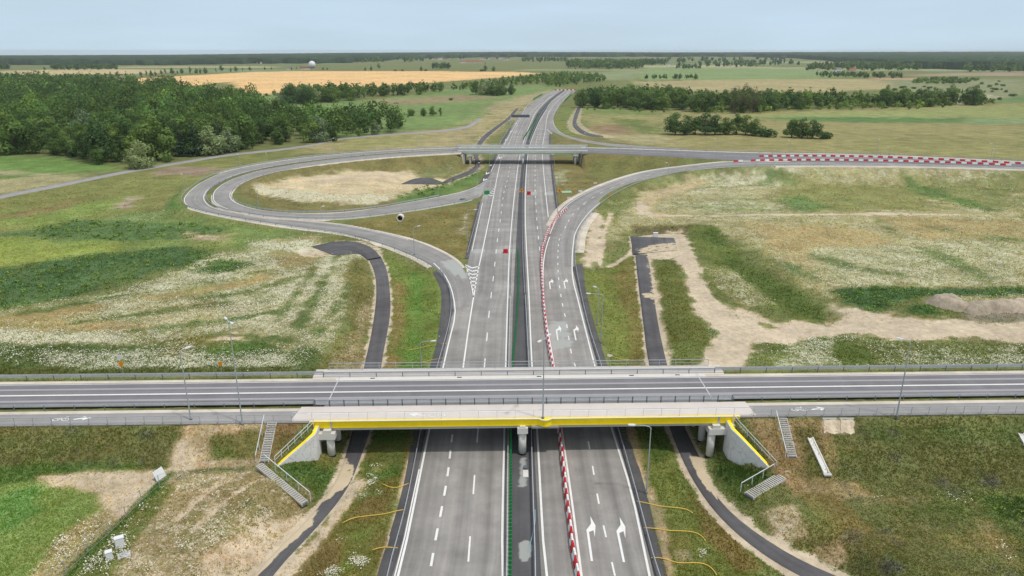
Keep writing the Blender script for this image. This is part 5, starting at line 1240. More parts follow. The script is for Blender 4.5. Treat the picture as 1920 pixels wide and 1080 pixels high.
def stairs(name, a, b, w_, n, label, mat=STAIRM, tread=STEEL_D, group=None, ground=True):
    a, b = np.array(a, float), np.array(b, float)
    if ground:
        tt_ = np.linspace(0, 1, 15); q_ = a + (b - a)*tt_[:, None]; up = (tz(q_[:, 0], q_[:, 1]) - q_[:, 2])
        A_ = np.stack([1 - tt_, tt_], 1); s_ = np.linalg.lstsq(A_, up, rcond=None)[0]; a[2] += s_[0]; b[2] += s_[1]
        q_ = a + (b - a)*tt_[:, None]; k_ = np.max(tz(q_[:, 0], q_[:, 1]) - q_[:, 2]); a[2] += min(k_, .35) + .05; b[2] += min(k_, .35) + .05
    e_ = empty(name, a, label, 'stairs', group)
    d = b - a; L_ = np.hypot(d[0], d[1]); ux, uy = d[0]/L_, d[1]/L_; px_, py_ = -uy*w_/2, ux*w_/2
    m = MB(); m2 = MB()
    for i in range(n):
        f0, f1 = i/n, (i+1)/n; z = d[2]*f0 if d[2] < 0 else d[2]*f1; zl = z - .4
        q0, q1 = d[:2]*f0, d[:2]*(f0 + (f1-f0)*.62); q2 = d[:2]*f1
        bx_ = lambda mm, s0, s1, za, zb_: mm.hexa([(s0[0]-px_,s0[1]-py_,za),(s0[0]+px_,s0[1]+py_,za),(s1[0]+px_,s1[1]+py_,za),(s1[0]-px_,s1[1]-py_,za)], [(s0[0]-px_,s0[1]-py_,zb_),(s0[0]+px_,s0[1]+py_,zb_),(s1[0]+px_,s1[1]+py_,zb_),(s1[0]-px_,s1[1]-py_,zb_)])
        bx_(m, q0, q1, zl, z + .03); bx_(m2, q1, q2, zl, z - .12)
    m.build('treads', mat, e_); m2.build('risers', tread, e_)
    for s_ in (-1, 1):
        m = MB(); o_ = np.array([px_, py_]) * s_ * 1.12
        W_ = [np.array([o_[0], o_[1], -.05]), np.array([d[0]+o_[0], d[1]+o_[1], d[2]-.05])]
        m.extrude([(-.05,-.25),(.05,-.25),(.05,.06),(-.05,.06)], W_); m.build('stringer', mat, e_)
    return e_, (a, b, np.array([px_, py_, 0]))
stairs('stairs', (xa-5.2,y0-1.5,6.0), (xa-6.2,y0-9.5,.6), 1.6, 20, 'pale stair flight on the bank left of the far bridge', ground=False)
stairs('stairs', (xb+3.6,y0-1.5,6.0), (xb+4.6,y0-9.5,.6), 1.6, 20, 'pale stair flight on the bank right of the far bridge', ground=False)
rail_run('railing', 'pale railing along the front edge of the far bridge', 'railing', np.array([(x,y0,6.5) for x in np.linspace(xa-1, xb+1, 20)]), 3, [(1.1,.1,.08,'handrail'),(.5,.06,.05,'mid_rail')], .08, STEEL)
rail_run('railing', 'tall pale railing along the rear edge of the far bridge', 'railing', np.array([(x,y1,6.5) for x in np.linspace(xa-2, xb+2, 20)]), 3, [(1.5,.12,.08,'handrail'),(.8,.8,.03,'infill_panel')], .1, simple('pale_green_rail', C(208,214,210), .6, .06))
rail_run('guard_rail', 'guard rail in the middle of the far bridge deck', 'guard rail', np.array([(x,y0+2.6,6.35) for x in np.linspace(xa-4, xb+4, 20)]), 4, W1, .1, STEEL, STEEL_D)

# ------------------------------------------------------------------ sign gantry far down the motorway (seen from behind)
g0 = atg(957, 235); e_ = empty('sign_gantry', g0, 'cantilever sign gantry seen from behind over the left carriageway', 'sign gantry')
gw = 36 / F_PX * (g0[1]*cp_ + 46*sp_)
m = MB(); m.tube([(0,0,-.3),(0,0,7.4)], [.35,.28], 10); m.build('post', STEEL, e_)
m = MB(); m.box(0,-.25,6.9,gw,.25,7.3); m.build('beam', STEEL_D, e_)
m = MB(); m.box(1.0,.27,5.7,gw,.42,7.7); m.build('sign_panel', simple('sign_panel_back', C(96,104,122), .6, .08), e_)
for z in (6.1, 7.45):
    m = MB(); m.box(1.2,.1,z,gw-.2,.26,z+.12); m.build('panel_rail', STEEL, e_)

# ------------------------------------------------------------------ stairs by the near bridge
def hand(label, a, b, side, off=.95):
    d = b - a; o = np.array([-(d[1]), d[0], 0]); o = o / np.linalg.norm(o[:2]) * side * off
    return rail_run('railing', label, 'railing', [a + o, (a+b)/2 + o, b + o], 2.0, [(1.05,.08,.07,'handrail')], .06, LAMPH)
def on(px, py, dz=.12, z=None):
    p = atg(px, py) if z is None else at(px, py, z); p[2] += dz; return p
A1 = at(511, 797, 4.9); B1 = at(495, 868, 2.25)
_, (A1, B1, _o) = stairs('stairs', A1, B1, 1.0, 17, 'upper concrete stair flight on the bank left of the near bridge'); hand('white handrail beside the upper left stair flight', A1, B1, -1)
A2 = at(487, 880, 2.1); B2 = at(573, 951, .2)
_, (A2, B2, _o) = stairs('stairs', A2, B2, .75, 26, 'long lower concrete stair flight running down to the left service road'); hand('pale handrail along the lower left stair flight', A2, B2, 1, .8)
A3 = at(1467, 787, 4.9); B3 = at(1484, 872, 1.0)
_, (A3, B3, _o) = stairs('stairs', A3, B3, 1.0, 18, 'upper concrete stair flight on the bank right of the near bridge'); hand('white handrail beside the upper right stair flight', A3, B3, -1)
A4 = at(1466, 893, .75); B4 = at(1402, 947, -1.35)
_, (A4, B4, _o) = stairs('stairs', A4, B4, 1.2, 18, 'lower concrete stair flight beside the tip of the right wing wall'); hand('white handrail beside the lower right stair flight', A4, B4, -1, 1.3)
# stepped drain chute on the right bank
a, b = on(1519, 823, .15), on(1550, 889, .12); e_ = empty('drain_chute', a, 'narrow concrete drain chute lying down the right bank', 'drain')
m = MB(); m.extrude([(-.42,-.15),(.42,-.15),(.42,.12),(.27,.12),(.27,0),(-.27,0),(-.27,.12),(-.42,.12)], [np.zeros(3), (b-a)*.5 + [0,0,.02], b-a]); m.build('channel', CONC_L, e_)
m = MB(); m.box((b-a)[0]-.5,(b-a)[1]-.5,(b-a)[2]-.12,(b-a)[0]+.5,(b-a)[1]+.2,(b-a)[2]+.06); m.build('outlet', CONC, e_)
a, b = on(1914, 815, .15), on(1926, 836, .12); e_ = empty('drain_chute', a, 'short concrete drain chute at the right edge of the picture', 'drain')
m = MB(); m.extrude([(-.42,-.15),(.42,-.15),(.42,.12),(.27,.12),(.27,0),(-.27,0),(-.27,.12),(-.42,.12)], [np.zeros(3), b-a]); m.build('channel', CONC_L, e_)
m = MB(); m.box((b-a)[0]-.5,(b-a)[1]-.5,(b-a)[2]-.12,(b-a)[0]+.5,(b-a)[1]+.2,(b-a)[2]+.06); m.build('outlet', CONC, e_)
# stone aprons under the right cycle path
for i, (x, lab) in enumerate(((1556,'left'), (1588,'right'))):
    a, b = on(x-1, 787, .2), on(x+2, 812, .1); e_ = empty('stone_apron', a, '%s one of two pale stone aprons below the right cycle path' % lab, 'stone apron')
    d = b - a; oq = [(-.85,.0,0),(-.2,.12,0),(.7,.02,0),(.95,.3,.3),(.8,.6,.6),(.9,1.0,.95),(.2,1.12,1.1),(-.5,.95,.95),(-.8,1.06,1.0),(-1.0,.6,.6),(-.75,.3,.3)]
    tp = [(x_ + d[0]*f_ + rr.normal(0,.06), d[1]*f_, d[2]*f_) for x_, f_, g_ in oq]; nq = len(tp)
    m = MB(); m.add([(p[0], p[1], p[2]-.4) for p in tp] + [(p[0], p[1], p[2]-.02) for p in tp], [tuple(range(nq))[::-1], tuple(range(nq, 2*nq))] + [(q, (q+1)%nq, nq+(q+1)%nq, nq+q) for q in range(nq)]); m.build('slab', simple('pale_stone', C(200,184,160), .95, .3, 1.2, bump=.4), e_)
    m = MB(); m.hexa([(-.95,-.1,-.3),(.95,-.1,-.3),(.95,.12,-.3),(-.95,.12,-.3)], [(-.95,-.1,.04),(.95,-.1,.04),(.95,.12,.04),(-.95,.12,.04)]); m.build('edging', CONC, e_)

# ------------------------------------------------------------------ chain link fence with its leaning white panel, cabinets
FN = np.array([atg(x, y) for x, y in [(484,884),(450,883),(407,884),(355,893),(312,901),(264,940),(230,977),(196,1010),(157,1044),(113,1084),(80,1115)]])
e_ = rail_run('wire_fence', 'thin grey wire fence on steel posts running down the left slope', 'fence', FN, 3.0, [(1.5,.03,.03,'top_wire'),(.8,.02,.02,'mid_wire'),(.15,.02,.02,'bottom_wire')], .06, STEEL)
def mesh_material():
    t = NT('wire_mesh'); tr = t.n('BsdfTransparent'); mx_ = t.n('MixShader'); mx_.inputs[0].default_value = .06
    t.l(tr.outputs[0], mx_.inputs[1]); t.l(t.b.outputs[0], mx_.inputs[2]); t.l(mx_.outputs[0], t.out.inputs[0]); t.fin(tuple(C(120,128,132)), .6); return t.m
Q = resample(FN, step=3) - FN[0]; m = MB(); n = len(Q); m.add(list(Q + [0,0,.1]) + list(Q + [0,0,1.5]), [(i,i+1,n+i+1,n+i) for i in range(n-1)]); m.build('wire_netting', mesh_material(), e_)
a, b = atg(295,904), atg(312,892); a[2] += .05; b[2] += .05; e_ = empty('board_panel', a, 'white board panel leaning along the wire fence', 'panel')
d = b - a; nn = np.array([-d[1], d[0], 0]); nn /= np.linalg.norm(nn)
m = MB(); m.hexa([(0,0,0), tuple(d), tuple(d + nn*.08), tuple(nn*.08)], [tuple(nn*.5 + [0,0,1.15]), tuple(d + nn*.5 + [0,0,1.15]), tuple(d + nn*.58 + [0,0,1.15]), tuple(nn*.58 + [0,0,1.15])]); m.build('panel_sheet', WHITEC, e_)
for f in (.15, .85):
    m = MB(); q = d * f; m.tube([tuple(q + nn*.6 + [0,0,1.3]), tuple(q + nn*.55 + [0,0,-.2])], .04, 6); m.build('prop', STEEL_D, e_)
def cabinet(px, py, w_, d_, h_, label, rz=.3):
    b = atg(px, py); e_ = empty('utility_cabinet', b, label, 'cabinet', rz=rz)
    m = MB(); m.box(-w_/2,-d_/2,.12,w_/2,d_/2,h_); m.build('case', WHITEC, e_)
    m = MB(); m.box(-w_/2-.05,-d_/2-.05,-.3,w_/2+.05,d_/2+.05,.12); m.build('plinth', CONC, e_)
    m = MB(); m.hexa([(-w_/2-.06,-d_/2-.06,h_),(w_/2+.06,-d_/2-.06,h_),(w_/2+.06,d_/2+.06,h_),(-w_/2-.06,d_/2+.06,h_)], [(-w_/2-.02,-d_/2-.02,h_+.08),(w_/2+.02,-d_/2-.02,h_+.08),(w_/2+.02,d_/2+.02,h_+.12),(-w_/2-.02,d_/2+.02,h_+.12)]); m.build('lid', WHITEC, e_)
    m = MB(); m.box(-w_/2+.06,-d_/2-.02,.2,w_/2-.06,-d_/2-.002,h_-.08); dr = m.build('door', WHITEC, e_)
cabinet(226,1025,.85,.45,1.15,'larger white utility cabinet in the daisies by the wire fence', .5)
cabinet(206,1048,.6,.4,.9,'smaller white utility cabinet below the larger one by the fence', .5)
cabinet(1229,444,1.3,.6,1.2,'white cabinet behind the black turning pad on the right', 0)
p = atg(233,1041); e_ = empty('concrete_slab', p, 'pale square concrete slab set in the ground beside the white cabinets', 'slab', rz=.5)
m = MB(); m.box(-.6,-.5,-.2,.6,.5,.08); m.build('slab', CONC, e_); m = MB(); m.box(-.3,-.25,.08,.3,.25,.12); m.build('cover', STEEL, e_)
# culvert pipe in the bank of the lower loop lane
p = atg(751,412); e_ = empty('culvert_pipe', p + [0,0,.3], 'round concrete culvert mouth in the bank below the loop', 'culvert')
ring = MB(); n = 20; vs = []
for y, r_ in ((-1.2,1.12),(-1.2,.85),(1.0,.85),(1.0,1.12)):
    vs += [(r_*math.cos(2*math.pi*i/n), y, .4 + r_*math.sin(2*math.pi*i/n)) for i in range(n)]
ring.add(vs, [(a*n+i, a*n+(i+1)%n, ((a+1)%4)*n+(i+1)%n, ((a+1)%4)*n+i) for a in range(4) for i in range(n)]); ring.build('pipe', CONC_L, e_)
m = MB(); m.tube([(0,.6,.4),(0,.8,.4)], .86, 20); m.build('dark_end', BLK, e_)  # black disc inside the pipe, standing in for the unlit hole
# yellow drain hoses lying from the gutters into the grass
HZ = [('left of the motorway in front of the near bridge, long one', [(642,982),(656,975),(672,970),(700,968),(720,965),(740,960),(758,957)]),
      ('left of the motorway nearest the camera', [(698,1033),(709,1029),(720,1027),(732,1027),(746,1029)]),
      ('left of the motorway, thin one closest to the near bridge', [(716,908),(728,914),(740,917),(752,913),(766,908)]),
      ('right of the motorway in front of the near bridge, upper one', [(1193,941),(1210,944),(1226,948),(1247,952),(1270,953),(1288,956),(1299,964)]),
      ('right of the motorway in front of the near bridge, middle one', [(1207,991),(1235,993),(1260,997),(1285,997),(1303,999),(1316,1006),(1323,1016)]),
      ('right of the motorway nearest the camera', [(1220,1047),(1245,1048),(1262,1055),(1280,1058),(1305,1056),(1322,1058),(1336,1068),(1344,1080)]),
      ('in the left grass beyond the near bridge, upper one', [(765,658),(780,655),(797,651),(815,648),(836,645)]),
      ('in the left grass beyond the near bridge, lower one', [(770,682),(785,681),(800,678),(815,675),(832,672)]),
      ('in the right grass beyond the near bridge', [(1143,667),(1150,670),(1160,673),(1170,675),(1181,676)])]
for lab, pl in HZ:
    Q = smooth1(resample(catmull(np.array([atg(x, y) for x, y in pl])), step=.5), 2); Q[:, 2] += .1 + .02*np.sin(np.arange(len(Q)))
    e_ = empty('drain_hose', Q[0], 'yellow drain hose ' + lab, 'hose')
    m = MB(); m.tube([tuple(q) for q in Q - Q[0]], .06, 8); sm2(m.build('hose', HOSE, e_))
    en = (Q - Q[0]); q = en[-1] if lab.startswith('left') or 'left grass' in lab else en[0]
    sp_q = [(q[0] + math.cos(t_)*rr.uniform(.3,.8), q[1] + math.sin(t_)*rr.uniform(.3,.8)) for t_ in np.linspace(0, 6.28, 12)[:-1]]
    m = MB(); m.prism(sp_q, q[2]-.12, q[2]-.02); m.build('spilled_concrete', CONC, e_)
# small items on the median
p = at(985.5, 887, -.02); e_ = empty('drain_cover', p, 'narrow pale drain cover lying in the near median', 'drain')
m = MB(); m.box(-.35,-1.0,0,.35,.6,.1); m.build('frame', CONC_L, e_); m = MB(); m.box(-.25,.7,0,.25,1.3,.35); m.build('sump_box', STEEL_D, e_)
Q = catmull(np.array([at(x, y, 0) for x, y in [(1003,965),(1003,985),(999,1005),(994,1022),(990,1035)]])); Q[:, 2] += np.linspace(.7, .02, len(Q))
e_ = empty('blue_cable', Q[0], 'thin pale blue cable hanging from the right median rail', 'cable'); m = MB(); m.tube([tuple(q) for q in Q - Q[0]], .04, 6); m.build('cable', simple('pale_blue_cable', C(150,190,210), .6, .05), e_)
# warning signs
def sign(px, py, tx, ty, label, shape='diamond', s=1.0, plate=False, z=None):
    b = atg(px, py) if z is None else at(px, py, z)
    cx, cy = (tx-960)/F_PX, (540-ty)/F_PX; d = np.array([cx, cp_+cy*sp_, -sp_+cy*cp_]); hp = np.array([0,0,CAM_H]) + d*b[1]/d[1]; h = hp[2] - b[2]
    e_ = empty('warning_sign', b, label, 'sign')
    m = MB(); m.tube([(0,0,-.3),(0,0,h)], .05, 6); m.build('post', STEEL, e_)
    def plate_(poly, y, mat, nm):
        m = MB(); n = len(poly); m.add([(x,y,zz) for x,zz in poly] + [(x,y+.03,zz) for x,zz in poly], [tuple(range(n)), tuple(range(2*n-1,n-1,-1))] + [(i,(i+1)%n,n+(i+1)%n,n+i) for i in range(n)]); m.build(nm, mat, e_)
    if shape == 'diamond': plate_([(0,h-s),(s*.8,h),(0,h+s),(-s*.8,h)], -.08, ORG, 'plate')
    elif shape == 'tri':
        plate_([(-s,h-s*.7),(s,h-s*.7),(0,h+s)], -.08, ORG, 'plate'); plate_([(-s*.14,h-s*.35),(s*.14,h-s*.35),(s*.1,h+s*.3),(-s*.1,h+s*.3)], -.10, BLK, 'symbol')
    else: plate_([(-s,h-s*.5),(s,h-s*.5),(s,h+s*.5),(-s,h+s*.5)], -.08, WHT, 'plate')
    if plate: plate_([(-.45,h+.8),(.45,h+.8),(.45,h+1.5),(-.45,h+1.5)], -.08, WHT, 'upper_plate')
    return e_
sign(231,702,227.5,682,'orange sign with a white plate above it on the left bank','diamond',.6,True)
sign(416,702,413.5,682,'small orange sign among the daisies on the left bank','diamond',.5)
sign(978,364,978,357,'orange triangle sign standing in the median below the far bridge','tri',.95)
sign(1049,366,1049,357,'orange triangle sign in the grass right of the motorway','tri',.95)
sign(1044,233,1044,231,'tiny orange sign beside the small far ramp','diamond',.8)
sign(1055,240,1055,238.5,'tiny orange sign at the edge of the small far ramp','diamond',.8)
sign(1055,350,1054,346,'small white sign in the grass above the green panel','rect',.45)
sign(1088,366,1088,358,'white marker sign halfway down the exit curve bank','rect',.7)
sign(1116,347,1116,343,'white marker sign at the top of the exit curve bank','rect',.7)
sign(1067,374,1067,371,'white marker sign lowest on the exit curve bank','rect',.7)
sign(1142,368,1142,364,'small orange red marker on the outer edge of the exit curve','diamond',.5)
p = atg(1062,361); e_ = empty('fallen_sign', p, 'green sign board lying in the grass right of the motorway', 'sign', rz=.2)
m = MB(); m.hexa([(-2,-1,.05),(2,-1,.05),(2,1,.4),(-2,1,.4)], [(-2,-1,.13),(2,-1,.13),(2,1,.48),(-2,1,.48)]); m.build('board', simple('pale_green_board', C(150,190,160), .6, .1), e_); m = MB(); m.box(-1.6,-.7,.0,1.6,.9,.05); m.build('frame', STEEL, e_)
# spoil heap on the right
def heap(poly, hs, label, sd, st=.6):
    Wp = np.array([atg(x, y) for x, y in poly]); x0, y0_ = Wp[:, :2].min(0) - 1; x1, y1_ = Wp[:, :2].max(0) + 1
    nx_, ny_ = int((x1-x0)/st) + 2, int((y1_-y0_)/st) + 2; X, Y = np.meshgrid(np.linspace(x0, x1, nx_), np.linspace(y0_, y1_, ny_)); X, Y = X.ravel(), Y.ravel()
    sdv = poly_sd(X, Y, Wp[:, :2]); g = tz(X, Y)
    h = hs * np.clip((sdv + .3) / (hs * 1.4), 0, 1) ** .8 * (.7 + .6 * fbm(X, Y, 1/5, 3, sd)) + (fbm(X, Y, 1/2.4, 4, sd+1) - .42) * 2.6 * np.clip(sdv, 0, 1)
    Z = np.where(sdv > -.3, g + h, g - .5); i_ = np.arange(nx_*ny_).reshape(ny_, nx_)
    F = np.stack([i_[:-1,:-1], i_[:-1,1:], i_[1:,1:], i_[1:,:-1]], -1).reshape(-1, 4)
    o = link('spoil_heap', np_mesh('spoil_heap', np.stack([X, Y, Z], 1), F, simple('grey_sand_spoil', C(172,158,140), .95, .34, .7, bump=.6), None, True)); tag(o, label, 'spoil heap')
heap([(1736,568),(1745,559),(1768,555),(1792,562),(1818,572),(1826,582),(1796,584),(1762,577)], 1.15, 'uneven heap of grey sand behind the dirt track on the right', 3)
heap([(1800,572),(1860,571),(1960,570),(1960,585),(1880,586),(1830,592),(1810,586)], 1.3, 'long low bank of grey sand right of the uneven heap', 5)
# ------------------------------------------------------------------ trees
def leaf_mat(name, base, var=.35):
    t = NT(name); a = t.attr('shade'); oi = t.n('ObjectInfo')
    c = t.mix(1.0, base, a, 'MULTIPLY')
    hv = t.rng(oi.outputs['Random'], 0, 1, 0, 1); c = t.mix(hv, t.mix(1.0, c, (.70,.78,.84), 'MULTIPLY'), t.mix(1.0, c, (1.34,1.22,1.0), 'MULTIPLY'))
    t.fin(c, .75, spec=.12)
    tr = t.n('BsdfTranslucent'); t.l(t.mix(1.0, c, (1.1,1.25,.7), 'MULTIPLY'), tr.inputs[0]); mx_ = t.n('MixShader'); mx_.inputs[0].default_value = .22
    t.l(t.b.outputs[0], mx_.inputs[1]); t.l(tr.outputs[0], mx_.inputs[2]); t.l(mx_.outputs[0], t.out.inputs[0]); return t.m
LEAF = {'dark': leaf_mat('dark_leaves', tuple(C(92,118,64))), 'mid': leaf_mat('green_leaves', tuple(C(112,138,72))), 'pale': leaf_mat('pale_willow_leaves', tuple(C(140,158,120))),
        'fir': leaf_mat('fir_needles', tuple(C(74,96,64))), 'lilac': leaf_mat('grey_lilac_weeds', tuple(C(112,114,122))), 'brown': leaf_mat('brownish_crown', tuple(C(104,108,72)))}
BARK = simple('bark', C(96,84,70), .95, .25, 1.5)
def lobes_for(g, kind, h, r):
    L_ = []
    if kind == 'fir':
        for i in range(13):
            f = i / 12; z = h*(.12 + .84*f); rad = r*(1-f)**.85 + .15
            for j in range(max(1, int(5*(1-f)) + 1)):
                an = g.uniform(0, 6.28); L_.append((math.cos(an)*rad*.6, math.sin(an)*rad*.6, z, max(.35, rad*.48), .55))
    elif kind == 'bush':
        for i in range(9):
            an = g.uniform(0, 6.28); q = r*g.uniform(.1,.75); L_.append((math.cos(an)*q, math.sin(an)*q, h*g.uniform(.3,.66), r*g.uniform(.34,.5), .9))
    else:
        n = {'round': 13, 'tall': 13, 'willow': 16, 'open': 15}[kind]; zc, rz = {'round': (.50,.46), 'tall': (.52,.46), 'willow': (.46,.46), 'open': (.56,.42)}[kind]
        for i in range(n):
            u = g.uniform(-1, 1); an = g.uniform(0, 6.28); s = math.sqrt(max(0, 1-u*u)); q = g.uniform(.45,.92) if kind != 'open' else g.uniform(.5,1.05)
            taper = 1.0 if u < 0 else 1 - .25*u
            L_.append((math.cos(an)*s*q*r*.82*taper, math.sin(an)*s*q*r*.82*taper, h*(zc + rz*.86*u*q), r*g.uniform(.30,.50)*(1.1 if kind == 'round' else 1), g.uniform(.7,1)))
        L_.append((0,0,h*.9,r*.3,1))
    return L_
def leaf_cloud(g, L_, n, size):
    """leaf clump quads spread over the lobes: verts (4n,3), shade (4n)"""
    L_ = np.array(L_); wts = L_[:,3]**2; k_ = g.choice(len(L_), n, p=wts/wts.sum()); B = L_[k_]
    d = g.normal(size=(n,3)); d[:,2] += .25; d /= np.linalg.norm(d, axis=1)[:,None]
    rad = B[:,3]*g.uniform(.72,1.1,n)
    c = B[:,:3] + d*rad[:,None]*np.stack([np.ones(n),np.ones(n),B[:,4]],1)
    nrm = d + g.normal(size=(n,3))*.26; nrm /= np.linalg.norm(nrm,axis=1)[:,None]
    a = np.cross(nrm, g.normal(size=(n,3))); a /= np.linalg.norm(a,axis=1)[:,None]; b = np.cross(nrm, a)
    s = size*g.uniform(.55,1.25,(n,1)); a *= s; b *= s*g.uniform(.6,1,(n,1))
    V = np.stack([c-a*.5-b*.25, c+a*.1-b*.55, c+a*.5+b*.2, c-a*.15+b*.5], 1).reshape(-1,3)
    lob = g.uniform(.76,1.28,len(L_))[k_]; sh = np.repeat(lob*g.uniform(.84,1.16,n), 4)
    return V, sh
def crown_mesh(seed, kind, h, r, n, size, mat):
    g = np.random.default_rng(seed); V, sh = leaf_cloud(g, lobes_for(g, kind, h, r), n, size)
    F = np.arange(len(V)).reshape(-1,4); return np_mesh('crown', V, F, mat, {'shade': np.stack([sh,sh,sh],1)})
def trunk_mesh(seed, kind, h, r):
    g = np.random.default_rng(seed + 50); m = MB()
    m.tube([(0,0,-.4),(.05,0,h*.3),(-.05,.05,h*(.62 if kind != 'fir' else .9))], [h*.022+.05, h*.017+.03, .05], 7)
    if kind not in ('fir','bush'):
        for i in range(6):
            an = i*1.05 + g.uniform(0,.6); z = h*g.uniform(.22,.45); q = r*g.uniform(.4,.62)
            m.tube([(0,0,z),(math.cos(an)*q*.5,math.sin(an)*q*.5,z+h*.13),(math.cos(an)*q,math.sin(an)*q,z+h*.26)], [h*.009+.03, h*.006+.02, .03], 5)
    return m.mesh('trunk', BARK)
PROTO = {}
for nm, kd, h, r, n, sz, mt in (('oak_a','round',16,6.6,2600,.72,'dark'),('oak_b','round',15,6.0,2400,.72,'mid'),('oak_c','round',17,6.2,2500,.74,'dark'),('oak_d','round',14,5.6,2200,.68,'mid'),('alder_a','tall',18,4.0,2000,.66,'dark'),('alder_b','tall',17,4.4,2000,.66,'mid'),
                                ('fir_a','fir',18,3.6,1900,.6,'fir'),('willow_a','willow',13,6.0,2300,.66,'pale'),('bush_a','bush',4.2,3.0,800,.5,'mid'),('bush_b','bush',3.6,3.2,800,.5,'dark'),('open_a','open',19,6.0,1300,.6,'brown')):
    sd = abs(hash(nm)) % 1000 if False else sum(map(ord, nm))
    PROTO[nm] = (crown_mesh(sd, kd, h, r, n, sz, LEAF[mt]), trunk_mesh(sd, kd, h, r), h, r)
def tree(p, h, nm, label, group=None, name='tree', wid=1.0, cat='tree'):
    cm, tm, ph, pr_ = PROTO[nm]; s = h/ph; p = np.array(p, float)
    e_ = empty(name, p, label, cat, group, rz=rr.uniform(0, 6.28)); e_.scale = (s*wid, s*wid, s*1.14); e_.location.z -= h*.13
    link('trunk', tm, e_); link('crown', cm, e_); return e_
def scatter_px(poly, spacing, seed, jit=.45, grow=0.0):
    """jittered grid of ground points inside a photo polygon"""
    Wp = np.array([atg(x, y) for x, y in poly])[:, :2]; g = np.random.default_rng(seed); x0, y0_ = Wp.min(0); x1, y1_ = Wp.max(0); o = []; y = y0_
    X, Y = np.meshgrid(np.arange(x0, x1, spacing), np.arange(y0_, y1_, spacing)); X = X.ravel() + g.uniform(-jit, jit, X.size)*spacing; Y = Y.ravel() + g.uniform(-jit, jit, Y.size)*spacing
    ok = poly_sd(X, Y, Wp) > -grow; return X[ok], Y[ok]
HUES = np.array([(1,1,1),(1.3,1.2,.95),(.8,.88,.92),(1.1,1.05,.85),(.9,.95,.9),(1.2,1.22,1.1)])
class Mass:
    """many crowns in one leafy mass"""
    def __init__(s): s.V = []; s.S = []
    def add(s, x, y, z, h, r, kind, n, size, g, tint=1.0):
        V, sh = leaf_cloud(g, lobes_for(g, kind, h, r), n, size); s.V.append(V + [x, y, z]); hue = HUES[int(g.integers(len(HUES)))]; s.S.append(sh[:, None]*tint*hue)
    def build(s, name, mat, label, cat='wood'):
        V = np.vstack(s.V); sh = np.vstack(s.S); o = link(name, np_mesh(name, V, np.arange(len(V)).reshape(-1,4), mat, {'shade': sh})); return tag(o, label, cat, kind='stuff')
NTREE = [0]
# --- the wood on the left: the nearest trees one by one, the rest as one canopy
WOOD_L = [(-60,293),(60,290),(130,294),(190,306),(300,304),(400,294),(490,276),(640,263),(700,256),(750,247),(762,237),(720,231),(640,231),(560,227),(500,222),(490,206),(440,197),(380,189),(300,176),(200,166),(100,161),(-60,158)]
X, Y = scatter_px(WOOD_L, 13.0, 21); g = np.random.default_rng(9)
Hh = g.uniform(12.5, 23, len(X))*(.86 + .3*fbm(X, Y, 1/60, 2, 5)); pxs = 960 + F_PX*X/(Y*cp_ + 40*sp_)
edge = pxs > 500; Hh[edge] *= .82
sizes = Hh/Y; order = np.argsort(-sizes); nb = 78
# keep the ones one can see: nearest to the open side
score = Y - .0*Hh; order = np.argsort(score)
mass = Mass()
for n_, i in enumerate(order):
    z = float(tz(X[i], Y[i]))
    if n_ < nb:
        q = g.random(); nm = ['oak_a','oak_b','oak_c','oak_d','alder_a','alder_b','willow_a','oak_b','fir_a'][min(8, int(q*9))]
        if nm == 'willow_a' and g.random() < .45: nm = 'oak_c'
        lab, grp = {'w': ('pale silvery willow crown in the front rows of the left wood', 'willows of the left wood'), 'a': ('slim tall tree in the front rows of the left wood', 'slim trees of the left wood'),
                    'f': ('dark pointed conifer in the front rows of the left wood', 'conifers of the left wood'), 'o': ('round broadleaf tree in the front rows of the left wood', 'broadleaf trees of the left wood')}[nm[0]]
        tree((X[i], Y[i], z), Hh[i], nm, lab, grp, wid=g.uniform(1.0,1.3)); NTREE[0] += 1
    else:
        d = Y[i]
        k_ = g.random(); kd = 'round' if k_ < .72 else ('tall' if k_ < .88 else 'fir'); r_ = Hh[i]*{'round': .5, 'tall': .32, 'fir': .2}[kd]
        mass.add(X[i], Y[i], z, Hh[i], r_, kd, 620 if d < 520 else (400 if d < 750 else 240), 1.15 if d < 520 else (1.5 if d < 750 else 2.1), g, g.uniform(.62,1.3)*(1.6 if g.random() < .06 else 1))
mass.build('wood_canopy', LEAF['dark'], 'dense dark green canopy of the left wood behind its front trees')
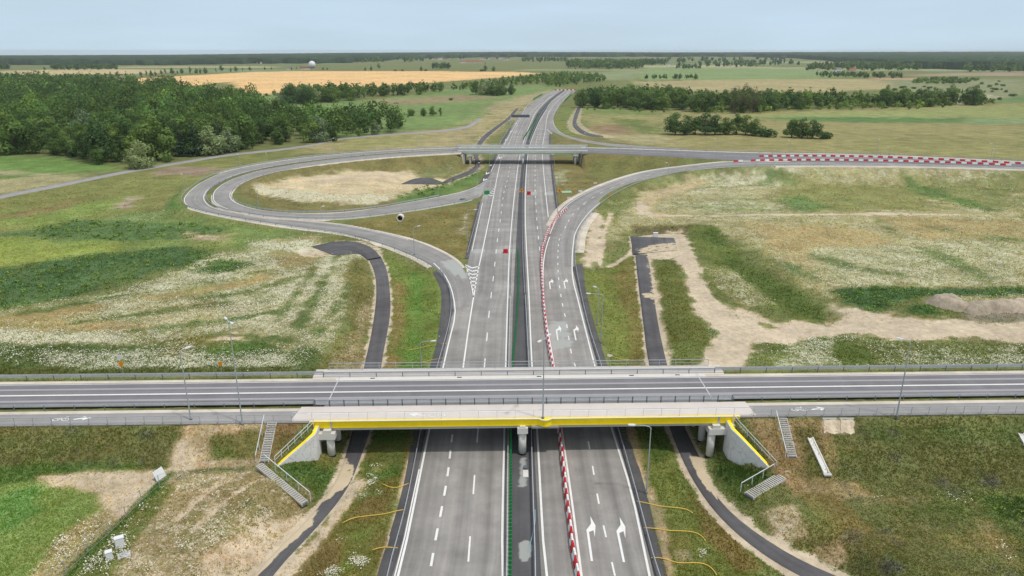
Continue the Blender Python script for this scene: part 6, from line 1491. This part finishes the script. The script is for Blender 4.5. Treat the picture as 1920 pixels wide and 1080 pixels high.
# single trees that stand clear at its edge
def tpx(px, by, ty, nm, label, group=None, wid=1.0, name='tree', cat='tree'):
    p = atg(px, by); cy = (540 - ty)/F_PX; th = PITCH - math.atan(cy); h = (CAM_H - p[1]*math.tan(th)) - p[2]; NTREE[0] += 1
    return tree(p, max(h, 1.2), nm, label, group, name, wid, cat)
for a in ((42,289,262,'oak_b','round tree at the left end of the wood edge',1.0), (101,291,258,'oak_c','broad tree third from the left along the wood edge',1.2), (12,285,258,'alder_a','tree cut by the left picture border at the wood edge',1.3),
          (186,308,272,'oak_d','round tree in front of the wood behind the brown stubble strip',1.1), (263,316,264,'willow_a','big broad bush-like willow standing furthest forward of the left wood',1.35), (222,304,270,'oak_c','dark tree just left of the forward willow',1.1),
          (310,304,288,'bush_a','small round bush between the forward willow and the lane',1.0), (395,290,238,'willow_a','large pale willow group in the middle of the wood edge',1.5), (430,285,240,'willow_a','second pale willow right of the large one in the wood edge',1.3),
          (520,270,241,'oak_d','small round tree alone at the wood edge beside the lane',1.0), (704,252,226,'willow_a','pale rounded shrub tree at the right end of the left wood',1.0), (673,256,240,'oak_d','small tree just left of the pale shrub tree',1.0),
          (812,217,199,'oak_a','dark round tree at the right end of the meadow hedge',1.2), (826,217,201,'alder_b','slimmer tree touching the dark round tree in the meadow',1.2), (795,218,202,'oak_c','lower dark tree beginning the meadow hedge',1.2), (768,217,203,'bush_a','low bush left of the meadow hedge',1.2),
          (647,228,190,'fir_a','pointed dark conifer behind the meadow trees',1.0), (695,215,188,'alder_a','slim pointed tree standing in the green meadow',.9), (845,188,183,'bush_b','flat dark bush alone in the brown meadow strip',1.4)):
    tpx(a[0], a[1], a[2], a[3], a[4], None, a[5])
# --- golden field edge and the avenue on the left
AV = [(53,146,136),(77,147,138),(92,147,139),(107,148,138),(123,147,140),(145,146,136),(198,144,136),(208,143,133.5),(222,145,133.5),(237,145,133),(265,142,134),(275,142,131.5),(284,142,132),(292,142,131),(303,139,131),(310,138.5,128),(323,139,127),(333,138,130),(342,138,128),(357,138,124.5),(368,138,128),(376,138,126),(385,138,126),(405,135,127),(416,133,122),(433,135,125),(443,134,124),(455,133,127),(469,132.5,125)]
for i, (x, b, t_) in enumerate(AV): tpx(x, b, t_, ['oak_a','alder_a','oak_c','alder_b'][i % 4], 'tree in the loose row along the upper edge of the golden field', 'row of trees along the golden field', 1.1)
for i, (x, b, t_) in enumerate(((281,166,146),(297,166,145),(309,165,140),(318,165,141),(327,164,141),(341,162,143))): tpx(x, b, t_, ['oak_a','alder_b','oak_c','oak_a','oak_c','alder_a'][i], 'tall dark tree in the clump in front of the golden field', 'clump in front of the golden field', 1.15)
for i, (x, b, t_) in enumerate(((172,168,137),(208,170,143),(220,172,145),(232,171,147),(250,170,144),(262,171,148))): tpx(x, b, t_, 'fir_a', 'brownish dark conifer poking above the left wood', 'conifers above the left wood', 1.0)
SOLO = [(84,131.5,125,'oak_a','single round tree in the pale fields far left'),(497,131,125,'oak_c','left one of two low trees near the radar dome'),(509,130.5,124,'alder_a','right one of two low trees near the radar dome'),(547,131.5,124,'alder_a','slim tree left of the radar dome'),(556,131,125,'alder_b','slim tree nearest the radar dome'),(606,131.5,126,'oak_a','low tree right of the radar dome'),(614,131.5,126.5,'oak_c','second low tree right of the radar dome'),
        (696,132.5,121,'alder_a','taller tree of the pair behind the golden field'),(685,132.5,126,'oak_c','lower bushy tree of the pair behind the golden field'),(711,128,119,'oak_a','single tree above the middle of the golden field'),(741,133.5,129.5,'bush_b','left small bush behind the golden field'),(754,133.5,129,'bush_a','right small bush behind the golden field'),(790,133.5,124,'oak_c','tree with a low bush at the golden field edge'),(798,133.5,129,'bush_b','low bush beside the tree at the golden field edge'),
        (910,134,117,'alder_a','tall pointed tree at the right end of the golden field'),(925,134,124,'oak_c','lower tree beside the tall pointed one'),(904,134,128.5,'bush_b','bush at the foot of the tall pointed tree'),(515,179,168,'oak_d','round tree at the edge of the golden field corner'),(501,180,174,'bush_a','bush next to the round tree by the golden field corner'),(488,180,174,'bush_b','low bush by the left wood at the golden field corner')]
for x, b, t_, nm, lab in SOLO: tpx(x, b, t_, nm, lab, None, 1.1)
def belt(poly, spacing, seed, hs, names, label, group, wid=1.0, most=999):
    X, Y = scatter_px(poly, spacing, seed); g = np.random.default_rng(seed); o = np.argsort(Y)[:most]
    for i in o:
        tree((X[i], Y[i], float(tz(X[i], Y[i]))), g.uniform(*hs), names[int(g.integers(len(names)))], label, group, wid=wid*g.uniform(.85,1.2)); NTREE[0] += 1
belt([(528,190),(560,197),(640,192),(680,188),(682,180),(600,183),(545,185)], 13, 31, (14,19), ['oak_a','oak_c','oak_b','willow_a'], 'tree in the dense grove below the golden field', 'grove below the golden field', 1.35, 20)
belt([(683,182),(760,179.5),(834,175),(838,171),(760,173),(683,177)], 15, 32, (11,16), ['oak_a','oak_b','oak_c','alder_b'], 'tree in the hedge running right from the grove', 'hedge right of the grove', 1.3, 10)
belt([(878,178),(925,180),(968,178),(972,172),(930,172),(885,173)], 15, 33, (12,18), ['oak_a','oak_c','willow_a'], 'tree in the dark group left of the distant motorway end', 'tree group left of the motorway end', 1.4, 8)
belt([(1092,204),(1150,205),(1240,208),(1285,212),(1300,203),(1250,192),(1180,188),(1120,188),(1092,193)], 15, 34, (14,20), ['oak_a','oak_c','alder_a','alder_b','oak_b'], 'tree in the dark wood right of the motorway', 'wood right of the motorway', 1.3, 30)
belt([(1300,211),(1400,212),(1480,206),(1560,203),(1550,193),(1430,194),(1310,197)], 17, 35, (14,20), ['oak_a','oak_c','alder_a','alder_b'], 'tree in the middle of the long tree line on the right', 'long tree line on the right', 1.35, 22)
belt([(1640,202),(1720,203),(1850,196),(1830,190),(1720,192),(1650,192)], 19, 36, (14,20), ['oak_a','oak_c','oak_b'], 'tree near the right end of the long tree line', 'right end of the long tree line', 1.45, 12)
for x, b, t_, nm, lab in ((1394,212,155,'open_a','tall thin-leaved pale tree rising above the right tree line'),(1378,213,160,'open_a','second thin-leaved pale tree beside the tallest one'),(1412,212,162,'open_a','third thin-leaved pale tree on the right of the tallest'),
                          (1563,190,172,'oak_a','tall round tree in the back of the right tree line'),(1660,196,160,'oak_b','tall light green tree over the right tree line')): tpx(x, b, t_, nm, lab, None, 1.0)
for i, x in enumerate((1266,1284,1303,1322,1340,1360,1380,1398)): tpx(x, 252.5, 212 + (i % 3)*4, ['oak_a','oak_c','alder_b','oak_a'][i % 4], 'tree in the dark clump on the field behind the crossing road', 'dark clump behind the crossing road', 1.55)
for x, b, t_, nm, lab in ((1416,254,222,'oak_c','tree at the right end of the dark clump'),(1434,256,238,'bush_b','bush ending the dark clump'),(1484,258,224,'oak_a','left tree of the isolated group on the field'),(1504,259,221,'oak_c','middle tree of the isolated group on the field'),(1522,259,225,'oak_a','right tree of the isolated group on the field'),(1543,260,245,'bush_b','small bush right of the isolated group')): tpx(x, b, t_, nm, lab, None, 1.5)
print('TREES', NTREE[0])
# --- scrub and woods that read as masses
def wood_mass(label, polys, name='distant_wood', mat='dark'):
    ms = Mass()
    for poly, spacing, hs, n, size, seed, kinds in polys:
        X, Y = scatter_px(poly, spacing, seed); g = np.random.default_rng(seed)
        for x, y in zip(X, Y):
            h = g.uniform(*hs); kd = kinds[int(g.integers(len(kinds)))]; r_ = h*{'round': .45, 'tall': .28, 'fir': .22, 'bush': .7}[kd]; ms.add(x, y, float(tz(x, y)), h, r_, kd, n, size, g, g.uniform(.7,1.25))
    return ms.build(name, LEAF[mat], label)
rt = ['round','tall']
wood_mass('small square copse behind the golden field', [([(809,130.5),(842,130.5),(842,127.5),(809,127.5)], 22, (16,19), 90, 3.2, 38, rt)], 'copse')
wood_mass('leafy depth of the grove and hedge below the golden field', [([(530,191),(560,195),(640,190),(684,187),(684,178),(600,179),(545,183)], 13, (13,18), 160, 1.9, 39, rt), ([(684,182),(760,179),(834,174.5),(838,170),(760,172.5),(684,177)], 14, (10,15), 140, 1.9, 40, rt)], 'hedge')
wood_mass('leafy depth of the long tree line on the right', [([(1300,210),(1400,210),(1480,205),(1560,202),(1560,192),(1430,193),(1310,196)], 13, (11,17), 150, 1.9, 37, rt), ([(1560,203),(1640,203),(1720,202),(1850,195.5),(1830,190),(1720,192),(1560,192)], 14, (8,15), 140, 1.9, 36, rt)], 'wood_canopy')
wood_mass('scrubby wood filling the land left of the distant motorway end', [([(850,172),(900,168),(1000,158),(1045,165),(1060,163),(1140,153),(1130,146),(1060,140),(1000,146),(900,160),(840,168)], 16, (6,12), 90, 1.8, 41, rt)], 'scrub_wood', 'mid')
wood_mass('darker depth of the wood right of the motorway', [([(1095,196),(1160,198),(1300,204),(1290,186),(1190,180),(1100,186)], 15, (12,17), 110, 1.9, 42, rt)], 'wood_canopy')
wood_mass('low scrub under the long tree line on the right', [([(1290,214),(1400,214),(1500,208),(1700,206),(1870,196),(1840,188),(1700,190),(1560,190),(1430,193),(1300,196)], 13, (3,9), 80, 1.5, 43, ['round','bush'])], 'scrub', 'mid')
wood_mass('hedge line far behind the right tree line', [([(1207,150.5),(1310,151),(1312,148.5),(1207,148)], 18, (8,12), 60, 2.4, 44, rt)], 'hedge')
wood_mass('low scrub between the motorway and the right wood', [([(1085,206),(1150,208),(1250,213),(1250,208),(1100,203)], 12, (1.5,3.5), 60, .9, 45, ['bush'])], 'scrub', 'mid')
wood_mass('large dark wood behind the motorway end', [([(1062,130),(1110,131),(1200,131),(1210,126),(1180,121),(1070,121)], 26, (20,26), 70, 4.2, 46, rt)])
wood_mass('wood right of the large dark one', [([(1192,123),(1250,123),(1250,118),(1200,118)], 34, (18,24), 60, 5, 47, rt), ([(1268,119),(1283,119),(1283,116),(1268,116)], 30, (18,24), 50, 5, 48, rt)])
wood_mass('bushy copse rows on the far right plain', [([(1268,131.5),(1312,131.5),(1312,128.5),(1268,128.5)], 26, (14,20), 60, 3.6, 49, rt), ([(1310,126),(1420,127),(1420,125),(1310,124.5)], 40, (12,20), 60, 4, 50, rt)])
wood_mass('long dark plantation on the far right', [([(1527,145),(1600,146.5),(1694,147.5),(1690,144),(1580,141),(1530,142)], 18, (8,12), 80, 2.6, 51, rt)])
wood_mass('low green plantation right of the dark one', [([(1700,156),(1800,158.5),(1838,150),(1780,148),(1720,150)], 14, (4,7), 70, 2.2, 52, ['bush'])], 'plantation', 'mid')
wood_mass('oblong wood far left on the plain', [([(97,132.5),(150,132.5),(220,131.5),(222,128),(97,128.5)], 26, (14,17), 70, 3.8, 53, rt), ([(-60,132.5),(15,132.5),(19,128),(-60,128)], 30, (14,18), 60, 4, 54, rt)])
wood_mass('wooded edge of the right village', [([(1510,134),(1560,134),(1730,134),(1730,122),(1600,122),(1520,128)], 34, (14,22), 60, 4.6, 55, rt), ([(1800,136),(1930,137),(1930,126),(1800,128)], 36, (14,24), 60, 4.8, 56, rt), ([(1730,131),(1930,130),(1930,118),(1730,118)], 60, (18,24), 60, 6.5, 57, rt)])
wood_mass('tree belts on the middle plain', [([(660,118.5),(720,118.5),(720,115),(660,115)], 60, (16,24), 50, 7, 58, rt), ([(755,117),(800,117),(800,113),(755,113)], 60, (16,24), 50, 7, 59, rt), ([(980,117),(1065,117),(1065,113),(980,113)], 50, (16,22), 50, 6, 60, rt), ([(1310,122),(1440,121),(1440,118),(1310,118)], 60, (12,20), 50, 6, 61, rt), ([(1370,124),(1500,122),(1500,118),(1370,119)], 60, (12,20), 50, 6, 62, rt), ([(1240,116),(1480,115),(1480,112),(1240,112)], 110, (14,22), 50, 9, 63, rt), ([(700,113),(960,112),(960,109),(700,110)], 130, (14,22), 50, 10, 64, rt)])
def thicket(label, polys, mat='mid'):
    ms = Mass()
    for poly, spacing, hs, n, size, seed in polys:
        X, Y = scatter_px(poly, spacing, seed, grow=spacing*.4); g = np.random.default_rng(seed)
        for x, y in zip(X, Y):
            if g.random() < .28: continue
            h = g.uniform(*hs); ms.add(x, y, float(tz(x, y)) - .25, h, h*1.15, 'bush', n, size, g, g.uniform(.85,1.15))
    return ms.build('weed_thicket', LEAF[mat], label, 'weeds')
thicket('tall dark green weeds in the left meadow', [([(-40,525),(120,486),(320,466),(395,473),(400,484),(300,508),(180,544),(-40,588)], 2.6, (.7,1.5), 26, .38, 81), ([(355,502),(410,487),(466,496),(440,510),(380,514)], 2.2, (.6,1.2), 26, .34, 82), ([(60,436),(140,416),(300,418),(420,431),(390,443),(240,449),(80,447)], 4.2, (.7,1.6), 22, .6, 83)])
thicket('dark green nettle thicket beside the spoil heaps on the right', [([(1565,548),(1640,541),(1735,543),(1730,553),(1690,562),(1640,584),(1595,568)], 2.0, (.7,1.6), 30, .36, 84), ([(1825,541),(1940,541),(1940,553),(1825,554)], 2.2, (.7,1.4), 28, .36, 85), ([(1700,575),(1752,573),(1760,586),(1715,589)], 1.8, (.5,1.1), 26, .32, 86), ([(1852,936),(2000,931),(2000,962),(1880,967)], 1.1, (.5,1.1), 40, .2, 87)])
thicket('bushy weeds on the banks under the near bridge and along the loop', [([(525,878),(590,860),(632,868),(600,925),(560,920)], 1.3, (.25,.6), 26, .16, 88), ([(748,372),(800,350),(850,342),(882,326),(890,329),(848,350),(800,371)], 3.0, (.6,1.5), 26, .45, 89), ([(1350,868),(1400,876),(1440,890),(1392,935),(1345,892)], 1.3, (.2,.5), 24, .16, 90), ([(1340,430),(1400,492),(1470,545),(1556,590),(1530,598),(1440,550),(1380,500),(1320,440)], 3.0, (.4,.9), 20, .34, 91)])
def spots_px(n, box, seed, r0, r1):
    q = np.random.default_rng(seed); o = []
    for _ in range(n):
        x, y, r = q.uniform(box[0], box[1]), q.uniform(box[2], box[3]), q.uniform(r0, r1); o.append([(x-r,y),(x-r*.2,y-r*.5),(x+r*.8,y-r*.3),(x+r,y+r*.3),(x,y+r*.5)])
    return o
thicket('grey lilac weed clumps scattered over the banks', [(pl, .8, (.25,.6), 18, .15, 400 + i) for i, pl in enumerate(spots_px(34, (1500,1925,800,1075), 61, 6, 20) + spots_px(12, (0,340,802,870), 62, 5, 14))], 'lilac')
thicket('dark green weed clumps scattered over the near banks', [(pl, .8, (.2,.55), 18, .15, 460 + i) for i, pl in enumerate(spots_px(40, (1560,1925,800,1075), 63, 6, 24) + spots_px(18, (340,560,800,1075), 64, 4, 12) + spots_px(16, (0,340,800,880), 65, 5, 16) + spots_px(10, (1230,1330,860,1075), 66, 4, 10) + spots_px(10, (640,740,860,1060), 67, 4, 10))], 'mid')
g = np.random.default_rng(77)
for i in range(26):
    x, y = g.uniform(1660, 1915), g.uniform(152, 190); tpx(x, y, y - g.uniform(2, 5) - (y-150)*.06, ['bush_a','bush_b'][i % 2], 'loose bush on the rough pasture at the right', 'bushes on the rough pasture', g.uniform(1,1.6), 'bush', 'bush')
for i in range(12):
    x, y = g.uniform(150, 330), g.uniform(140, 146); tpx(x, y, y - 2.2, 'bush_b', 'low bush in the hedge under the golden field trees', 'hedge bushes at the golden field', 1.8, 'bush', 'bush')
# --- forest along the horizon
pxc = np.arange(-420, 2341, 3.0)
yb = np.interp(pxc, [-420,300,480,660,662,720,760,960,1060,1250,1400,1500,1600,1735,1925,2340], [122.5,122,119.5,119,117,116,112,111,110.5,110,110,113,119,129,133,134])
yb = yb + (vnoise(pxc/17, pxc*0, 3)-.5)*1.0
D0 = np.array([at(x, y)[1] for x, y in zip(pxc, yb)])
tt = np.linspace(0, 1, 64)**1.6; V = []; 
for j, t_ in enumerate([0] + list(tt)):
    D = D0 + (12500 - D0)*t_; x = (pxc-960)/F_PX*(D*cp_ + CAM_H*sp_)
    gz = tz(x, D); n_ = vnoise(x/24, D/60, 5)*.6 + vnoise(x/70, D/200, 8)*.4
    hgt = 15 + 11*n_; V.append(np.stack([x, D + (0 if j else 0), gz - 1 if j == 0 else gz + hgt], 1))
V = np.array(V); nr, ncx = V.shape[:2]; i_ = np.arange(nr*ncx).reshape(nr, ncx)
F = np.stack([i_[:-1,:-1], i_[:-1,1:], i_[1:,1:], i_[1:,:-1]], -1).reshape(-1,4)
t = NT('far_forest'); n1 = t.noise(.02, 6, .7, vscale=(1,.35,1)); n2 = t.noise(.003, 5, .6)
c_ = t.mix(1.0, tuple(C(58,76,52)), t.rng(n1,.3,.7,.55,1.4), 'MULTIPLY'); c_ = t.mix(1.0, c_, t.rng(n2,.3,.7,.8,1.25), 'MULTIPLY'); FF = t.fin(c_, 1.0, spec=.0)
tag(link('horizon_forest', np_mesh('horizon_forest', V.reshape(-1,3), F, FF)), 'dark forest along the whole horizon', 'forest', kind='stuff')
# ------------------------------------------------------------------ radar dome and far houses
p = atg(586, 131.5); k_ = (p[1]*cp_ + 48*sp_)/F_PX; e_ = empty('radar_tower', p, 'white spherical radar dome on a short tower in the far fields', 'radar dome')
R_ = 6.3*k_; zc = 10.5*k_*.98
m = MB(); bm = bmesh.new(); bmesh.ops.create_icosphere(bm, subdivisions=4, radius=R_); me = bpy.data.meshes.new('dome'); bm.to_mesh(me); bm.free(); me.materials.append(WHITEC); o = sm(link('dome', me, e_, (0,0,zc)))
m = MB(); m.tube([(0,0,-.5),(0,0,zc-R_*.8)], [R_*.55,R_*.45], 16); m.build('tower', CONC, e_)
m = MB(); m.tube([(0,0,zc-R_*.92),(0,0,zc-R_*.7)], [R_*.8,R_*.8], 16); m.build('platform', STEEL_D, e_)
ROOFS = [simple('red_roof', C(158,92,74), .9, .15, .2), simple('grey_roof', C(128,124,124), .9, .12, .2), simple('brown_roof', C(120,88,70), .9, .12, .2)]
WALLS = [simple('white_render', C(236,232,226), .9, .06, .2), simple('cream_render', C(220,206,176), .9, .06, .2)]
WIN = simple('dark_window', C(60,66,76), .3, .1, .5)
def house(px, by, w_, d_, h_, rf, wl, label, group=None):
    p = atg(px, by); e_ = empty('house', p, label, 'house', group, rz=rr.uniform(-.5,.5))
    m = MB(); m.box(-w_/2,-d_/2,-1,w_/2,d_/2,h_); m.build('wall', wl, e_)
    m = MB(); m.add([(-w_/2-.6,-d_/2-.6,h_),(w_/2+.6,-d_/2-.6,h_),(w_/2+.6,d_/2+.6,h_),(-w_/2-.6,d_/2+.6,h_),(-w_/2-.6,0,h_+d_*.42),(w_/2+.6,0,h_+d_*.42)], [(0,1,5,4),(2,3,4,5),(0,4,3),(1,2,5),(3,2,1,0)]); m.build('roof', rf, e_)
    for x in (-w_*.28, w_*.28):
        m = MB(); m.box(x-.8,-d_/2-.06,h_*.35,x+.8,-d_/2-.005,h_*.7); m.build('window', WIN, e_)
g = np.random.default_rng(15)
HS = [(x, 118.2, 0, 'house with a red roof in the long village row behind the golden field', 'village row behind the golden field') for x in (868,872,877,882,887,892,897,902)] + [(x, y, 1, 'tiny pale house of the hamlet in front of the horizon forest', 'hamlet before the horizon forest') for x, y in ((808,112),(818,112.5),(826,112),(835,112.5),(905,112),(915,111.5),(925,112.5),(937,111),(946,113.5),(950,113))] + \
     [(x, y, 1, 'small pale building left of the radar dome at the forest edge', 'buildings at the forest edge') for x, y in ((486,119),(492,119.5),(497,119))] + [(x, y, 2, 'house among the trees of the right village', 'right village houses') for x, y in ((1535,124.5),(1541,126),(1552,127),(1560,126),(1570,124),(1574,125),(1640,119),(1708,113),(1714,113))]
for x, y, r_, lab, grp in HS:
    s = at(x, y)[1]/2600; house(x, y, g.uniform(12,20)*max(1, s), g.uniform(9,11), g.uniform(4.5,7), ROOFS[(r_ + int(g.integers(2))*(r_ != 0)) % 3], WALLS[int(g.integers(2))], lab, grp)
house(1570, 137.5, 15, 11, 9, ROOFS[1], WALLS[0], 'single white house in front of the dark plantation on the right')
house(1598, 134, 16, 10, 5, ROOFS[0], WALLS[1], 'red roofed barn right of the single white house')
house(575, 131, 34, 10, 5, ROOFS[2], WALLS[1], 'long low brown building beside the radar dome')
house(541, 131, 10, 8, 3.5, ROOFS[1], WALLS[0], 'small white hut left of the radar dome')
house(1253, 123.5, 14, 10, 6, ROOFS[1], WALLS[0], 'lone white house right of the large dark wood')
# ------------------------------------------------------------------ rough grass and mayweed, standing up from the ground
g = np.random.default_rng(2024)
def spots(n, ylo, yhi, power=1.0):
    px = g.uniform(-60, 1980, n); py = ylo + (yhi - ylo)*g.random(n)**power
    cx, cy = (px-960)/F_PX, (540-py)/F_PX; dz = -sp_ + cy*cp_; dy = cp_ + cy*sp_
    z = np.zeros(n)
    for _ in range(8):
        t_ = (z - CAM_H)/dz; x, y = cx*t_, dy*t_; z = .4*z + .6*tz(x, y)
    x = x + g.normal(0, .4, n)*(y/90); y = y + g.normal(0, .8, n)*(y/90); return x, y, tz(x, y)
RD = np.full(len(GXr), 99.0)
for A, B in [(LA, RB)] + [E[k_] for k_ in ('loop_out','loop_in','ramp','over_r','exit','srv_l','srv_r','srv_l2','pad_r','srv_fl','pad_fl','srv_fr','local')]:
    sel, d, z = near_road(A, B, 6); RD[sel] = np.minimum(RD[sel], d)
RD[(V_ > -8.7) & (V_ < 4.7) & (GYr > 60) & (GYr < 125) & ((U_ < -27) | (U_ > 27.5))] = -1
# ground next to the bitumen shoulders stays clear
for pts in ([(700,1100),(745,953),(757,907),(775,806),(806,693),(828,580),(812,510)], [(1262,1100),(1233,987),(1213,927),(1180,806),(1141,693),(1118,620),(1097,540),(1090,495)]):
    Wp = catmull(pts_px(pts)); sel, d, z = near_road(Wp + [.0,0,0], Wp + [.01,0,0], 4); s_ = 1 if pts[0][0] < 960 else -1
    sel = sel[d < .3]; RD[sel] = -1
def cover(n, ylo, yhi, power=1.0):
    x, y, z = spots(n, ylo, yhi, power); rd = samp(RD, x, y)[:, 0]; s_ = samp(sand, x, y)[:, 0]; f_ = samp(flo, x, y)[:, 0]; c_ = samp(col, x, y)
    ok = (rd > .7) & (g.random(n) > s_*1.12); return [q[ok] for q in (x, y, z, s_, f_, c_)]
x, y, z, s_, f_, c_ = cover(230000, 330, 1090, .75)
n = len(x); D = np.hypot(x, y); sc = (D/80)**.55; lum = c_[:, 1]; tall = np.clip(1.9 - lum/.12, .7, 1.7)
patch = fbm(x, y, 1/6, 3, 71); h = g.uniform(.10, .28, n)*sc*tall*(.6 + .9*patch); wv = g.uniform(.05, .12, n)*sc
Vb = []; 
for b_ in range(2):
    an = g.uniform(0, 6.28, n); ca, sa = np.cos(an), np.sin(an); lean = g.normal(0, .35, (n, 2))*h[:, None]
    ox, oy = g.normal(0, .12, n)*sc, g.normal(0, .12, n)*sc
    p0 = np.stack([x+ox-ca*wv, y+oy-sa*wv, z-.05], 1); p1 = np.stack([x+ox+ca*wv, y+oy+sa*wv, z-.05], 1); p2 = np.stack([x+ox+lean[:,0], y+oy+lean[:,1], z+h], 1)
    Vb.append(np.stack([p0, p1, p2], 1))
V = np.concatenate(Vb, 0).reshape(-1, 3)
cc = 1.5*c_*g.uniform(.82, 1.25, (n, 1))*np.where(g.random((n,1)) < .25, np.array([[1.16,1.0,.85]]), np.array([[.95,1.0,.85]])); cc = np.concatenate([cc, cc*1.05], 0)
t = NT('grass_blades'); t.fin(t.attr('col'), .9, spec=.05)
tr = t.n('BsdfTranslucent'); t.l(t.attr('col'), tr.inputs[0]); mx_ = t.n('MixShader'); mx_.inputs[0].default_value = .45; t.l(t.b.outputs[0], mx_.inputs[1]); t.l(tr.outputs[0], mx_.inputs[2]); t.l(mx_.outputs[0], t.out.inputs[0])
GRASSM = t.m
tag(link('meadow_grass', np_mesh('meadow_grass', V, np.arange(len(V)).reshape(-1, 3), GRASSM, {'col': np.repeat(cc, 3, 0)})), 'rough tufted grass over the banks and meadows', 'grass', kind='stuff')
# mayweed heads
x, y, z, s_, f_, c_ = cover(620000, 322, 1090, .75)
fl_n = .70*f_ + np.clip(f_/.35, .2, 1)*1.9*(.35*fbm(x, y, .16, 3, 91) + .35*fbm(x, y, .75, 3, 92) + .3*fbm(x, y, 2.6, 2, 93) - .5)
ok = (g.random(len(x)) < np.clip((fl_n - .16)*2.0, 0, 1)*(f_ > .045)); x, y, z = x[ok], y[ok], z[ok]; n = len(x); D = np.hypot(x, y); sc = (D/80)**.5
h = g.uniform(.25, .6, n)*sc; r_ = g.uniform(.03, .09, n)*sc; an = g.uniform(0, 6.28, n); tl = g.normal(0, .25, (n, 2))
ax = np.stack([np.cos(an), np.sin(an), tl[:, 0]], 1)*r_[:, None]; bx = np.stack([-np.sin(an), np.cos(an), tl[:, 1]], 1)*r_[:, None]; c0 = np.stack([x, y, z + h], 1)
V = np.stack([c0-ax, c0-bx, c0+ax, c0+bx], 1).reshape(-1, 3)
print('FLOWERS', n)
tag(link('mayweed_flowers', np_mesh('mayweed_flowers', V, np.arange(len(V)).reshape(-1, 4), simple('mayweed_petals', C(228,224,204), .8, .06, 2.0))), 'drifts of white mayweed flowers across the meadows', 'flowers', kind='stuff')
# ------------------------------------------------------------------ haze
m = MB(); zb_ = float(T.min()) - 1.0; m.box(-13600, -600, zb_, 13600, 13500, max(58.0, float(T.max()) + 1))
t = bpy.data.materials.new('haze'); t.use_nodes = True; nt = t.node_tree; nt.nodes.clear(); o_ = nt.nodes.new('ShaderNodeOutputMaterial'); v_ = nt.nodes.new('ShaderNodeVolumePrincipled')
v_.inputs['Color'].default_value = (.90,.96,1.0,1); v_.inputs['Density'].default_value = 5.5e-5; v_.inputs['Anisotropy'].default_value = .2
nt.links.new(v_.outputs[0], o_.inputs['Volume'])
HZO = tag(m.build('haze', t), 'thin pale blue summer haze over the plain', 'haze', kind='stuff')
